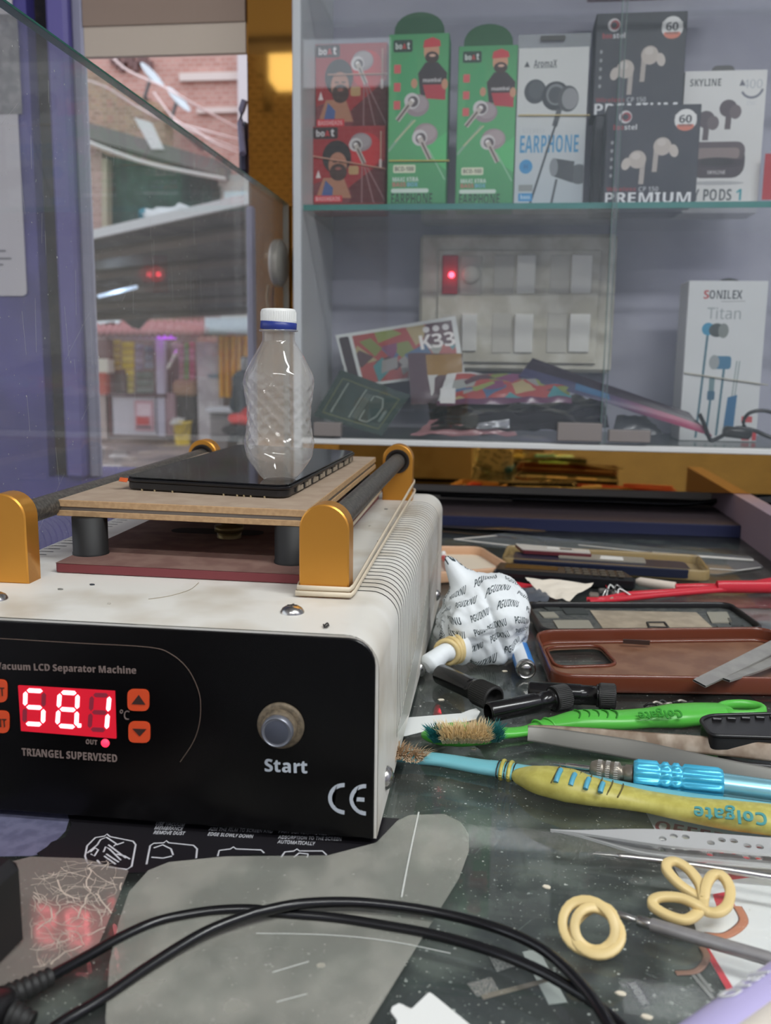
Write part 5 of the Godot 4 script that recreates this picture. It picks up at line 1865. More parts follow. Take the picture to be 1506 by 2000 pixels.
func on_machine() -> void:
	# elastic band stretched round the two right posts
	var s := S()
	for l in [[0.0832, 0.0, 0.0915], [0.0810, 0.0006, 0.0850]]:
		var a: float = l[0]
		var d: float = 0.0004 + l[1]
		var p := PackedVector3Array([Vector3(-0.0693, a, -0.3552 + d), Vector3(-0.0590 + d, a, -0.3552 + d), Vector3(-0.0584 + d, a, -0.3600), Vector3(-0.0586 + d, lerpf(a, l[2], 0.5), -0.49), Vector3(-0.0586 + d, l[2], -0.6250), Vector3(-0.0590 + d, l[2], -0.6292 - d), Vector3(-0.0693, l[2], -0.6292 - d), Vector3(-0.0796 - d, l[2], -0.6292 - d), Vector3(-0.0800 - d, l[2], -0.625), Vector3(-0.0800 - d, lerpf(a, l[2], 0.5), -0.49), Vector3(-0.0802 - d, a, -0.360), Vector3(-0.0796 - d, a, -0.3552 + d)])
		sweep(s, p, Vector2(0.0005, 0.0011), 8, Vector3.UP, 3.0, true)
	tag(obj("rubber_band", s, M.clear_band), "pale rubber band stretched round the two right rail posts", "rubber band")
	# the phone
	var ph := 0.1096
	var pt := 0.1158
	var cs := []
	for q in [[237, 931], [563, 949], [697, 880], [466, 867]]:
		var v := py(q[0], q[1], pt)
		cs.append(Vector2(v.x, v.z))
	var ctr: Vector2 = (cs[0] + cs[1] + cs[2] + cs[3]) / 4.0
	var o := thing("phone", "black phone without back cover lying on the machine's brown plate", "phone", Vector3(ctr.x, 0.1091, ctr.y))
	var outl := rcorner(cs, 0.009, 6)
	s = S()
	extr(s, grow(outl, -0.0010), ph, pt - 0.0022, Transform3D(), 0.0006)
	obj("mid_frame", s, M.black_plastic, o)
	s = S()
	extr(s, outl, pt - 0.0024, pt - 0.0008, Transform3D(), 0.0004)
	obj("bezel", s, mat(rgb(16, 16, 18), 0.3), o)
	s = S()
	extr(s, grow(outl, -0.0009), pt - 0.0008, pt, Transform3D(), 0.0003)
	obj("screen", s, mat(rgb(8, 9, 11), 0.05), o, true, "glossy black screen")
	for k in 26:
		var t := 0.1 + k * 0.032
		var a: Vector2 = cs[1].lerp(cs[2], t)
		var dir: Vector2 = (cs[2] - cs[1]).normalized()
		var out := Vector2(-dir.y, dir.x)
		if out.dot(a - ctr) < 0.0: out = -out
		s = S()
		a += out * -0.0009
		box(s, Vector3(0.0020 + 0.0018 * (k % 3), 0.0022 + 0.0008 * (k % 2), 0.0010), Transform3D(Basis(Vector3(dir.x, 0, dir.y), Vector3.UP, Vector3(out.x, 0, out.y)), Vector3(a.x, ph + 0.0018 + 0.0004 * (k % 2), a.y)))
		obj("clip", s, mat(rgb(150, 138, 120), 0.5) if k % 3 else M.black_matte, o)
	for k in 8:
		var a: Vector2 = cs[0].lerp(cs[1], [0.12, 0.2, 0.31, 0.62, 0.7, 0.74, 0.78, 0.86][k])
		s = S()
		lathe(s, [[0.0005, -0.0008], [0.0006, 0.0], [0.0004, 0.0012]], 8, Transform3D(Basis(), Vector3(a.x, ph - 0.0001, a.y - 0.0016)))
		obj("contact_pin", s, mat(rgb(190, 176, 140), 0.35, 0.8), o)
	s = S()
	pillow(s, Vector3(cs[0].x - 0.0012, pt - 0.0022, cs[0].y + 0.0005), Vector3(cs[0].x + 0.003, pt - 0.0026, cs[0].y + 0.0008), Vector3(cs[0].x + 0.003, pt - 0.001, cs[0].y - 0.002), Vector3(cs[0].x - 0.002, pt - 0.0008, cs[0].y - 0.003), 0.0003, 4)
	obj("flex_tab", s, mat(rgb(196, 88, 40), 0.5), o, true, "orange flex tab")
	# the bottle
	var bf := py(546, 940, pt)
	var away := Vector3(bf.x, 0, bf.z).normalized()
	var base := bf + away * 0.0078
	var k := (base - EYE).length() / FOCAL
	var b := thing("bottle", "small clear plastic bottle standing on the black phone", "bottle", base)
	var pr := [[0, 0], [0, 20], [0, 28], [4, 34], [20, 47], [42, 62], [58, 66], [75, 66], [95, 62.5], [115, 60.5], [140, 61], [165, 64.5], [182, 66.5], [200, 65], [216, 57], [240, 44], [260, 32.5], [267, 30.5], [282, 30.5]]
	var cv := PackedVector3Array()
	for q in pr: cv.append(Vector3(q[1], q[0], 0))
	cv = curve(cv, 7)
	s = S()
	smooth(s)
	var seg_n := 132
	var rings := []
	for i in cv.size():
		var ring := []
		var h := cv[i].y
		for j in seg_n:
			var th := TAU * j / seg_n
			var rr := cv[i].x
			var am := smoothstep(50.0, 75.0, h) * (1.0 - smoothstep(175.0, 200.0, h))
			rr += am * (2.4 * pow(maxf(absf(cos(th * 7.0 + h * 0.11)), absf(cos(th * 7.0 - h * 0.11))), 8.0) - 1.4 + 0.5 * sin(h * 0.31 + 9.0 * th))
			rr -= (1.0 - smoothstep(45.0, 75.0, h)) * smoothstep(5.0, 30.0, h) * 1.4 * absf(sin(th * 2.5))
			rr += smoothstep(205.0, 225.0, h) * (1.0 - smoothstep(245.0, 262.0, h)) * 0.9 * cos(th * 6.0)
			ring.append(base + Vector3(cos(th) * rr, h, sin(th) * rr) * k)
		rings.append(ring)
	for i in cv.size() - 1:
		for j in seg_n:
			var l := (j + 1) % seg_n
			face(s, [rings[i][j], rings[i][l], rings[i + 1][l], rings[i + 1][j]], base + Vector3(0, (cv[i].y + cv[i + 1].y) / 2.0 * k + (-0.02 if cv[i].x < 25 else 0.0) * -1.0, 0))
	obj("bottle_body", s, pane(rgb(218, 212, 202), 0.22, 0.04), b, true, "clear embossed body")
	var f := Transform3D(Basis(), base)
	s = S()
	lathe(s, [[30 * k, 280 * k], [36.5 * k, 281 * k], [36.5 * k, 284 * k], [30 * k, 285 * k]], 36, f)
	obj("neck_flange", s, pane(rgb(220, 218, 212), 0.25, 0.02), b)
	s = S()
	lathe(s, [[33 * k, 284 * k], [34.4 * k, 285 * k], [34.2 * k, 299 * k], [32 * k, 300 * k]], 36, Transform3D(Basis(Vector3.BACK, -0.07), base + Vector3(-291.0 * k * 0.07, 0, 0)))
	obj("cap_ring", s, mat(rgb(36, 52, 130), 0.4), b, true, "dark blue cap ring")
	s = S()
	lathe(s, [[32.6 * k, 294 * k], [33.2 * k, 300 * k], [33 * k, 318 * k], [31.5 * k, 321.5 * k], [28 * k, 323 * k], [0, 323.4 * k]], 48, f)
	var cap := obj("cap", s, M.white_plastic, b, true, "white screw cap")
	s = S()
	for j in 48:
		var th := TAU * j / 48.0
		sweep(s, PackedVector3Array([base + Vector3(cos(th) * 33.2, 300, sin(th) * 33.2) * k, base + Vector3(cos(th) * 33.1, 317, sin(th) * 33.1) * k]), 0.6 * k, 4)
	obj("cap_ribs", s, M.white_plastic, cap)
	# bits lying on the casing
	s = S()
	var cp := py(637, 1221, MT + 0.0006)
	var lp := PackedVector3Array()
	for j in 14: lp.append(cp + Vector3(cos(TAU * j / 14.0) * 0.0009, 0.0004 * sin(j * 1.3), sin(TAU * j / 14.0) * 0.0016))
	sweep(s, lp, 0.0003, 6, Vector3.UP, 2.0, true)
	sweep(s, PackedVector3Array([cp + Vector3(-0.0006, 0, 0.0012), cp + Vector3(0.0002, 0.0002, 0.003), cp + Vector3(0.001, 0, 0.0022)]), 0.0003, 6)
	tag(obj("bent_wire", s, M.black_matte), "tiny bent black wire on the casing behind the panel's corner", "wire")
	var crumbs := [[180, 1143, "dark chip on the casing below the left standoff"], [213, 1180, "pale sliver on the casing above the panel"], [118, 1152, "fine grey crumb on the casing near the left post"], [740, 1058, "dark crumb beside the right rail, nearest the front"], [722, 1028, "blue grey crumb beside the right rail"], [754, 995, "dark crumb beside the right rail, farthest back"]]
	for j in crumbs.size():
		var at := py(crumbs[j][0], crumbs[j][1], MT)
		s = S()
		var pl := []
		for q in 6: pl.append(Vector2(cos(TAU * q / 6.0), sin(TAU * q / 6.0) * 0.7) * rng.randf_range(0.0006, 0.0013))
		extr(s, PackedVector2Array(pl), 0, 0.0006, Transform3D(Basis(), at), 0.0001)
		tag(obj("crumb", s, mat([rgb(50, 54, 60), rgb(186, 180, 170), rgb(120, 118, 112)][j % 3], 0.7)), crumbs[j][2], "crumb")
	s = S()
	var hp := PackedVector3Array()
	for q in [[290, 1170], [330, 1164], [370, 1152], [388, 1138]]: hp.append(py(q[0], q[1], MT + 0.0002))
	sweep(s, curve(hp, 5), 0.00012, 5)
	tag(obj("hair_strand", s, mat(rgb(150, 138, 112), 0.6)), "thin brown hair lying on the white casing", "hair")

# ---------- the bench, nearest part ----------
func flatsheet(called: String, label: String, category: String, pts: Array, h: float, th: float, m: Material, group := "") -> MeshInstance3D:
	var p := PackedVector2Array()
	for v in xz(pts, h): p.append(v)
	var s := S()
	extr(s, p, h, h + th)
	var o := obj(called, s, m)
	tag(o, label, category, group)
	return o
func line(parent: Node, called: String, pts: Array, h: float, w: float, m: Material, each := 1, closed := false) -> MeshInstance3D:
	var s := S()
	var p := pys(pts, h)
	sweep(s, curve(p, each, closed) if each > 1 else p, Vector2(w, 0.00012), 6, Vector3.UP, 2.0, closed)
	return obj(called, s, m, parent)
func bench_near() -> void:
	# printed things under the glass
	var uh := -0.0063
	var white := mat(rgb(226, 228, 226), 0.6)
	var red := mat(rgb(206, 52, 66), 0.6)
	var ps := thing("poster", "white and red poster lying under the glass at the right", "poster", py(1450, 1780, uh))
	var p := PackedVector2Array()
	for v in xz([[1262, 1588], [1560, 1556], [1680, 1900], [1432, 1955], [1370, 1850], [1330, 1720]], uh): p.append(v)
	var s := S()
	extr(s, p, uh, uh + 0.0002)
	obj("paper", s, white, ps)
	for q in [[[1310, 1664], [1530, 1650], [1536, 1676], [1318, 1690]], [[1392, 1706], [1465, 1700], [1472, 1714], [1410, 1722]], [[1392, 1748], [1424, 1742], [1436, 1770], [1400, 1772]], [[1370, 1848], [1380, 1846], [1440, 1944], [1430, 1954]]]:
		p = PackedVector2Array()
		for v in xz(q, uh): p.append(v)
		s = S()
		extr(s, p, uh + 0.0002, uh + 0.0003)
		obj("red_print", s, red, ps)
	lettering(ps, "OFFER", py(1280, 1612, uh), py(1420, 1640, uh), Vector3.UP, mat(rgb(176, 70, 84), 0.6), true, 1.3, 0.0002)
	line(ps, "orange_arc", [[1440, 1770], [1452, 1800], [1420, 1826], [1378, 1826]], uh + 0.0003, 0.0016, mat(rgb(190, 120, 84), 0.6), 5)
	line(ps, "dark_arc", [[1320, 1900], [1360, 1896], [1380, 1872], [1372, 1850]], uh + 0.0004, 0.0012, mat(rgb(140, 104, 86), 0.6), 5)
	flatsheet("tape_strip", "pale tape strip under the glass below the black cable", "tape", [[1020, 1860], [1052, 1855], [1108, 1958], [1072, 1963]], uh, 0.0002, mat(rgb(176, 184, 178), 0.6))
	flatsheet("tape_strip", "brownish narrow tape under the glass beside the pale one", "tape", [[938, 1944], [1066, 1912], [1070, 1919], [944, 1953]], uh, 0.0002, mat(rgb(120, 112, 98), 0.6))
	flatsheet("grey_label", "grey label under the glass, upper of the two by the cable", "label", [[956, 1870], [1000, 1860], [1012, 1886], [970, 1899]], uh, 0.0002, grainy(rgb(150, 152, 146), rgb(96, 100, 98), 0.08, 0.02, 0.6))
	flatsheet("grey_label", "grey label under the glass, lower of the two by the cable", "label", [[912, 1922], [960, 1909], [974, 1934], [932, 1948]], uh, 0.0002, grainy(rgb(140, 136, 128), rgb(92, 94, 92), 0.08, 0.02, 0.6, 0.0, 8))
	var st := thing("sticker", "dark sticker with grey letters under the glass", "sticker", py(1246, 1942, uh))
	p = PackedVector2Array()
	for v in xz([[1222, 1920], [1246, 1912], [1276, 1962], [1250, 1970]], uh): p.append(v)
	s = S()
	extr(s, p, uh, uh + 0.0001)
	obj("backing", s, mat(rgb(52, 54, 58), 0.6), st)
	lettering(st, "WORK", py(1234, 1920, uh), py(1262, 1964, uh), Vector3.UP, mat(rgb(140, 144, 142), 0.6), true, 1.0, 0.0002)
	for k in 2:
		var l := line(self, "grey_stripe", [[1347 + k * 14, 1896 + k * 2], [1392 - k * 1, 1950 - k * 12]], uh + 0.0002, 0.0007, mat(rgb(130, 132, 128), 0.6))
		tag(l, ["long grey printed stripe under the glass near the poster", "short grey printed stripe under the glass near the poster"][k], "stripe")
	flatsheet("red_sticker", "rounded red sticker under the glass behind the green toothbrush", "sticker", [[1456, 1352], [1510, 1348], [1520, 1370], [1478, 1370]], uh, 0.0002, red)
	# leaflet under the machine
	var h := 0.0002
	var lf := thing("leaflet", "black instruction leaflet partly under the machine", "leaflet", py(450, 1650, h))
	p = PackedVector2Array()
	for v in xz([[72, 1668], [92, 1655], [100, 1646], [128, 1636], [140, 1612], [132, 1592], [150, 1560], [780, 1600], [760, 1622], [735, 1645], [700, 1660], [640, 1674], [560, 1674], [500, 1668], [440, 1674], [370, 1690], [300, 1704], [250, 1706], [160, 1694], [85, 1676]], h): p.append(v)
	s = S()
	extr(s, p, h, h + 0.0003)
	obj("paper", s, mat(rgb(28, 26, 30), 0.4), lf)
	var pw := mat(rgb(196, 196, 200), 0.5)
	for t in [["USE VACUUM", 305, 1609, 361, 1611], ["MEMBRANCE", 303, 1617, 357, 1619], ["REMOVE DUST", 301, 1626, 361, 1628], ["AIM THE FILM TO SCREEN AND", 409, 1619, 533, 1624], ["EDGE SLOWLY DOWN", 407, 1629, 494, 1634], ["PART SOFTLY,THE REST", 545, 1624, 645, 1629], ["ADSORPTION TO THE SCREEN", 544, 1635, 667, 1639], ["AUTOMATICALLY", 543, 1644, 615, 1648]]:
		lettering(lf, t[0], py(t[1], t[2], h + 0.0003), py(t[3], t[4], h + 0.0003), Vector3.UP, pw, false, 1.75, 0.00015)
	for q in [[[166, 1672], [170, 1652], [186, 1636], [204, 1633], [209, 1629], [215, 1634], [260, 1643], [265, 1650], [257, 1692], [248, 1698], [172, 1688], [166, 1672]], [[286, 1688], [293, 1652], [300, 1647], [320, 1646], [325, 1642], [330, 1646], [378, 1651], [385, 1658], [383, 1676]], [[425, 1672], [428, 1661], [450, 1658], [456, 1654], [461, 1658], [510, 1660], [516, 1666]], [[549, 1674], [556, 1664], [574, 1662], [580, 1658], [585, 1662], [630, 1662], [638, 1670]],
			[[170, 1666], [190, 1650], [196, 1640], [208, 1635], [227, 1648], [222, 1653]], [[227, 1650], [242, 1645]], [[176, 1664], [186, 1656], [192, 1660], [184, 1672], [178, 1668]], [[202, 1664], [206, 1654], [214, 1658], [236, 1680]], [[208, 1668], [232, 1684]], [[204, 1672], [226, 1688]], [[212, 1650], [246, 1676]], [[228, 1668], [244, 1672], [254, 1678]], [[190, 1680], [196, 1688]], [[296, 1674], [318, 1676], [336, 1672]], [[300, 1656], [318, 1650], [334, 1658], [338, 1670]], [[574, 1674], [584, 1666], [602, 1668], [600, 1674]]]:
		line(lf, "icon_line", q, h + 0.0003, 0.00035, pw)
	flatsheet("torn_paper", "torn bluish paper under the machine's left corner", "paper", [[-70, 1556], [128, 1578], [135, 1602], [128, 1624], [112, 1640], [96, 1664], [62, 1672], [-70, 1674]], 0.0001, 0.0002, grainy(rgb(104, 104, 128), rgb(88, 88, 112), 0.02, 0.05, 0.5))
	# clear films
	var fm := thing("screen_film", "large cloudy plastic film lying under the black cable", "film", py(560, 1840, 0.001))
	p = PackedVector2Array()
	for v in xz([[206, 1990], [214, 1880], [232, 1800], [252, 1742], [290, 1700], [330, 1684], [440, 1673], [640, 1671], [735, 1646], [775, 1604], [800, 1592], [868, 1590], [900, 1606], [916, 1630], [916, 1662], [896, 1716], [720, 2000], [660, 2100], [220, 2100]], 0.0012): p.append(v)
	s = S()
	extr(s, p, 0.0010, 0.0013)
	var fmm := mat(Color.WHITE, 0.25)
	fmm.albedo_texture = noisy(Color(0.68, 0.68, 0.64, 0.30), Color(0.72, 0.71, 0.67, 0.46), 0.006, 512, 4, [0.3, 0.75], 31)
	fmm.transparency = BaseMaterial3D.TRANSPARENCY_ALPHA
	obj("film", s, fmm, fm)
	for q in [[[818, 1586], [800, 1670], [784, 1752]], [[532, 1899], [603, 1878]], [[540, 1957], [600, 1941]], [[500, 1823], [640, 1826], [760, 1838], [880, 1862]]]:
		line(fm, "crease", q, 0.0014, 0.00032 if q[0][0] == 818 else 0.00012, mat(rgb(206, 208, 202), 0.5), 4)
	var cf := thing("cracked_film", "clear cracked film beside the black power brick", "film", py(130, 1780, 0.0016))
	p = PackedVector2Array()
	for v in xz([[60, 1674], [160, 1677], [251, 1701], [228, 1760], [183, 1868], [120, 1896], [-20, 1930], [-40, 1700]], 0.0016): p.append(v)
	s = S()
	extr(s, p, 0.0015, 0.0018)
	obj("film", s, pane(rgb(170, 158, 150), 0.3, 0.1), cf)
	var cr := S()
	var rr := RandomNumberGenerator.new()
	rr.seed = 5
	for k in 110:
		var a := Vector2(rr.randf_range(62, 236), rr.randf_range(1680, 1880))
		var an := rr.randf() * TAU
		var pts := PackedVector3Array()
		for j in 6:
			var lim := lerpf(250, 185, clampf((a.y - 1701.0) / 167.0, 0, 1))
			if a.x < 58 or a.x > lim or a.y < 1679 or a.y > 1890 - (a.x - 60) * 0.1: break
			pts.append(py(a.x, a.y, 0.00185))
			an += rr.randf_range(-0.7, 0.7)
			a += Vector2(cos(an), sin(an) * 0.6) * rr.randf_range(9, 22)
		if pts.size() > 1: sweep(cr, pts, Vector2(rr.randf_range(0.00004, 0.00014) if k % 9 else 0.00024, 0.00005), 4)
	obj("cracks", cr, mat(rgb(196, 182, 168), 0.5), cf).set_meta("kind", "stuff")
	# power brick
	s = S()
	var c0 := py(57, 1840, 0)
	box(s, Vector3(0.07, 0.0285, 0.09), Transform3D(Basis(Vector3.UP, -0.12), c0 + Vector3(-0.040, 0.01425, 0.0405)), 0.003)
	var pb := thing("power_brick", "black power brick at the left edge of the bench", "adapter", c0 + Vector3(-0.04, 0, 0.04))
	obj("case", s, M.black_plastic, pb)
	# cable: one loop, both strands
	var cb := thing("cable", "thick black cable looped across the front of the bench", "cable", py(560, 1790, 0))
	s = S()
	sweep(s, curve(pys([[60, 1930, 0.0035], [100, 1906, 0.0026], [166, 1870], [232, 1833], [299, 1803], [365, 1787], [432, 1778], [498, 1777], [550, 1785], [649, 1793], [749, 1808], [856, 1828], [962, 1858], [1042, 1890], [1095, 1918], [1148, 1951], [1190, 1982], [1240, 2030]], 0.0018), 5), 0.00165, 12)
	obj("strand", s, M.rubber, cb)
	s = S()
	sweep(s, curve(pys([[60, 2040], [120, 1998], [199, 1951, 0.002], [299, 1882, 0.003], [398, 1822, 0.0042], [481, 1789, 0.005], [516, 1779, 0.0052], [583, 1766, 0.0052], [666, 1762, 0.005], [749, 1767, 0.0046], [856, 1783, 0.004], [962, 1810, 0.0036], [1042, 1844, 0.004], [1095, 1882, 0.0048], [1148, 1938, 0.0052], [1178, 1982, 0.005], [1205, 2030, 0.005]], 0.0018), 5), 0.00165, 12)
	obj("strand", s, M.rubber, cb)
	s = S()
	var rp := PackedVector3Array()
	var rad := []
	for k in 25:
		var t := k / 24.0
		rp.append(py(98, 1908, 0.003).lerp(py(8, 1950, 0.004), t))
		rad.append(0.0023 + t * 0.0008 + (0.0004 if k % 4 < 2 else 0.0))
	sweep(s, rp, rad, 12)
	obj("strain_relief", s, M.black_matte, cb)
	s = S()
	sweep(s, PackedVector3Array([py(12, 1948, 0.0045), py(0, 1960, 0.005), py(-60, 2000, 0.005)]), [Vector2(0.003, 0.003), Vector2(0.006, 0.0045), Vector2(0.006, 0.0045)], 12, Vector3.UP, 3.0)
	obj("plug", s, M.black_plastic, cb)
	s = S()
	box(s, Vector3(0.0016, 0.0012, 0.0052), Transform3D(Basis(Vector3.UP, 0.3), py(26, 1966, 0.006)), 0.0002)
	obj("plug_pin", s, M.steel, cb)
	s = S()
	rp = PackedVector3Array()
	rad = []
	for k in 13:
		var t := k / 12.0
		rp.append(py(64, 1996, 0.003).lerp(py(22, 1980, 0.0045), t))
		rad.append(0.0022 + t * 0.0012 + (0.0004 if k % 4 < 2 else 0.0))
	sweep(s, rp, rad, 12)
	obj("strain_relief", s, M.black_matte, cb)
	flatsheet("white_cutout", "white die cut plastic piece at the bottom of the bench", "cutout", [[763, 1979], [766, 1970], [779, 1963], [788, 1966], [796, 1973], [805, 1973], [836, 1943], [840, 1942], [846, 1946], [912, 2000], [940, 2024], [770, 2024], [776, 1996]], 0.0004, 0.0006, M.white_plastic)
	# lavender tube
	var tb := thing("tube", "big lavender tube with white letters in the near right corner", "tube", py(1450, 2040, 0))
	s = S()
	var ta := py(1335, 2195, 0.014)
	var te := py(1640, 1954, 0.014)
	sweep(s, PackedVector3Array([ta, te]), Vector2(0.0165, 0.0135), 28)
	obj("tube_body", s, mat(rgb(192, 182, 226), 0.4), tb)
	s = S()
	sweep(s, PackedVector3Array([py(1388, 2182, 0.024), py(1630, 1990, 0.024)]), Vector2(0.012, 0.006), 20)
	obj("tube_label", s, mat(rgb(226, 216, 204), 0.5), tb, true, "beige label side")
	var dirn := (te - ta).normalized()
	var upn := (Vector3(-dirn.z, 0, dirn.x).normalized() * -1.0)
	if upn.x > 0.0: upn = -upn
	var nrm := (upn * 0.57 + Vector3.UP * 0.82).normalized()
	var mid := ta.lerp(te, 0.5)
	var surf := mid + upn * 0.0106 + Vector3.UP * 0.0104
	lettering(tb, "Oral", surf + dirn * -0.0035, surf + dirn * 0.0125, nrm, M.print_white, true, 1.0, 0.0003)
	# rubber bands
	var rc0 := py(1151, 1806, 0.0062)
	var coil := thing("rubber_band", "tan rubber band coiled into a small ring", "rubber band", Vector3(rc0.x, 0, rc0.z), "tan rubber bands")
	s = S()
	var ax := Basis(Vector3.RIGHT, 0.62) * Basis(Vector3.BACK, 0.12)
	var pts := PackedVector3Array()
	var turns := [[0.0080, 0.0, 0.0, 0.0, 0.0], [0.0060, 0.0016, 0.0014, 0.0016, 0.28], [0.0071, 0.0022, -0.0004, 0.0022, -0.22]]
	for k in 72:
		var t := k / 24.0
		var t0: Array = turns[int(t) % 3]
		var t1: Array = turns[(int(t) + 1) % 3]
		var w := smoothstep(0.6, 1.0, t - int(t))
		var an := TAU * t
		var g := []
		for q in 5: g.append(lerpf(t0[q], t1[q], w))
		pts.append(rc0 + ax * (Basis(Vector3.RIGHT, g[4]) * Vector3(cos(an) * g[0], 0, sin(an) * g[0]) + Vector3(g[1], g[2], g[3])))
	sweep(s, pts, Vector2(0.0015, 0.0010), 12, ax.y, 4.0, true)
	obj("band", s, M.tan_band, coil)
	var tri := thing("rubber_band", "tan rubber band twisted into three loops", "rubber band", py(1355, 1760, 0), "tan rubber bands")
	s = S()
	sweep(s, curve(pys([[1360, 1750, 0.002], [1328, 1728, 0.004], [1304, 1702, 0.006], [1303, 1687, 0.007], [1320, 1683, 0.007], [1346, 1699, 0.006], [1368, 1730, 0.004], [1374, 1758, 0.0025], [1380, 1728, 0.005], [1393, 1709, 0.0062], [1412, 1712, 0.0062], [1426, 1738, 0.0045], [1421, 1768, 0.003], [1402, 1782, 0.0022], [1380, 1780, 0.002], [1362, 1768, 0.004], [1330, 1754, 0.0045], [1292, 1752, 0.0042], [1275, 1760, 0.0034], [1280, 1774, 0.0026], [1312, 1791, 0.002], [1342, 1796, 0.002], [1366, 1780, 0.0022], [1374, 1762, 0.0022]]), 5, true), Vector2(0.0017, 0.0013), 12, Vector3.UP, 4.0, true)
	obj("band", s, M.tan_band, tri)
	for q in [[626, 1888, "tiny white crumb on the film left of the cable's dip"], [1068, 1734, "tiny pale crumb on the glass above the coiled band"], [1213, 1942, "flat beige crumb on the glass left of the sticker"], [1262, 1988, "beige crumb on the glass near the lavender tube"], [925, 1464, "white crumb below the green toothbrush head"], [862, 1368, "beige crumb on the glass near the white slip"], [985, 1312, "pale glue blob on the glass below the battery"]]:
		var at := py(q[0], q[1], 0)
		s = S()
		var pl := []
		for k in 6: pl.append(Vector2(cos(TAU * k / 6.0) * 1.5, sin(TAU * k / 6.0)) * rng.randf_range(0.0008, 0.0014))
		extr(s, PackedVector2Array(pl), 0, 0.0007, Transform3D(Basis(), at), 0.0002)
		tag(obj("crumb", s, mat(rgb(214, 204, 184), 0.7)), q[2], "crumb")

# ---------- brushes, tweezers and drivers ----------
func brush_path(p: Array, wide: float, tall: float, lift := 0.0) -> Array:
	var pts := PackedVector3Array()
	var rad := []
	for q in p:
		var g := py(q[0], q[1], 0.006)
		var k := (g - EYE).length() / FOCAL
		var ry: float = q[2] * k * tall
		pts.append(py(q[0], q[1], ry + lift))
		rad.append(Vector2(q[2] * k * wide, ry))
	var c := curve(pts, 5)
	return [c, along(rad, c.size())]
func bristles(parent: Node, centre: Vector3, ax: Vector3, len_: float, wid: float, high: float, n: int, lean: Vector3, m: Material, seed_: int) -> void:
	var s := S()
	var r := RandomNumberGenerator.new()
	r.seed = seed_
	var ac := ax.cross(Vector3.UP).normalized()
	for k in n:
		var u := r.randf_range(-0.5, 0.5)
		var v := r.randf_range(-0.5, 0.5)
		var b := centre + ax * u * len_ + ac * v * wid
		var t := b + (Vector3.UP + lean + ax * (u * 0.7 + r.randf_range(-0.3, 0.3)) + ac * (v * 1.1 + r.randf_range(-0.35, 0.35))).normalized() * high * r.randf_range(0.75, 1.1)
		var mid := b.lerp(t, 0.6) + Vector3.UP * high * 0.08
		var w := 0.00022
		var e := [Vector3(w, 0, 0), Vector3(-w * 0.5, 0, w * 0.87), Vector3(-w * 0.5, 0, -w * 0.87)]
		for i in 3:
			var j := (i + 1) % 3
			face(s, [b + e[i], b + e[j], mid + e[j], mid + e[i]], b.lerp(mid, 0.5))
			face(s, [mid + e[i], mid + e[j], t], mid)
	obj("bristles", s, m, parent).set_meta("kind", "stuff")
func ridge(parent: Node, called: String, at: Vector3, dir: Vector3, r: Vector2, a0: float, a1: float, w: float, m: Material, bow := 0.0) -> void:
	var side := dir.cross(Vector3.UP).normalized()
	var up := side.cross(dir)
	var p := PackedVector3Array()
	for k in 11:
		var an := lerpf(a0, a1, k / 10.0)
		p.append(at + side * cos(an) * r.x + up * sin(an) * r.y + dir * bow * sin(PI * k / 10.0))
	var s := S()
	sweep(s, p, w, 6, dir)
	obj(called, s, m, parent)
func vial(label: String, a: Vector3, b: Vector3, r: float, cap_from: float, rc_: float) -> void:
	var o := thing("plastic_tube", label, "tube", Vector3((a.x + b.x) / 2.0, 0, (a.z + b.z) / 2.0), "black plastic tubes")
	var L := a.distance_to(b)
	var f := axis(a, b)
	var s := S()
	lathe(s, [[r * 0.8, 0.012], [r * 0.8, 0.0], [r * 0.8, 0.0], [r * 0.92, 0.0], [r, 0.001], [r, L * 0.6], [r, L * 0.6], [r * 0.94, L * 0.62], [r * 0.94, L * cap_from], [r * 1.08, L * cap_from], [r * 1.08, L * cap_from + 0.001], [r, L * cap_from + 0.0012]], 28, f)
	lathe(s, [[0, 0.012], [r * 0.8, 0.012]], 20, f)
	obj("tube_body", s, mat(rgb(20, 19, 20), 0.2), o)
	s = S()
	var c0 := L * cap_from + 0.0012
	lathe(s, [[r, c0], [rc_, c0], [rc_, c0], [rc_, L - 0.0006], [rc_ - 0.0006, L], [rc_ - 0.0006, L], [rc_ * 0.8, L], [rc_ * 0.8, L], [rc_ * 0.74, L - 0.006], [0, L - 0.006]], 32, f)
	var cp := obj("cap", s, M.black_matte, o)
	s = S()
	for k in 40:
		var d := f.basis * Vector3(cos(TAU * k / 40.0), 0, sin(TAU * k / 40.0))
		sweep(s, PackedVector3Array([f * Vector3(0, c0 + 0.0008, 0) + d * rc_, f * Vector3(0, L - 0.0008, 0) + d * rc_]), rc_ * 0.05, 4)
	obj("knurl", s, M.black_matte, cp)
# a round bar along an axis: rows of [distance, radius, flute depth]
func fluted(s: SurfaceTool, f: Transform3D, rows: Array, flutes: int) -> void:
	smooth(s)
	var n := flutes * 8
	for i in rows.size() - 1:
		for k in n:
			var q := []
			for e in [[i, k], [i, k + 1], [i + 1, k + 1], [i + 1, k]]:
				var w: Array = rows[e[0]]
				var an: float = TAU * e[1] / n
				var r: float = w[1] - w[2] * pow(0.5 - 0.5 * cos(an * flutes), 1.5)
				q.append(f * Vector3(cos(an) * r, w[0], sin(an) * r))
			face(s, q, f * Vector3(0, (rows[i][0] + rows[i + 1][0]) / 2.0, 0))
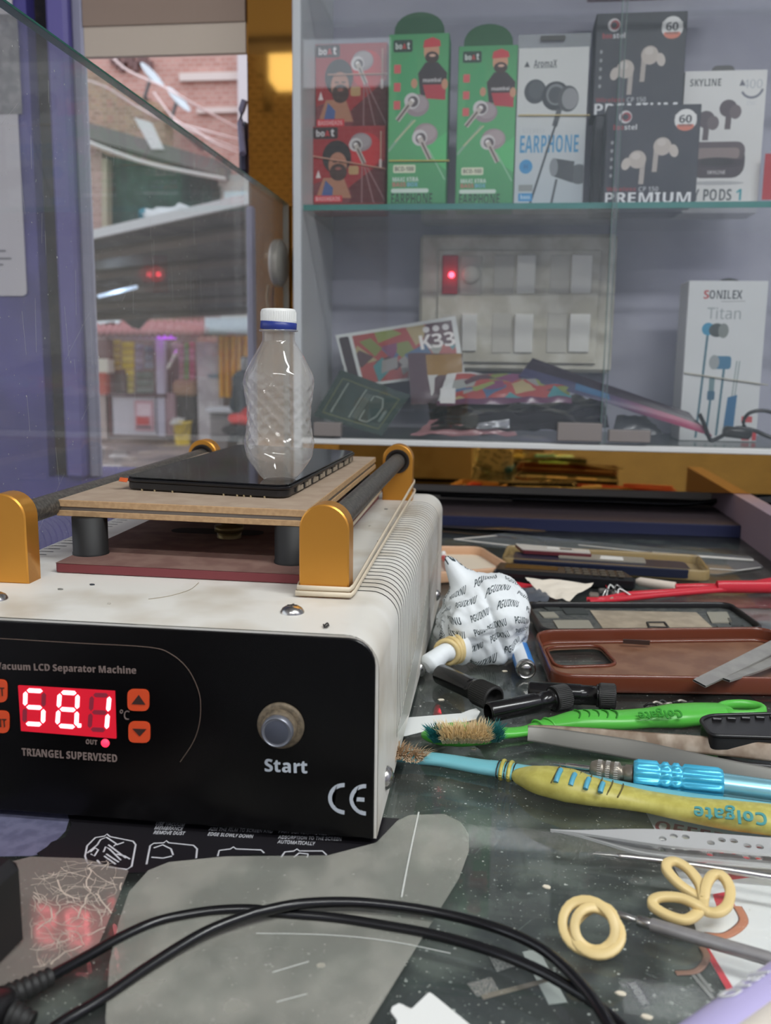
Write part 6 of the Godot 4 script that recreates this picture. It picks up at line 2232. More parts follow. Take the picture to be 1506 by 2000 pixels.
# a flat strip with round holes near its middle
func strip(s: SurfaceTool, c: PackedVector3Array, halfw: Array, th: float, holes: Array, up: Vector3) -> void:
	flat(s)
	for i in c.size() - 1:
		var t := (c[i + 1] - c[i]).normalized()
		var sd := t.cross(up).normalized()
		var nn := sd.cross(t) * th / 2.0
		var a: float = halfw[i]
		var b: float = halfw[i + 1]
		var q := [c[i] - sd * a, c[i] + sd * a, c[i + 1] + sd * b, c[i + 1] - sd * b]
		var o := (c[i] + c[i + 1]) / 2.0
		if holes.has(i):
			var rad: float = minf(a, (c[i + 1] - c[i]).length() * 0.5) * 0.66
			o += sd * a * (0.2 if i % 4 < 2 else -0.25)
			for k in 16:
				var r := []
				for kk in [k, k + 1]:
					var an: float = TAU * kk / 16.0 - PI * 0.75
					var h: Vector3 = o + (sd * cos(an) * rad + t * sin(an) * rad)
					var e: float = fposmod(an + PI * 0.75, TAU) / TAU * 4.0
					if kk == 16: e = 3.9999
					var ei := int(e)
					var ring := [q[0], q[1], q[2], q[3]]
					r.append([h, ring[ei].lerp(ring[(ei + 1) % 4], e - ei)])
				face(s, [r[0][0] + nn, r[0][1] + nn, r[1][1] + nn, r[1][0] + nn], o)
				face(s, [r[0][0] - nn, r[0][1] - nn, r[1][1] - nn, r[1][0] - nn], o)
				face(s, [r[0][0] + nn, r[1][0] + nn, r[1][0] - nn, r[0][0] - nn], o + (r[0][0] - o) * 2.0)
		else:
			face(s, [q[0] + nn, q[1] + nn, q[2] + nn, q[3] + nn], o)
			face(s, [q[0] - nn, q[1] - nn, q[2] - nn, q[3] - nn], o)
		face(s, [q[0] + nn, q[3] + nn, q[3] - nn, q[0] - nn], o)
		face(s, [q[1] + nn, q[2] + nn, q[2] - nn, q[1] - nn], o)
func bench_tools() -> void:
	# green toothbrush
	var gm := mat(rgb(84, 180, 66), 0.35)
	var o := thing("toothbrush", "bright green toothbrush with splayed tan and teal bristles", "toothbrush", py(1160, 1425, 0))
	var b := brush_path([[834, 1434, 6], [842, 1434, 14], [865, 1434, 21], [900, 1434, 23], [940, 1433, 20], [966, 1432, 12], [1000, 1431, 10], [1030, 1427, 9.5], [1060, 1417, 10], [1090, 1412, 14], [1126, 1407, 19], [1159, 1406, 20], [1212, 1406, 18.5], [1265, 1402, 18], [1318, 1398, 22], [1371, 1393, 20], [1405, 1389, 16], [1418, 1388, 12]], 1.55, 0.82)
	var s := S()
	sweep(s, b[0], b[1], 16, Vector3.UP, 2.3)
	obj("handle", s, gm, o)
	s = S()
	var tl := PackedVector3Array()
	for k in 18: tl.append(py(1447, 1386, 0.0042) + Vector3(cos(TAU * k / 18.0) * 0.0112, 0, sin(TAU * k / 18.0) * 0.0072 + cos(TAU * k / 18.0) * -0.002))
	sweep(s, tl, Vector2(0.0019, 0.0026), 10, Vector3.UP, 2.0, true)
	obj("hanging_loop", s, gm, o)
	for q in [[1052, 1419], [1072, 1415]]:
		ridge(o, "ring_ridge", py(q[0], q[1], 0.0024), (py(1090, 1412) - py(1030, 1427)).normalized(), Vector2(0.0048, 0.0027), -0.4, PI + 0.4, 0.0006, gm)
	for k in 5:
		ridge(o, "grip_groove", py(1124 + k * 18, 1406, 0.0042), (py(1200, 1406) - py(1120, 1408)).normalized(), Vector2(0.0068, 0.0044), 0.7, 2.0, 0.00042, mat(rgb(40, 120, 30), 0.5), 0.0016)
	lettering(o, "Colgate", py(1331, 1392, 0.0098), py(1247, 1397, 0.0085), Vector3(0, 0.94, 0.34), mat(rgb(46, 134, 40), 0.5), true, 1.25, 0.0004)
	var hx := (py(950, 1433) - py(850, 1434)).normalized()
	var hc := py(907, 1444, 0.005)
	bristles(o, hc + hx * 0.000, hx, 0.021, 0.010, 0.0098, 1100, Vector3(0, 0, 0.8), mat(rgb(242, 222, 182), 0.7), 3)
	bristles(o, hc + hx * -0.0125, hx, 0.004, 0.008, 0.0085, 200, Vector3(0, 0, 0.6) - hx * 0.35, mat(rgb(40, 118, 118), 0.6), 4)
	bristles(o, hc + hx * 0.0135, hx, 0.004, 0.008, 0.0085, 200, Vector3(0, 0, 0.6) + hx * 0.3, mat(rgb(48, 132, 130), 0.6), 5)
	# blue and yellow toothbrush
	var bm := mat(rgb(112, 178, 188), 0.4)
	var ym := grainy(rgb(192, 184, 98), rgb(174, 164, 80), 0.02, 0.03, 0.45, 0.0, 15)
	o = thing("toothbrush", "worn blue toothbrush with a yellow grip and brown bristles", "toothbrush", py(1140, 1545, 0))
	b = brush_path([[752, 1470, 8], [775, 1472, 15], [800, 1476, 14], [813, 1480, 12], [861, 1484, 12.5], [937, 1497, 14], [969, 1501, 15], [1000, 1507, 16], [1040, 1513, 16], [1113, 1524, 18], [1212, 1545, 18], [1345, 1568, 18], [1425, 1580, 20], [1520, 1593, 20], [1600, 1606, 16], [1630, 1611, 8]], 1.5, 0.8)
	s = S()
	sweep(s, b[0], b[1], 16, Vector3.UP, 2.3)
	obj("core", s, bm, o, true, "pale blue core")
	b = brush_path([[1016, 1513, 14], [1024, 1515, 19], [1038, 1518, 23], [1063, 1524, 28], [1113, 1534, 31], [1159, 1546, 26], [1212, 1556, 22], [1265, 1566, 20], [1345, 1581, 22], [1425, 1592, 26], [1506, 1601, 27], [1570, 1611, 25], [1630, 1621, 19], [1660, 1626, 8]], 1.35, 0.84)
	s = S()
	sweep(s, b[0], b[1], 18, Vector3.UP, 2.3)
	obj("grip", s, ym, o, true, "yellow rubber grip")
	var bd := (py(1040, 1513) - py(937, 1497)).normalized()
	for q in [982, 997]:
		ridge(o, "grip_ring", py(q, 1503 + (q - 982) * 0.2, 0.0028), bd, Vector2(0.0058, 0.0034), 0, TAU, 0.0009, ym)
	for q in [974, 989, 1005]:
		ridge(o, "dark_line", py(q, 1503 + (q - 982) * 0.2, 0.0028), bd, Vector2(0.0058, 0.0031), 0, TAU, 0.0003, M.black_matte)
	var gd := (py(1212, 1556) - py(1090, 1530)).normalized()
	for k in 7:
		var x := 1086.0 + k * 21.0
		ridge(o, "grip_groove", py(x, 1529 + (x - 1090) * 0.215, 0.0055 - k * 0.0002), gd, Vector2(0.0094 - k * 0.0004, 0.0061 - k * 0.0003), 0.55, 2.3, 0.0003, mat(rgb(92, 82, 36), 0.6), 0.0008)
	for k in 4:
		var x := 1094.0 + k * 28.0
		var at := py(x, 1532 + (x - 1094) * 0.215, 0.0055)
		ridge(o, "blue_inset", at, gd, Vector2(0.0093 - k * 0.0005, 0.0062 - k * 0.0004), 0.7, 1.6 - k * 0.06, 0.0011, mat(rgb(86, 160, 184), 0.4))
	lettering(o, "Colgate", py(1497, 1598, 0.0098), py(1355, 1584, 0.0088), Vector3(0, 0.92, 0.4), mat(rgb(70, 140, 140), 0.5), true, 1.1, 0.0005)
	bristles(o, py(790, 1478, 0.0045), (py(813, 1480) - py(775, 1472)).normalized(), 0.016, 0.009, 0.008, 420, Vector3(0.2, -0.35, 0.9), mat(rgb(214, 188, 156), 0.8), 8)
	# black plastic tubes
	vial("black plastic tube nearest the white bag, its capped end open", py(860, 1316, 0.0056), py(966, 1366, 0.0062), 0.0056, 0.68, 0.0066)
	vial("black plastic tube in the middle, pointing at the green bristles", py(953, 1392, 0.0050), py(1108, 1360, 0.0062), 0.0050, 0.78, 0.0064)
	vial("black plastic tube lying against the brown phone case", py(1032, 1350, 0.0054), py(1203, 1361, 0.0062), 0.0054, 0.78, 0.0064)
	flatsheet("paper_slip", "white paper slip under the green toothbrush head", "paper", [[780, 1405], [800, 1402], [901, 1394], [916, 1388], [930, 1384], [938, 1391], [930, 1405], [836, 1427], [792, 1438], [770, 1440]], 0.0002, 0.0003, mat(rgb(222, 224, 222), 0.6))
	# big steel tweezers
	o = thing("tweezers", "large steel tweezers with spread arms behind the blue screwdriver", "tweezers", py(1250, 1470, 0))
	s = S()
	var cp := curve(pys([[1031, 1433], [1060, 1436], [1106, 1443], [1200, 1458], [1265, 1470], [1345, 1488], [1430, 1506], [1530, 1525]], 0.0065), 4)
	sweep(s, cp, along([Vector2(0.0006, 0.0034), Vector2(0.0007, 0.0044), Vector2(0.0007, 0.0044)], cp.size()), 12, Vector3(0, 0.85, -0.5).normalized(), 5.0)
	obj("arm", s, mat(rgb(128, 126, 120), 0.42, 0.5), o)
	s = S()
	cp = curve(pys([[1032, 1431], [1070, 1432], [1150, 1438], [1290, 1449], [1372, 1455], [1530, 1472]], 0.0065), 4)
	sweep(s, cp, along([Vector2(0.0006, 0.0034), Vector2(0.0007, 0.004), Vector2(0.0007, 0.004)], cp.size()), 12, Vector3(0, 0.85, -0.5).normalized(), 5.0)
	obj("arm", s, grainy(rgb(150, 138, 124), rgb(104, 86, 70), 0.015, 0.06, 0.5, 0.4, 17), o, true, "rust stained far arm")
	# blue precision screwdriver
	var a := py(1076, 1491, 0.006)
	var e := py(1236, 1513, 0.0068)
	var L := a.distance_to(e)
	var f := axis(a, e)
	o = thing("screwdriver", "precision screwdriver with a bright blue fluted handle", "screwdriver", Vector3(e.x, 0, e.z))
	s = S()
	lathe(s, [[0.0001, 0], [0.0008, L * 0.16], [0.0008, L * 0.19], [0.0012, L * 0.2], [0.0013, L * 0.5]], 16, f)
	obj("bit", s, M.steel, o)
	s = S()
	lathe(s, [[0.0013, L * 0.48], [0.0032, L * 0.5], [0.0040, L * 0.56], [0.0042, L * 0.62], [0.0042, L * 0.64], [0.0036, L * 0.65], [0.0042, L * 0.66], [0.0042, L * 0.72], [0.0036, L * 0.73], [0.0042, L * 0.74], [0.0042, L * 0.84], [0.003, L * 0.86], [0.003, L * 0.9], [0.0038, L * 0.91], [0.0038, L]], 28, f)
	var ck := obj("chuck", s, mat(rgb(138, 130, 118), 0.35, 0.6), o)
	s = S()
	for k in 30:
		for j in [0.58, 0.68, 0.78]:
			var d := f.basis * Vector3(cos(TAU * k / 30.0), 0, sin(TAU * k / 30.0)) * 0.0042
			sweep(s, PackedVector3Array([f * Vector3(0, L * j, 0) + d, f * Vector3(0, L * (j + 0.05), 0) + d]), 0.00022, 4)
	obj("knurl", s, M.dull_steel, ck)
	var bl := mat(rgb(84, 190, 226), 0.28, 0.45)
	var g1 := py(1412, 1532, 0.0068)
	var L2 := e.distance_to(g1)
	f = axis(e, g1)
	s = S()
	var rows := [[0.0, 0.004, 0.0], [0.0003, 0.0058, 0.0], [0.002, 0.0066, 0.0012]]
	for t in [0.3, 0.42, 0.54]:
		rows.append_array([[L2 * t - 0.0012, 0.0066, 0.0014], [L2 * t - 0.0003, 0.0054, 0.0002], [L2 * t + 0.0003, 0.0054, 0.0002], [L2 * t + 0.0012, 0.0066, 0.0014]])
	rows.append_array([[L2 - 0.002, 0.0066, 0.0014], [L2 - 0.0003, 0.0058, 0.0], [L2, 0.004, 0.0]])
	fluted(s, f, rows, 10)
	obj("grip", s, bl, o, true, "blue anodised fluted grip")
	s = S()
	sweep(s, PackedVector3Array([g1, py(1580, 1556, 0.0068)]), 0.0046, 20)
	obj("shaft", s, mat(rgb(150, 206, 220), 0.3, 0.7), o, true, "pale blue smooth shaft")
	# perforated tweezers
	o = thing("tweezers", "perforated steel tweezers with pointed tips in front", "tweezers", py(1300, 1640, 0))
	for k in 2:
		s = S()
		var hh := 0.0075 - k * 0.0042
		var c := PackedVector3Array()
		var hw := []
		for j in 25:
			var t := j / 24.0
			c.append(py(1075, 1622, 0.007).lerp(py(1640, 1668, 0.007), t) + Vector3(0, (hh - 0.007) * smoothstep(0.0, 0.35, t), 0))
			hw.append(0.0002 + 0.0046 * smoothstep(0.0, 0.45, t))
		strip(s, c, hw, 0.0010, [9, 10, 11, 13, 14, 15, 16, 17, 19, 20], Vector3(0, 1, 0.12).normalized())
		obj("arm", s, M.bright_steel, o)
	o = thing("pick", "slim steel pick lying in front of the perforated tweezers", "pick", py(1350, 1690, 0))
	s = S()
	var pk := curve(pys([[1158, 1667], [1180, 1669], [1204, 1671], [1212, 1672], [1300, 1682], [1420, 1699], [1600, 1728]], 0.0058), 3)
	sweep(s, pk, along([0.00012, 0.0003, 0.0004, 0.001, 0.00115, 0.0012, 0.0012], pk.size()), 12)
	obj("shaft", s, M.steel, o)
	# thin screwdriver
	a = py(1195, 1783, 0.0018)
	e = py(1620, 1907, 0.0022)
	f = axis(a, e)
	o = thing("screwdriver", "thin grey screwdriver pointing at the coiled rubber band", "screwdriver", py(1350, 1830, 0))
	s = S()
	lathe(s, [[0.0009, 0], [0.0013, 0.002], [0.0012, 0.006], [0.0008, 0.0074], [0.0008, 0.0078], [0.0015, 0.008], [0.0017, 0.0083], [0.0017, 0.0115], [0.0016, 0.0122]], 14, f)
	obj("bit", s, M.steel, o)
	s = S()
	for k in 4:
		box(s, Vector3(0.0005, 0.004, 0.0003), Transform3D(f.basis * Basis(Vector3.UP, k * PI / 2.0), f * Vector3(0, 0.002, 0)))
	obj("cross_tip", s, M.dull_steel, o)
	s = S()
	sweep(s, PackedVector3Array([f * Vector3(0, 0.0118, 0), f * Vector3(0, 0.0126, 0), e]), [0.0015, 0.0021, 0.0021], 6)
	obj("hex_shaft", s, grainy(rgb(166, 162, 160), rgb(150, 146, 146), 0.02, 0.05, 0.4, 0.4, 19), o)
	# black plastic tray and ring on the right
	o = thing("black_tray", "black plastic tray lying over the green toothbrush's tail", "tray", py(1450, 1430, 0))
	s = S()
	var poly_ := rcorner(xz([[1367, 1408], [1386, 1399], [1560, 1394], [1570, 1444], [1388, 1438]], 0.012), 0.004)
	extr(s, poly_, 0.005, 0.0122, Transform3D(), 0.001)
	obj("tray_body", s, M.black_plastic, o)
	s = S()
	var rim := PackedVector3Array()
	for v in poly_: rim.append(Vector3(v.x, 0.0124, v.y))
	sweep(s, rim, Vector2(0.001, 0.0009), 8, Vector3.UP, 2.0, true)
	obj("rim", s, M.black_plastic, o)
	for k in 5:
		s = S()
		box(s, Vector3(0.004, 0.0016, 0.002), Transform3D(Basis(), py(1400 + k * 28, 1405 - k, 0.0128)), 0.0003)
		obj("clip", s, M.black_plastic, o)
	o = thing("black_ring", "thin black plastic rim under the big tweezers", "rim", py(1470, 1487, 0))
	s = S()
	rim = curve(pys([[1406, 1473], [1440, 1472], [1520, 1474], [1580, 1480], [1560, 1500], [1500, 1498], [1440, 1490]], 0.0016), 5, true)
	sweep(s, rim, Vector2(0.0012, 0.0015), 8, Vector3.UP, 2.0, true)
	obj("rim", s, M.black_plastic, o)
	o = thing("wire_scrap", "twisted scrap of black and silver wire behind the green toothbrush", "wire scrap", py(1290, 1372, 0))
	for k in 7:
		s = S()
		var x := 1258.0 + k * 12.0
		sweep(s, curve(pys([[x, 1380 - k, 0.001], [x + 10, 1374 - k % 3 * 3, 0.003], [x + 22, 1376 - k, 0.0015]]), 4), 0.0007, 6)
		obj("strand", s, mat(rgb(176, 170, 160), 0.4, 0.5) if k % 2 else M.black_matte, o)

# ---------- middle of the bench ----------
func quadpoly(a: Array, h: float, r: float, seg_ := 5) -> PackedVector2Array:
	return rcorner(xz(a, h), r, seg_)
func ringof(poly_: PackedVector2Array, h: float) -> PackedVector3Array:
	var p := PackedVector3Array()
	for v in poly_: p.append(Vector3(v.x, h, v.y))
	return p
# a plate with a hole: rays from the hole's middle out to the convex outline
func hits(c: Vector2, d: Vector2, p: PackedVector2Array) -> Vector2:
	var best := c
	for i in p.size():
		var hit = Geometry2D.segment_intersects_segment(c, c + d * 2.0, p[i], p[(i + 1) % p.size()])
		if hit != null: best = hit
	return best
func plate_with_hole(s: SurfaceTool, outer: PackedVector2Array, hole: PackedVector2Array, y0: float, y1: float) -> void:
	var c := Vector2.ZERO
	for v in hole: c += v / hole.size()
	var angs := []
	for v in outer: angs.append((v - c).angle())
	for v in hole: angs.append((v - c).angle())
	angs.sort()
	var o := PackedVector2Array()
	var hh := PackedVector2Array()
	for a in angs:
		o.append(hits(c, Vector2.from_angle(a), outer))
		hh.append(hits(c, Vector2.from_angle(a), hole))
	flat(s)
	for i in o.size():
		var j := (i + 1) % o.size()
		for y in [y0, y1]:
			face(s, [Vector3(hh[i].x, y, hh[i].y), Vector3(hh[j].x, y, hh[j].y), Vector3(o[j].x, y, o[j].y), Vector3(o[i].x, y, o[i].y)], Vector3(c.x, (y0 + y1) / 2.0, c.y))
		face(s, [Vector3(hh[i].x, y0, hh[i].y), Vector3(hh[j].x, y0, hh[j].y), Vector3(hh[j].x, y1, hh[j].y), Vector3(hh[i].x, y1, hh[i].y)], Vector3(hh[i].x * 2 - c.x, y0, hh[i].y * 2 - c.y))
		face(s, [Vector3(o[i].x, y0, o[i].y), Vector3(o[j].x, y0, o[j].y), Vector3(o[j].x, y1, o[j].y), Vector3(o[i].x, y1, o[i].y)], Vector3(c.x, y0, c.y))
func bench_mid() -> void:
	pouch()
	# battery
	var a := py(1006, 1244, 0.0058)
	var b := py(1028, 1309, 0.0058)
	var o := thing("battery", "small blue and white battery between the bag and the brown case", "battery", Vector3(b.x, 0, b.z))
	var f := axis(a, b)
	var L := a.distance_to(b)
	var s := S()
	lathe(s, [[0, 0], [0.0054, 0], [0.0056, 0.0005], [0.0056, L - 0.003]], 28, f)
	obj("wrapper", s, mat(rgb(42, 128, 206), 0.35), o)
	s = S()
	lathe(s, [[0.0057, L * 0.1], [0.0057, L - 0.003]], 14, f)
	var wp := PackedVector3Array()
	s = S()
	smooth(s)
	for k in 8:
		var q := []
		for e in [[0, k], [0, k + 1], [1, k + 1], [1, k]]:
			var an: float = 0.5 + e[1] * 0.16
			var y: float = L * 0.2 if e[0] == 0 else L - 0.003
			q.append(f * Vector3(cos(an) * 0.00568, y, sin(an) * 0.00568))
		face(s, q, f * Vector3(0, L / 2.0, 0))
	obj("white_stripe", s, mat(rgb(222, 226, 230), 0.4), o)
	s = S()
	lathe(s, [[0.0056, L - 0.003], [0.0054, L - 0.0006], [0.0048, L], [0.0048, L], [0.0044, L - 0.0007], [0.0032, L - 0.0007], [0.0032, L - 0.0007], [0.0028, L - 0.0002], [0, L - 0.0002]], 28, f)
	obj("end_cap", s, M.steel, o)
	# brown phone case, open side up
	o = thing("phone_case", "translucent brown phone case lying open side up", "phone case", py(1300, 1290, 0))
	var outl := quadpoly([[1044, 1259], [1500, 1253], [1650, 1358], [1082, 1350]], 0.0012, 0.014, 7)
	var hole := quadpoly([[1066, 1270], [1170, 1266], [1204, 1304], [1088, 1308]], 0.0012, 0.008, 7)
	var brown := mat(rgb(104, 54, 37), 0.18)
	var floor_m := grainy(rgb(134, 98, 76), rgb(118, 82, 62), 0.02, 0.1, 0.4, 0.0, 22)
	s = S()
	plate_with_hole(s, grow(outl, -0.0005), hole, 0.001, 0.0022)
	obj("case_floor", s, floor_m, o)
	s = S()
	var rp := ringof(outl, 0.0058)
	sweep(s, rp, Vector2(0.0011, 0.0051), 12, Vector3.UP, 3.0, true)
	obj("case_wall", s, brown, o)
	s = S()
	sweep(s, ringof(grow(outl, -0.0018), 0.0028), Vector2(0.0018, 0.0014), 10, Vector3.UP, 2.0, true)
	obj("inner_fillet", s, brown, o)
	s = S()
	sweep(s, ringof(grow(hole, 0.0008), 0.0026), Vector2(0.0011, 0.0012), 10, Vector3.UP, 2.0, true)
	obj("camera_rim", s, brown, o)
	s = S()
	box(s, Vector3(0.016, 0.003, 0.0006), Transform3D(Basis(Vector3.UP, -0.03), py(1243, 1254, 0.0056)), 0.0002)
	obj("speaker_slot", s, mat(rgb(52, 32, 24), 0.6), o)
	# steel tool on the case
	o = thing("tweezers", "flat ended steel tweezers resting on the brown phone case", "tweezers", py(1440, 1300, 0.009))
	s = S()
	var c := pys([[1366, 1335, 0.0118], [1440, 1299, 0.0126], [1560, 1238, 0.014]])
	strip(s, c, [0.0037, 0.0042, 0.0046], 0.0011, [], Vector3(0, 1, 0.35).normalized())
	obj("arm", s, M.dull_steel, o)
	s = S()
	c = pys([[1418, 1328, 0.0112], [1470, 1307, 0.0104], [1560, 1270, 0.010]])
	strip(s, c, [0.0022, 0.0040, 0.0044], 0.0011, [], Vector3(0, 1, 0.1).normalized())
	obj("arm", s, M.dull_steel, o)
	# phone mid frame
	o = thing("phone_chassis", "dark bare phone frame lying behind the brown case", "phone frame", py(1250, 1210, 0))
	var fq := [[1030, 1186], [1424, 1186], [1492, 1236], [1060, 1240]]
	outl = quadpoly(fq, 0.003, 0.010, 6)
	s = S()
	extr(s, outl, 0.0005, 0.0026)
	obj("frame_floor", s, grainy(rgb(96, 98, 94), rgb(66, 70, 70), 0.03, 0.05, 0.5, 0.2, 24), o)
	s = S()
	sweep(s, ringof(outl, 0.0036), Vector2(0.0013, 0.0034), 10, Vector3.UP, 3.0, true)
	obj("frame_wall", s, M.black_plastic, o)
	s = S()
	extr(s, quadpoly([[1152, 1192], [1360, 1196], [1398, 1231], [1182, 1233]], 0.003, 0.001), 0.0026, 0.0031)
	obj("battery_bay", s, grainy(rgb(182, 168, 146), rgb(162, 148, 128), 0.02, 0.1, 0.45, 0.1, 25), o)
	s = S()
	sweep(s, ringof(quadpoly([[1264, 1216], [1298, 1216], [1312, 1234], [1272, 1235]], 0.0033, 0.0008), 0.0036), Vector2(0.0008, 0.0005), 6, Vector3.UP, 2.0, true)
	sweep(s, pys([[1270, 1224, 0.0036], [1304, 1225, 0.0036]]), 0.0005, 6)
	obj("connector_frame", s, mat(rgb(52, 48, 46), 0.6), o)
	for q in [[1052, 1196, 1082, 1206], [1096, 1188, 1140, 1200], [1080, 1212, 1150, 1228], [1380, 1196, 1420, 1216], [1420, 1208, 1460, 1226], [1400, 1222, 1450, 1236], [1060, 1186, 1090, 1192]]:
		s = S()
		extr(s, quadpoly([[q[0], q[1]], [q[2], q[1]], [q[2] + 10, q[3]], [q[0] + 10, q[3]]], 0.003, 0.0006), 0.0026, 0.0034)
		obj("inner_block", s, mat([rgb(150, 146, 132), rgb(60, 64, 62), rgb(78, 82, 80)][(q[0] / 10) % 3], 0.5), o)
	# paper wrap and electronic scraps
	s = S()
	pillow(s, py(1060, 1166, 0.002), py(1112, 1172, 0.002), py(1160, 1140, 0.009), py(1026, 1128, 0.013), 0.0012, 8, 0.004, 31)
	tag(obj("paper_scrap", s, mat(rgb(222, 212, 196), 0.6)), "rolled cream paper scrap in front of the black keypad phone", "paper")
	o = thing("circuit_scrap", "heap of small circuit scraps with red wire ends", "circuit scrap", py(1185, 1165, 0))
	for q in [[1160, 1160, 24, 18, rgb(116, 106, 96)], [1190, 1166, 16, 12, rgb(150, 140, 124)], [1204, 1156, 18, 10, rgb(190, 180, 168)], [1176, 1150, 16, 10, rgb(96, 92, 88)], [1212, 1164, 14, 8, rgb(178, 150, 118)]]:
		s = S()
		var k := 0.00036
		box(s, Vector3(q[2] * k, q[3] * k, q[2] * k * 0.8), Transform3D(Basis(Vector3.UP, q[0] * 0.7), py(q[0], q[1] + q[3] * 0.4, q[3] * k * 0.5)), 0.0008)
		obj("component", s, mat(q[4], 0.5), o)
	for k in 5:
		s = S()
		sweep(s, curve(pys([[1176 + k * 8, 1168, 0.002], [1186 + k * 6, 1150 - k % 2 * 8, 0.008], [1200 + k * 10, 1164 + k, 0.002]]), 4), 0.0006, 6)
		obj("wire_end", s, [M.steel, M.white_plastic, M.black_matte][k % 3], o)
	s = S()
	sweep(s, curve(pys([[1146, 1132, 0.004], [1166, 1130, 0.006], [1178, 1136, 0.006], [1186, 1148, 0.003]]), 4), 0.0003, 6)
	tag(obj("fine_wire", s, M.red_wire), "fine red wire curling over the circuit scraps", "wire")
	# red leads
	o = thing("red_leads", "bundle of thick red leads running off to the right", "wires", py(1330, 1150, 0))
	for q in [[[1146, 1172, 0.002], [1180, 1170, 0.003], [1230, 1161, 0.003], [1320, 1155, 0.004], [1420, 1146, 0.005], [1540, 1130, 0.006]], [[1150, 1176, 0.002], [1230, 1168, 0.002], [1320, 1159, 0.003], [1420, 1151, 0.004], [1540, 1144, 0.005]], [[1318, 1146, 0.004], [1370, 1145, 0.004], [1440, 1144, 0.006], [1540, 1128, 0.008]]]:
		s = S()
		sweep(s, curve(pys(q), 5), 0.0023, 10)
		obj("lead", s, M.red_wire, o)
	s = S()
	sweep(s, curve(pys([[1400, 1146, 0.006], [1450, 1146, 0.006], [1520, 1146, 0.006], [1560, 1146, 0.006]]), 3), Vector2(0.003, 0.005), 10)
	obj("sleeve", s, M.red_wire, o)
	s = S()
	sweep(s, PackedVector3Array([py(1243, 1135, 0.004), py(1250, 1136, 0.0042), py(1319, 1146, 0.0042)]), [0.0018, 0.0036, 0.0036], 16)
	obj("white_tip", s, mat(rgb(226, 212, 196), 0.45), o, true, "cream plastic tip")
	o = thing("red_leads", "short pair of red leads crossing behind the white bag", "wires", py(960, 1140, 0))
	for q in [[[864, 1086, 0.006], [880, 1104, 0.008], [900, 1122, 0.005], [960, 1140, 0.003], [1010, 1146, 0.003], [1084, 1158, 0.003]], [[990, 1138, 0.003], [1030, 1146, 0.003], [1090, 1154, 0.003]]]:
		s = S()
		sweep(s, curve(pys(q), 5), 0.0024, 10)
		obj("lead", s, M.red_wire, o)
	s = S()
	pillow(s, py(1010, 1172, 0.002), py(1070, 1176, 0.002), py(1080, 1150, 0.005), py(1012, 1148, 0.006), 0.002, 8, 0.003, 37)
	tag(obj("dark_bag", s, mat(rgb(80, 84, 92), 0.3)), "small grey antistatic bag behind the phone frame", "bag")
	# peach case
	o = thing("phone_case", "peach coloured phone case lying open behind the white bag", "phone case", py(900, 1105, 0))
	outl = quadpoly([[812, 1080], [936, 1081], [1000, 1122], [840, 1134]], 0.003, 0.010, 6)
	s = S()
	extr(s, grow(outl, -0.0005), 0.001, 0.0022)
	obj("case_floor", s, mat(rgb(226, 212, 190), 0.6), o)
	s = S()
	sweep(s, ringof(outl, 0.005), Vector2(0.0012, 0.0048), 10, Vector3.UP, 3.0, true)
	obj("case_wall", s, mat(rgb(206, 164, 130), 0.5), o)
	s = S()
	lathe(s, [[0, 0], [0.0022, 0], [0.0022, 0.006], [0.0012, 0.008], [0, 0.008]], 16, Transform3D(Basis(), py(866, 1094, 0.004)))
	tag(obj("white_stopper", s, M.white_plastic), "small white cap at the machine's far right edge", "cap")

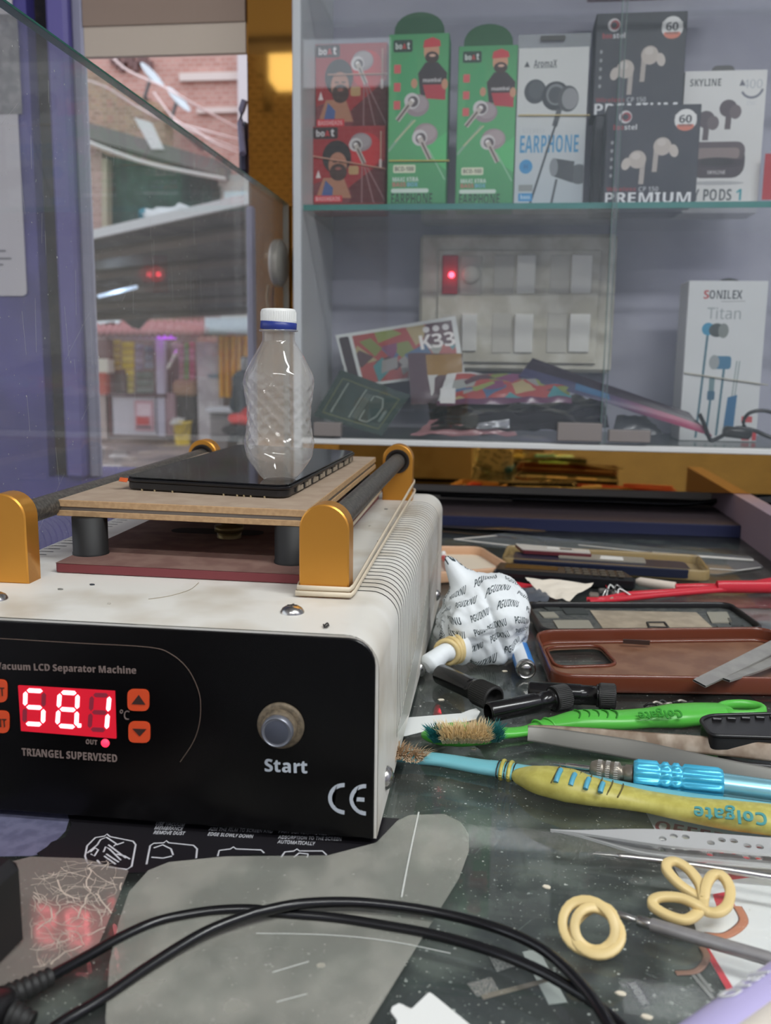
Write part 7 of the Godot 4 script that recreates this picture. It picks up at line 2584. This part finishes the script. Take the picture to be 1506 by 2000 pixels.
func pouch() -> void:
	var g := py(938, 1296, 0)
	var c := g + Vector3(0.001, 0.0245, -0.010)
	var R := view.x
	var U := Vector3.UP
	var F := Vector3(view.z.x, 0, view.z.z).normalized()
	var lobes := [[(R * -0.55 + U * 0.86 - F * 0.1).normalized(), 0.024, 0.17], [(R * -0.74 - U * 0.42 + F * 0.55).normalized(), 0.006, 0.34], [(R * 0.45 - U * 0.7 + F * 0.5).normalized(), 0.004, 0.4], [(R * 0.8 + U * 0.3).normalized(), 0.003, 0.6]]
	var nz := FastNoiseLite.new()
	nz.seed = 6
	nz.frequency = 1.3
	# the flat panels of the stuffed cloth: direction (right, up, towards the eye) and distance
	var planes := []
	for q in [[1, 0.1, 0.1, 0.0255], [0.75, 0.7, 0.1, 0.0265], [0.15, 1, 0.15, 0.0262], [-0.35, 0.8, 0.55, 0.0235], [0.45, 0.6, 0.7, 0.0245], [-0.9, 0.25, 0.3, 0.0245], [-0.7, -0.5, 0.5, 0.0235], [0.1, -0.3, 1, 0.0215], [0.7, -0.35, 0.6, 0.0235], [0.3, -1, 0.2, 0.0255], [-0.4, -0.9, -0.2, 0.0255], [0, 0, -1, 0.021], [0.7, 0, -0.7, 0.024], [-0.7, 0.2, -0.7, 0.024], [0, 0.7, -0.7, 0.025], [-0.6, 0.5, 0.1, 0.0262], [-0.1, 0.35, 0.95, 0.0222]]:
		planes.append([Vector3(q[0], q[1], q[2]).normalized(), q[3]])
	var s := S()
	var nu := 84
	var nv := 56
	var grid := []
	for j in nv + 1:
		var row := []
		for i in nu + 1:
			var th := TAU * i / nu
			var ph := PI * j / nv
			var d := R * cos(ph) + (F * cos(th) + U * sin(th)) * sin(ph)
			var e := Vector3(d.dot(R), d.dot(U), d.dot(F))
			var acc := 0.0
			for pl in planes: acc += pow(maxf(0.0, e.dot(pl[0]) / pl[1]), 20.0)
			var r := pow(acc, -1.0 / 20.0)
			for l in lobes:
				var an: float = acos(clampf(d.dot(l[0]), -1, 1))
				r += l[1] * exp(-pow(an / l[2], 2))
			r += 0.0016 * nz.get_noise_3dv(e * 1.6) - 0.0016 * pow(absf(nz.get_noise_3dv(e * 1.1 + Vector3(5, 0, 0))), 0.5)
			# folds that run towards the tie
			var tie: Vector3 = lobes[1][0]
			var p1 := tie.cross(U).normalized()
			var p2 := tie.cross(p1)
			var az := atan2(d.dot(p2), d.dot(p1))
			var near := exp(-pow(acos(clampf(d.dot(tie), -1, 1)) / 0.85, 2))
			r += near * 0.0022 * (absf(sin(az * 3.0 + 0.6)) - 0.5) + 0.0006 * near * sin(az * 9.0)
			var crease := absf(e.x + 0.35 * e.y - 0.16 - 0.1 * e.z)
			r -= 0.0028 * exp(-crease * 14.0) * smoothstep(-0.2, 0.5, e.z)
			var q := c + d * r
			q.y = maxf(q.y, 0.0004)
			row.append(q)
		grid.append(row)
	smooth(s)
	for j in nv:
		for i in nu:
			var q := [grid[j][i], grid[j][i + 1], grid[j + 1][i + 1], grid[j + 1][i]]
			var uv := []
			for k in [[i, j], [i + 1, j], [i + 1, j + 1], [i, j + 1]]:
				var u: float = float(k[0]) / nu
				var v: float = float(k[1]) / nv
				uv.append(Vector2(1.0 - v * 1.1 + 0.04 * sin(u * TAU * 3.0), 1.0 - u * 1.6 + 0.09 * sin(v * PI * 2.0) + 0.1 * v))
			if j == 0: face(s, [q[0], q[2], q[3]], c, [uv[0], uv[2], uv[3]])
			elif j == nv - 1: face(s, [q[0], q[1], q[2]], c, [uv[0], uv[1], uv[2]])
			else: face(s, q, c, uv)
	var o := thing("tied_bag", "white printed cloth bag tied with a tan rubber band", "bag", g)
	obj("bag_body", s, printed(art_pouch(), 0.5), o)
	var tie: Vector3 = lobes[1][0]
	var n0 := py(884, 1270, 0.012)
	var n1 := py(866, 1276, 0.012)
	var n2 := py(832, 1303, 0.0066)
	s = S()
	sweep(s, curve(PackedVector3Array([n0 + (n0 - n1) * 0.7, n0, n1, n1.lerp(n2, 0.35), n1.lerp(n2, 0.8), n2]), 5), along([0.010, 0.0062, 0.005, 0.0055, 0.0062, 0.0034], 26), 20)
	obj("bag_neck", s, mat(rgb(226, 230, 232), 0.5), o)
	s = S()
	for k in 3:
		var t := -0.5 + k * 0.55
		var cc := n0.lerp(n1, t)
		var fr := axis(cc, cc + (n1 - n0).rotated(Vector3.UP, 0.35 * (k - 1)))
		var p := PackedVector3Array()
		for j in 20: p.append(fr * Vector3(cos(TAU * j / 20.0) * (0.0074 - k * 0.0003), 0, sin(TAU * j / 20.0) * (0.0074 - k * 0.0003)))
		sweep(s, p, Vector2(0.0013, 0.0016), 8, (n1 - n0).normalized(), 2.5, true)
	var rb := obj("rubber_band", s, M.tan_band)
	tag(rb, "tan rubber band wound round the neck of the white bag", "rubber band", "")

# ---------- far part of the bench ----------
func bench_far() -> void:
	# keypad phone
	var o := thing("keypad_phone", "black keypad phone lying behind the white bag", "phone", py(1100, 1120, 0))
	var outl := quadpoly([[972, 1098], [1222, 1116], [1246, 1132], [962, 1114]], 0.0105, 0.006, 6)
	var s := S()
	extr(s, outl, 0.0005, 0.0112, Transform3D(), 0.0025)
	obj("phone_body", s, mat(rgb(24, 25, 28), 0.25), o)
	s = S()
	extr(s, quadpoly([[990, 1101], [1090, 1108], [1090, 1115], [985, 1109]], 0.0112, 0.002), 0.0112, 0.0114)
	obj("screen", s, mat(rgb(16, 16, 18), 0.08), o)
	for r in 3:
		for k in 7:
			s = S()
			var at := py(1108 + k * 17 + r * 2, 1110 + r * 4.5 + k * 1.2, 0.0114)
			box(s, Vector3(0.0046, 0.0014, 0.0042), Transform3D(Basis(Vector3.UP, -0.1), at), 0.0005)
			obj("key", s, mat(rgb(74, 66, 54), 0.4), o)
	# yellowed case with a dark phone in it
	o = thing("phone_case", "yellowed clear phone case holding a dark phone", "phone case", py(1180, 1108, 0))
	outl = quadpoly([[992, 1078], [1362, 1098], [1386, 1130], [982, 1104]], 0.003, 0.008, 6)
	s = S()
	extr(s, grow(outl, -0.0006), 0.0006, 0.0016)
	obj("case_floor", s, mat(rgb(150, 130, 96), 0.4), o)
	s = S()
	sweep(s, ringof(outl, 0.005), Vector2(0.0014, 0.0048), 10, Vector3.UP, 3.0, true)
	obj("case_wall", s, pane(rgb(176, 152, 104), 0.6, 0.15), o)
	o = thing("phone", "dark blue edged phone lying inside the yellowed case", "phone", py(1180, 1100, 0.002))
	s = S()
	extr(s, quadpoly([[1004, 1080], [1338, 1100], [1352, 1117], [1002, 1097]], 0.008, 0.006, 6), 0.0018, 0.0095, Transform3D(), 0.0008)
	obj("phone_body", s, mat(rgb(26, 32, 52), 0.3), o)
	o = thing("back_cover", "white backed maroon phone panel on top of the pile", "phone panel", py(1080, 1068, 0.0125))
	s = S()
	extr(s, quadpoly([[1006, 1061], [1150, 1073], [1156, 1082], [1022, 1074]], 0.0135, 0.002), 0.0102, 0.0128)
	obj("panel_back", s, mat(rgb(92, 34, 42), 0.4), o)
	s = S()
	extr(s, quadpoly([[1006, 1060], [1150, 1072], [1154, 1079], [1020, 1071]], 0.014, 0.002), 0.0128, 0.0134)
	obj("panel_face", s, mat(rgb(196, 192, 184), 0.4), o)
	for k in 3:
		s = S()
		box(s, Vector3(0.010, 0.0008, 0.004), Transform3D(Basis(Vector3.UP, -0.08), py(1080 + k * 26, 1070 + k * 2.4, 0.0138)), 0.0002)
		obj("chip", s, mat([rgb(220, 218, 212), rgb(120, 112, 104), rgb(200, 190, 176)][k], 0.4), o)
	o = thing("back_cover", "grey phone back panel with a white label on the pile", "phone panel", py(1180, 1090, 0.010))
	s = S()
	extr(s, quadpoly([[1096, 1079], [1258, 1090], [1262, 1099], [1090, 1088]], 0.0105, 0.002), 0.0096, 0.0108)
	obj("panel_back", s, mat(rgb(146, 140, 128), 0.4), o)
	s = S()
	extr(s, quadpoly([[1174, 1085], [1216, 1088], [1218, 1094], [1172, 1091]], 0.011, 0.0008), 0.0108, 0.0110)
	obj("label", s, mat(rgb(224, 222, 216), 0.5), o)
	# bare glass panel with white borders
	o = thing("screen_glass", "bare screen glass with white border strips", "glass", py(1180, 1075, 0))
	s = S()
	extr(s, quadpoly([[886, 1054], [985, 1042], [1466, 1088], [1492, 1108], [1400, 1122], [1180, 1098]], 0.001, 0.004), 0.0006, 0.0014)
	obj("pane", s, pane(rgb(160, 166, 166), 0.3, 0.05), o)
	for q in [[[888, 1053], [970, 1046], 3], [[888, 1053], [1130, 1080], 3], [[1130, 1064], [1280, 1080], 2], [[1274, 1079], [1472, 1094], 6], [[1380, 1110], [1440, 1114], 1.5], [[1440, 1114], [1486, 1108], 1.5]]:
		line(o, "border_strip", [q[0], q[1]], 0.0018, q[2] * 0.0008, mat(rgb(222, 220, 214), 0.4))
	o = thing("flex_cable", "thin black flex strip lying before the blue board", "flex cable", py(960, 1040, 0))
	s = S()
	sweep(s, curve(pys([[820, 1022, 0.002], [900, 1028, 0.002], [980, 1032, 0.003], [1030, 1036, 0.005], [1066, 1038, 0.007]]), 5), along([Vector2(0.012, 0.0006), Vector2(0.012, 0.0008), Vector2(0.009, 0.0016), Vector2(0.002, 0.001)], 21), 10)
	obj("strip", s, mat(rgb(36, 32, 34), 0.4), o)
	s = S()
	sweep(s, pys([[820, 1034, 0.001], [1010, 1052, 0.001]]), Vector2(0.002, 0.0006), 8)
	obj("edge", s, mat(rgb(22, 22, 24), 0.4), o)
	s = S()
	lathe(s, [[0, 0], [0.011, 0], [0.0115, 0.003], [0.0115, 0.003], [0.010, 0.003], [0.010, 0.003], [0.0098, 0.0008], [0, 0.0008]], 28, Transform3D(Basis(), py(872, 1078, 0.0005)))
	tag(obj("plastic_disc", s, pane(rgb(200, 206, 208), 0.3, 0.05)), "small clear round lid beside the machine's far end", "lid")
	# blue board at the back
	var e0 := py(1446, 1051, 0)
	s = S()
	bx(s, -0.232, e0.x, 0.0, 0.0126, e0.z, e0.z - 0.115, 0.0006)
	o = thing("blue_board", "long dark blue board lying along the back of the bench", "board", Vector3(0, 0, e0.z - 0.05))
	obj("board_body", s, mat(rgb(12, 20, 58), 0.5), o)
	s = S()
	bx(s, -0.231, e0.x - 0.001, 0.0126, 0.0130, e0.z - 0.001, e0.z - 0.114)
	obj("board_top", s, mat(rgb(58, 48, 52), 0.6), o)
	# leads along the wall
	var w := [[[800, 960], [880, 972], [960, 985], [1060, 990], [1200, 996], [1300, 996], [1380, 985], [1440, 972], [1530, 962]], [[860, 985], [1000, 995], [1150, 1000], [1300, 1002], [1400, 994], [1460, 990], [1540, 987]], [[1000, 984], [1120, 990], [1240, 998], [1330, 992], [1420, 976], [1480, 966]]]
	for k in 3:
		s = S()
		var p := PackedVector3Array()
		for q in w[k]: p.append(pz(q[0], q[1], -1.085 + k * 0.012))
		for i in p.size(): p[i].y = maxf(p[i].y, 0.0162)
		sweep(s, curve(p, 5), 0.0028, 8)
		tag(obj("lead", s, M.rubber), ["black lead along the wall, top strand", "black lead along the wall, straightest strand", "black lead along the wall, middle strand"][k], "cable")
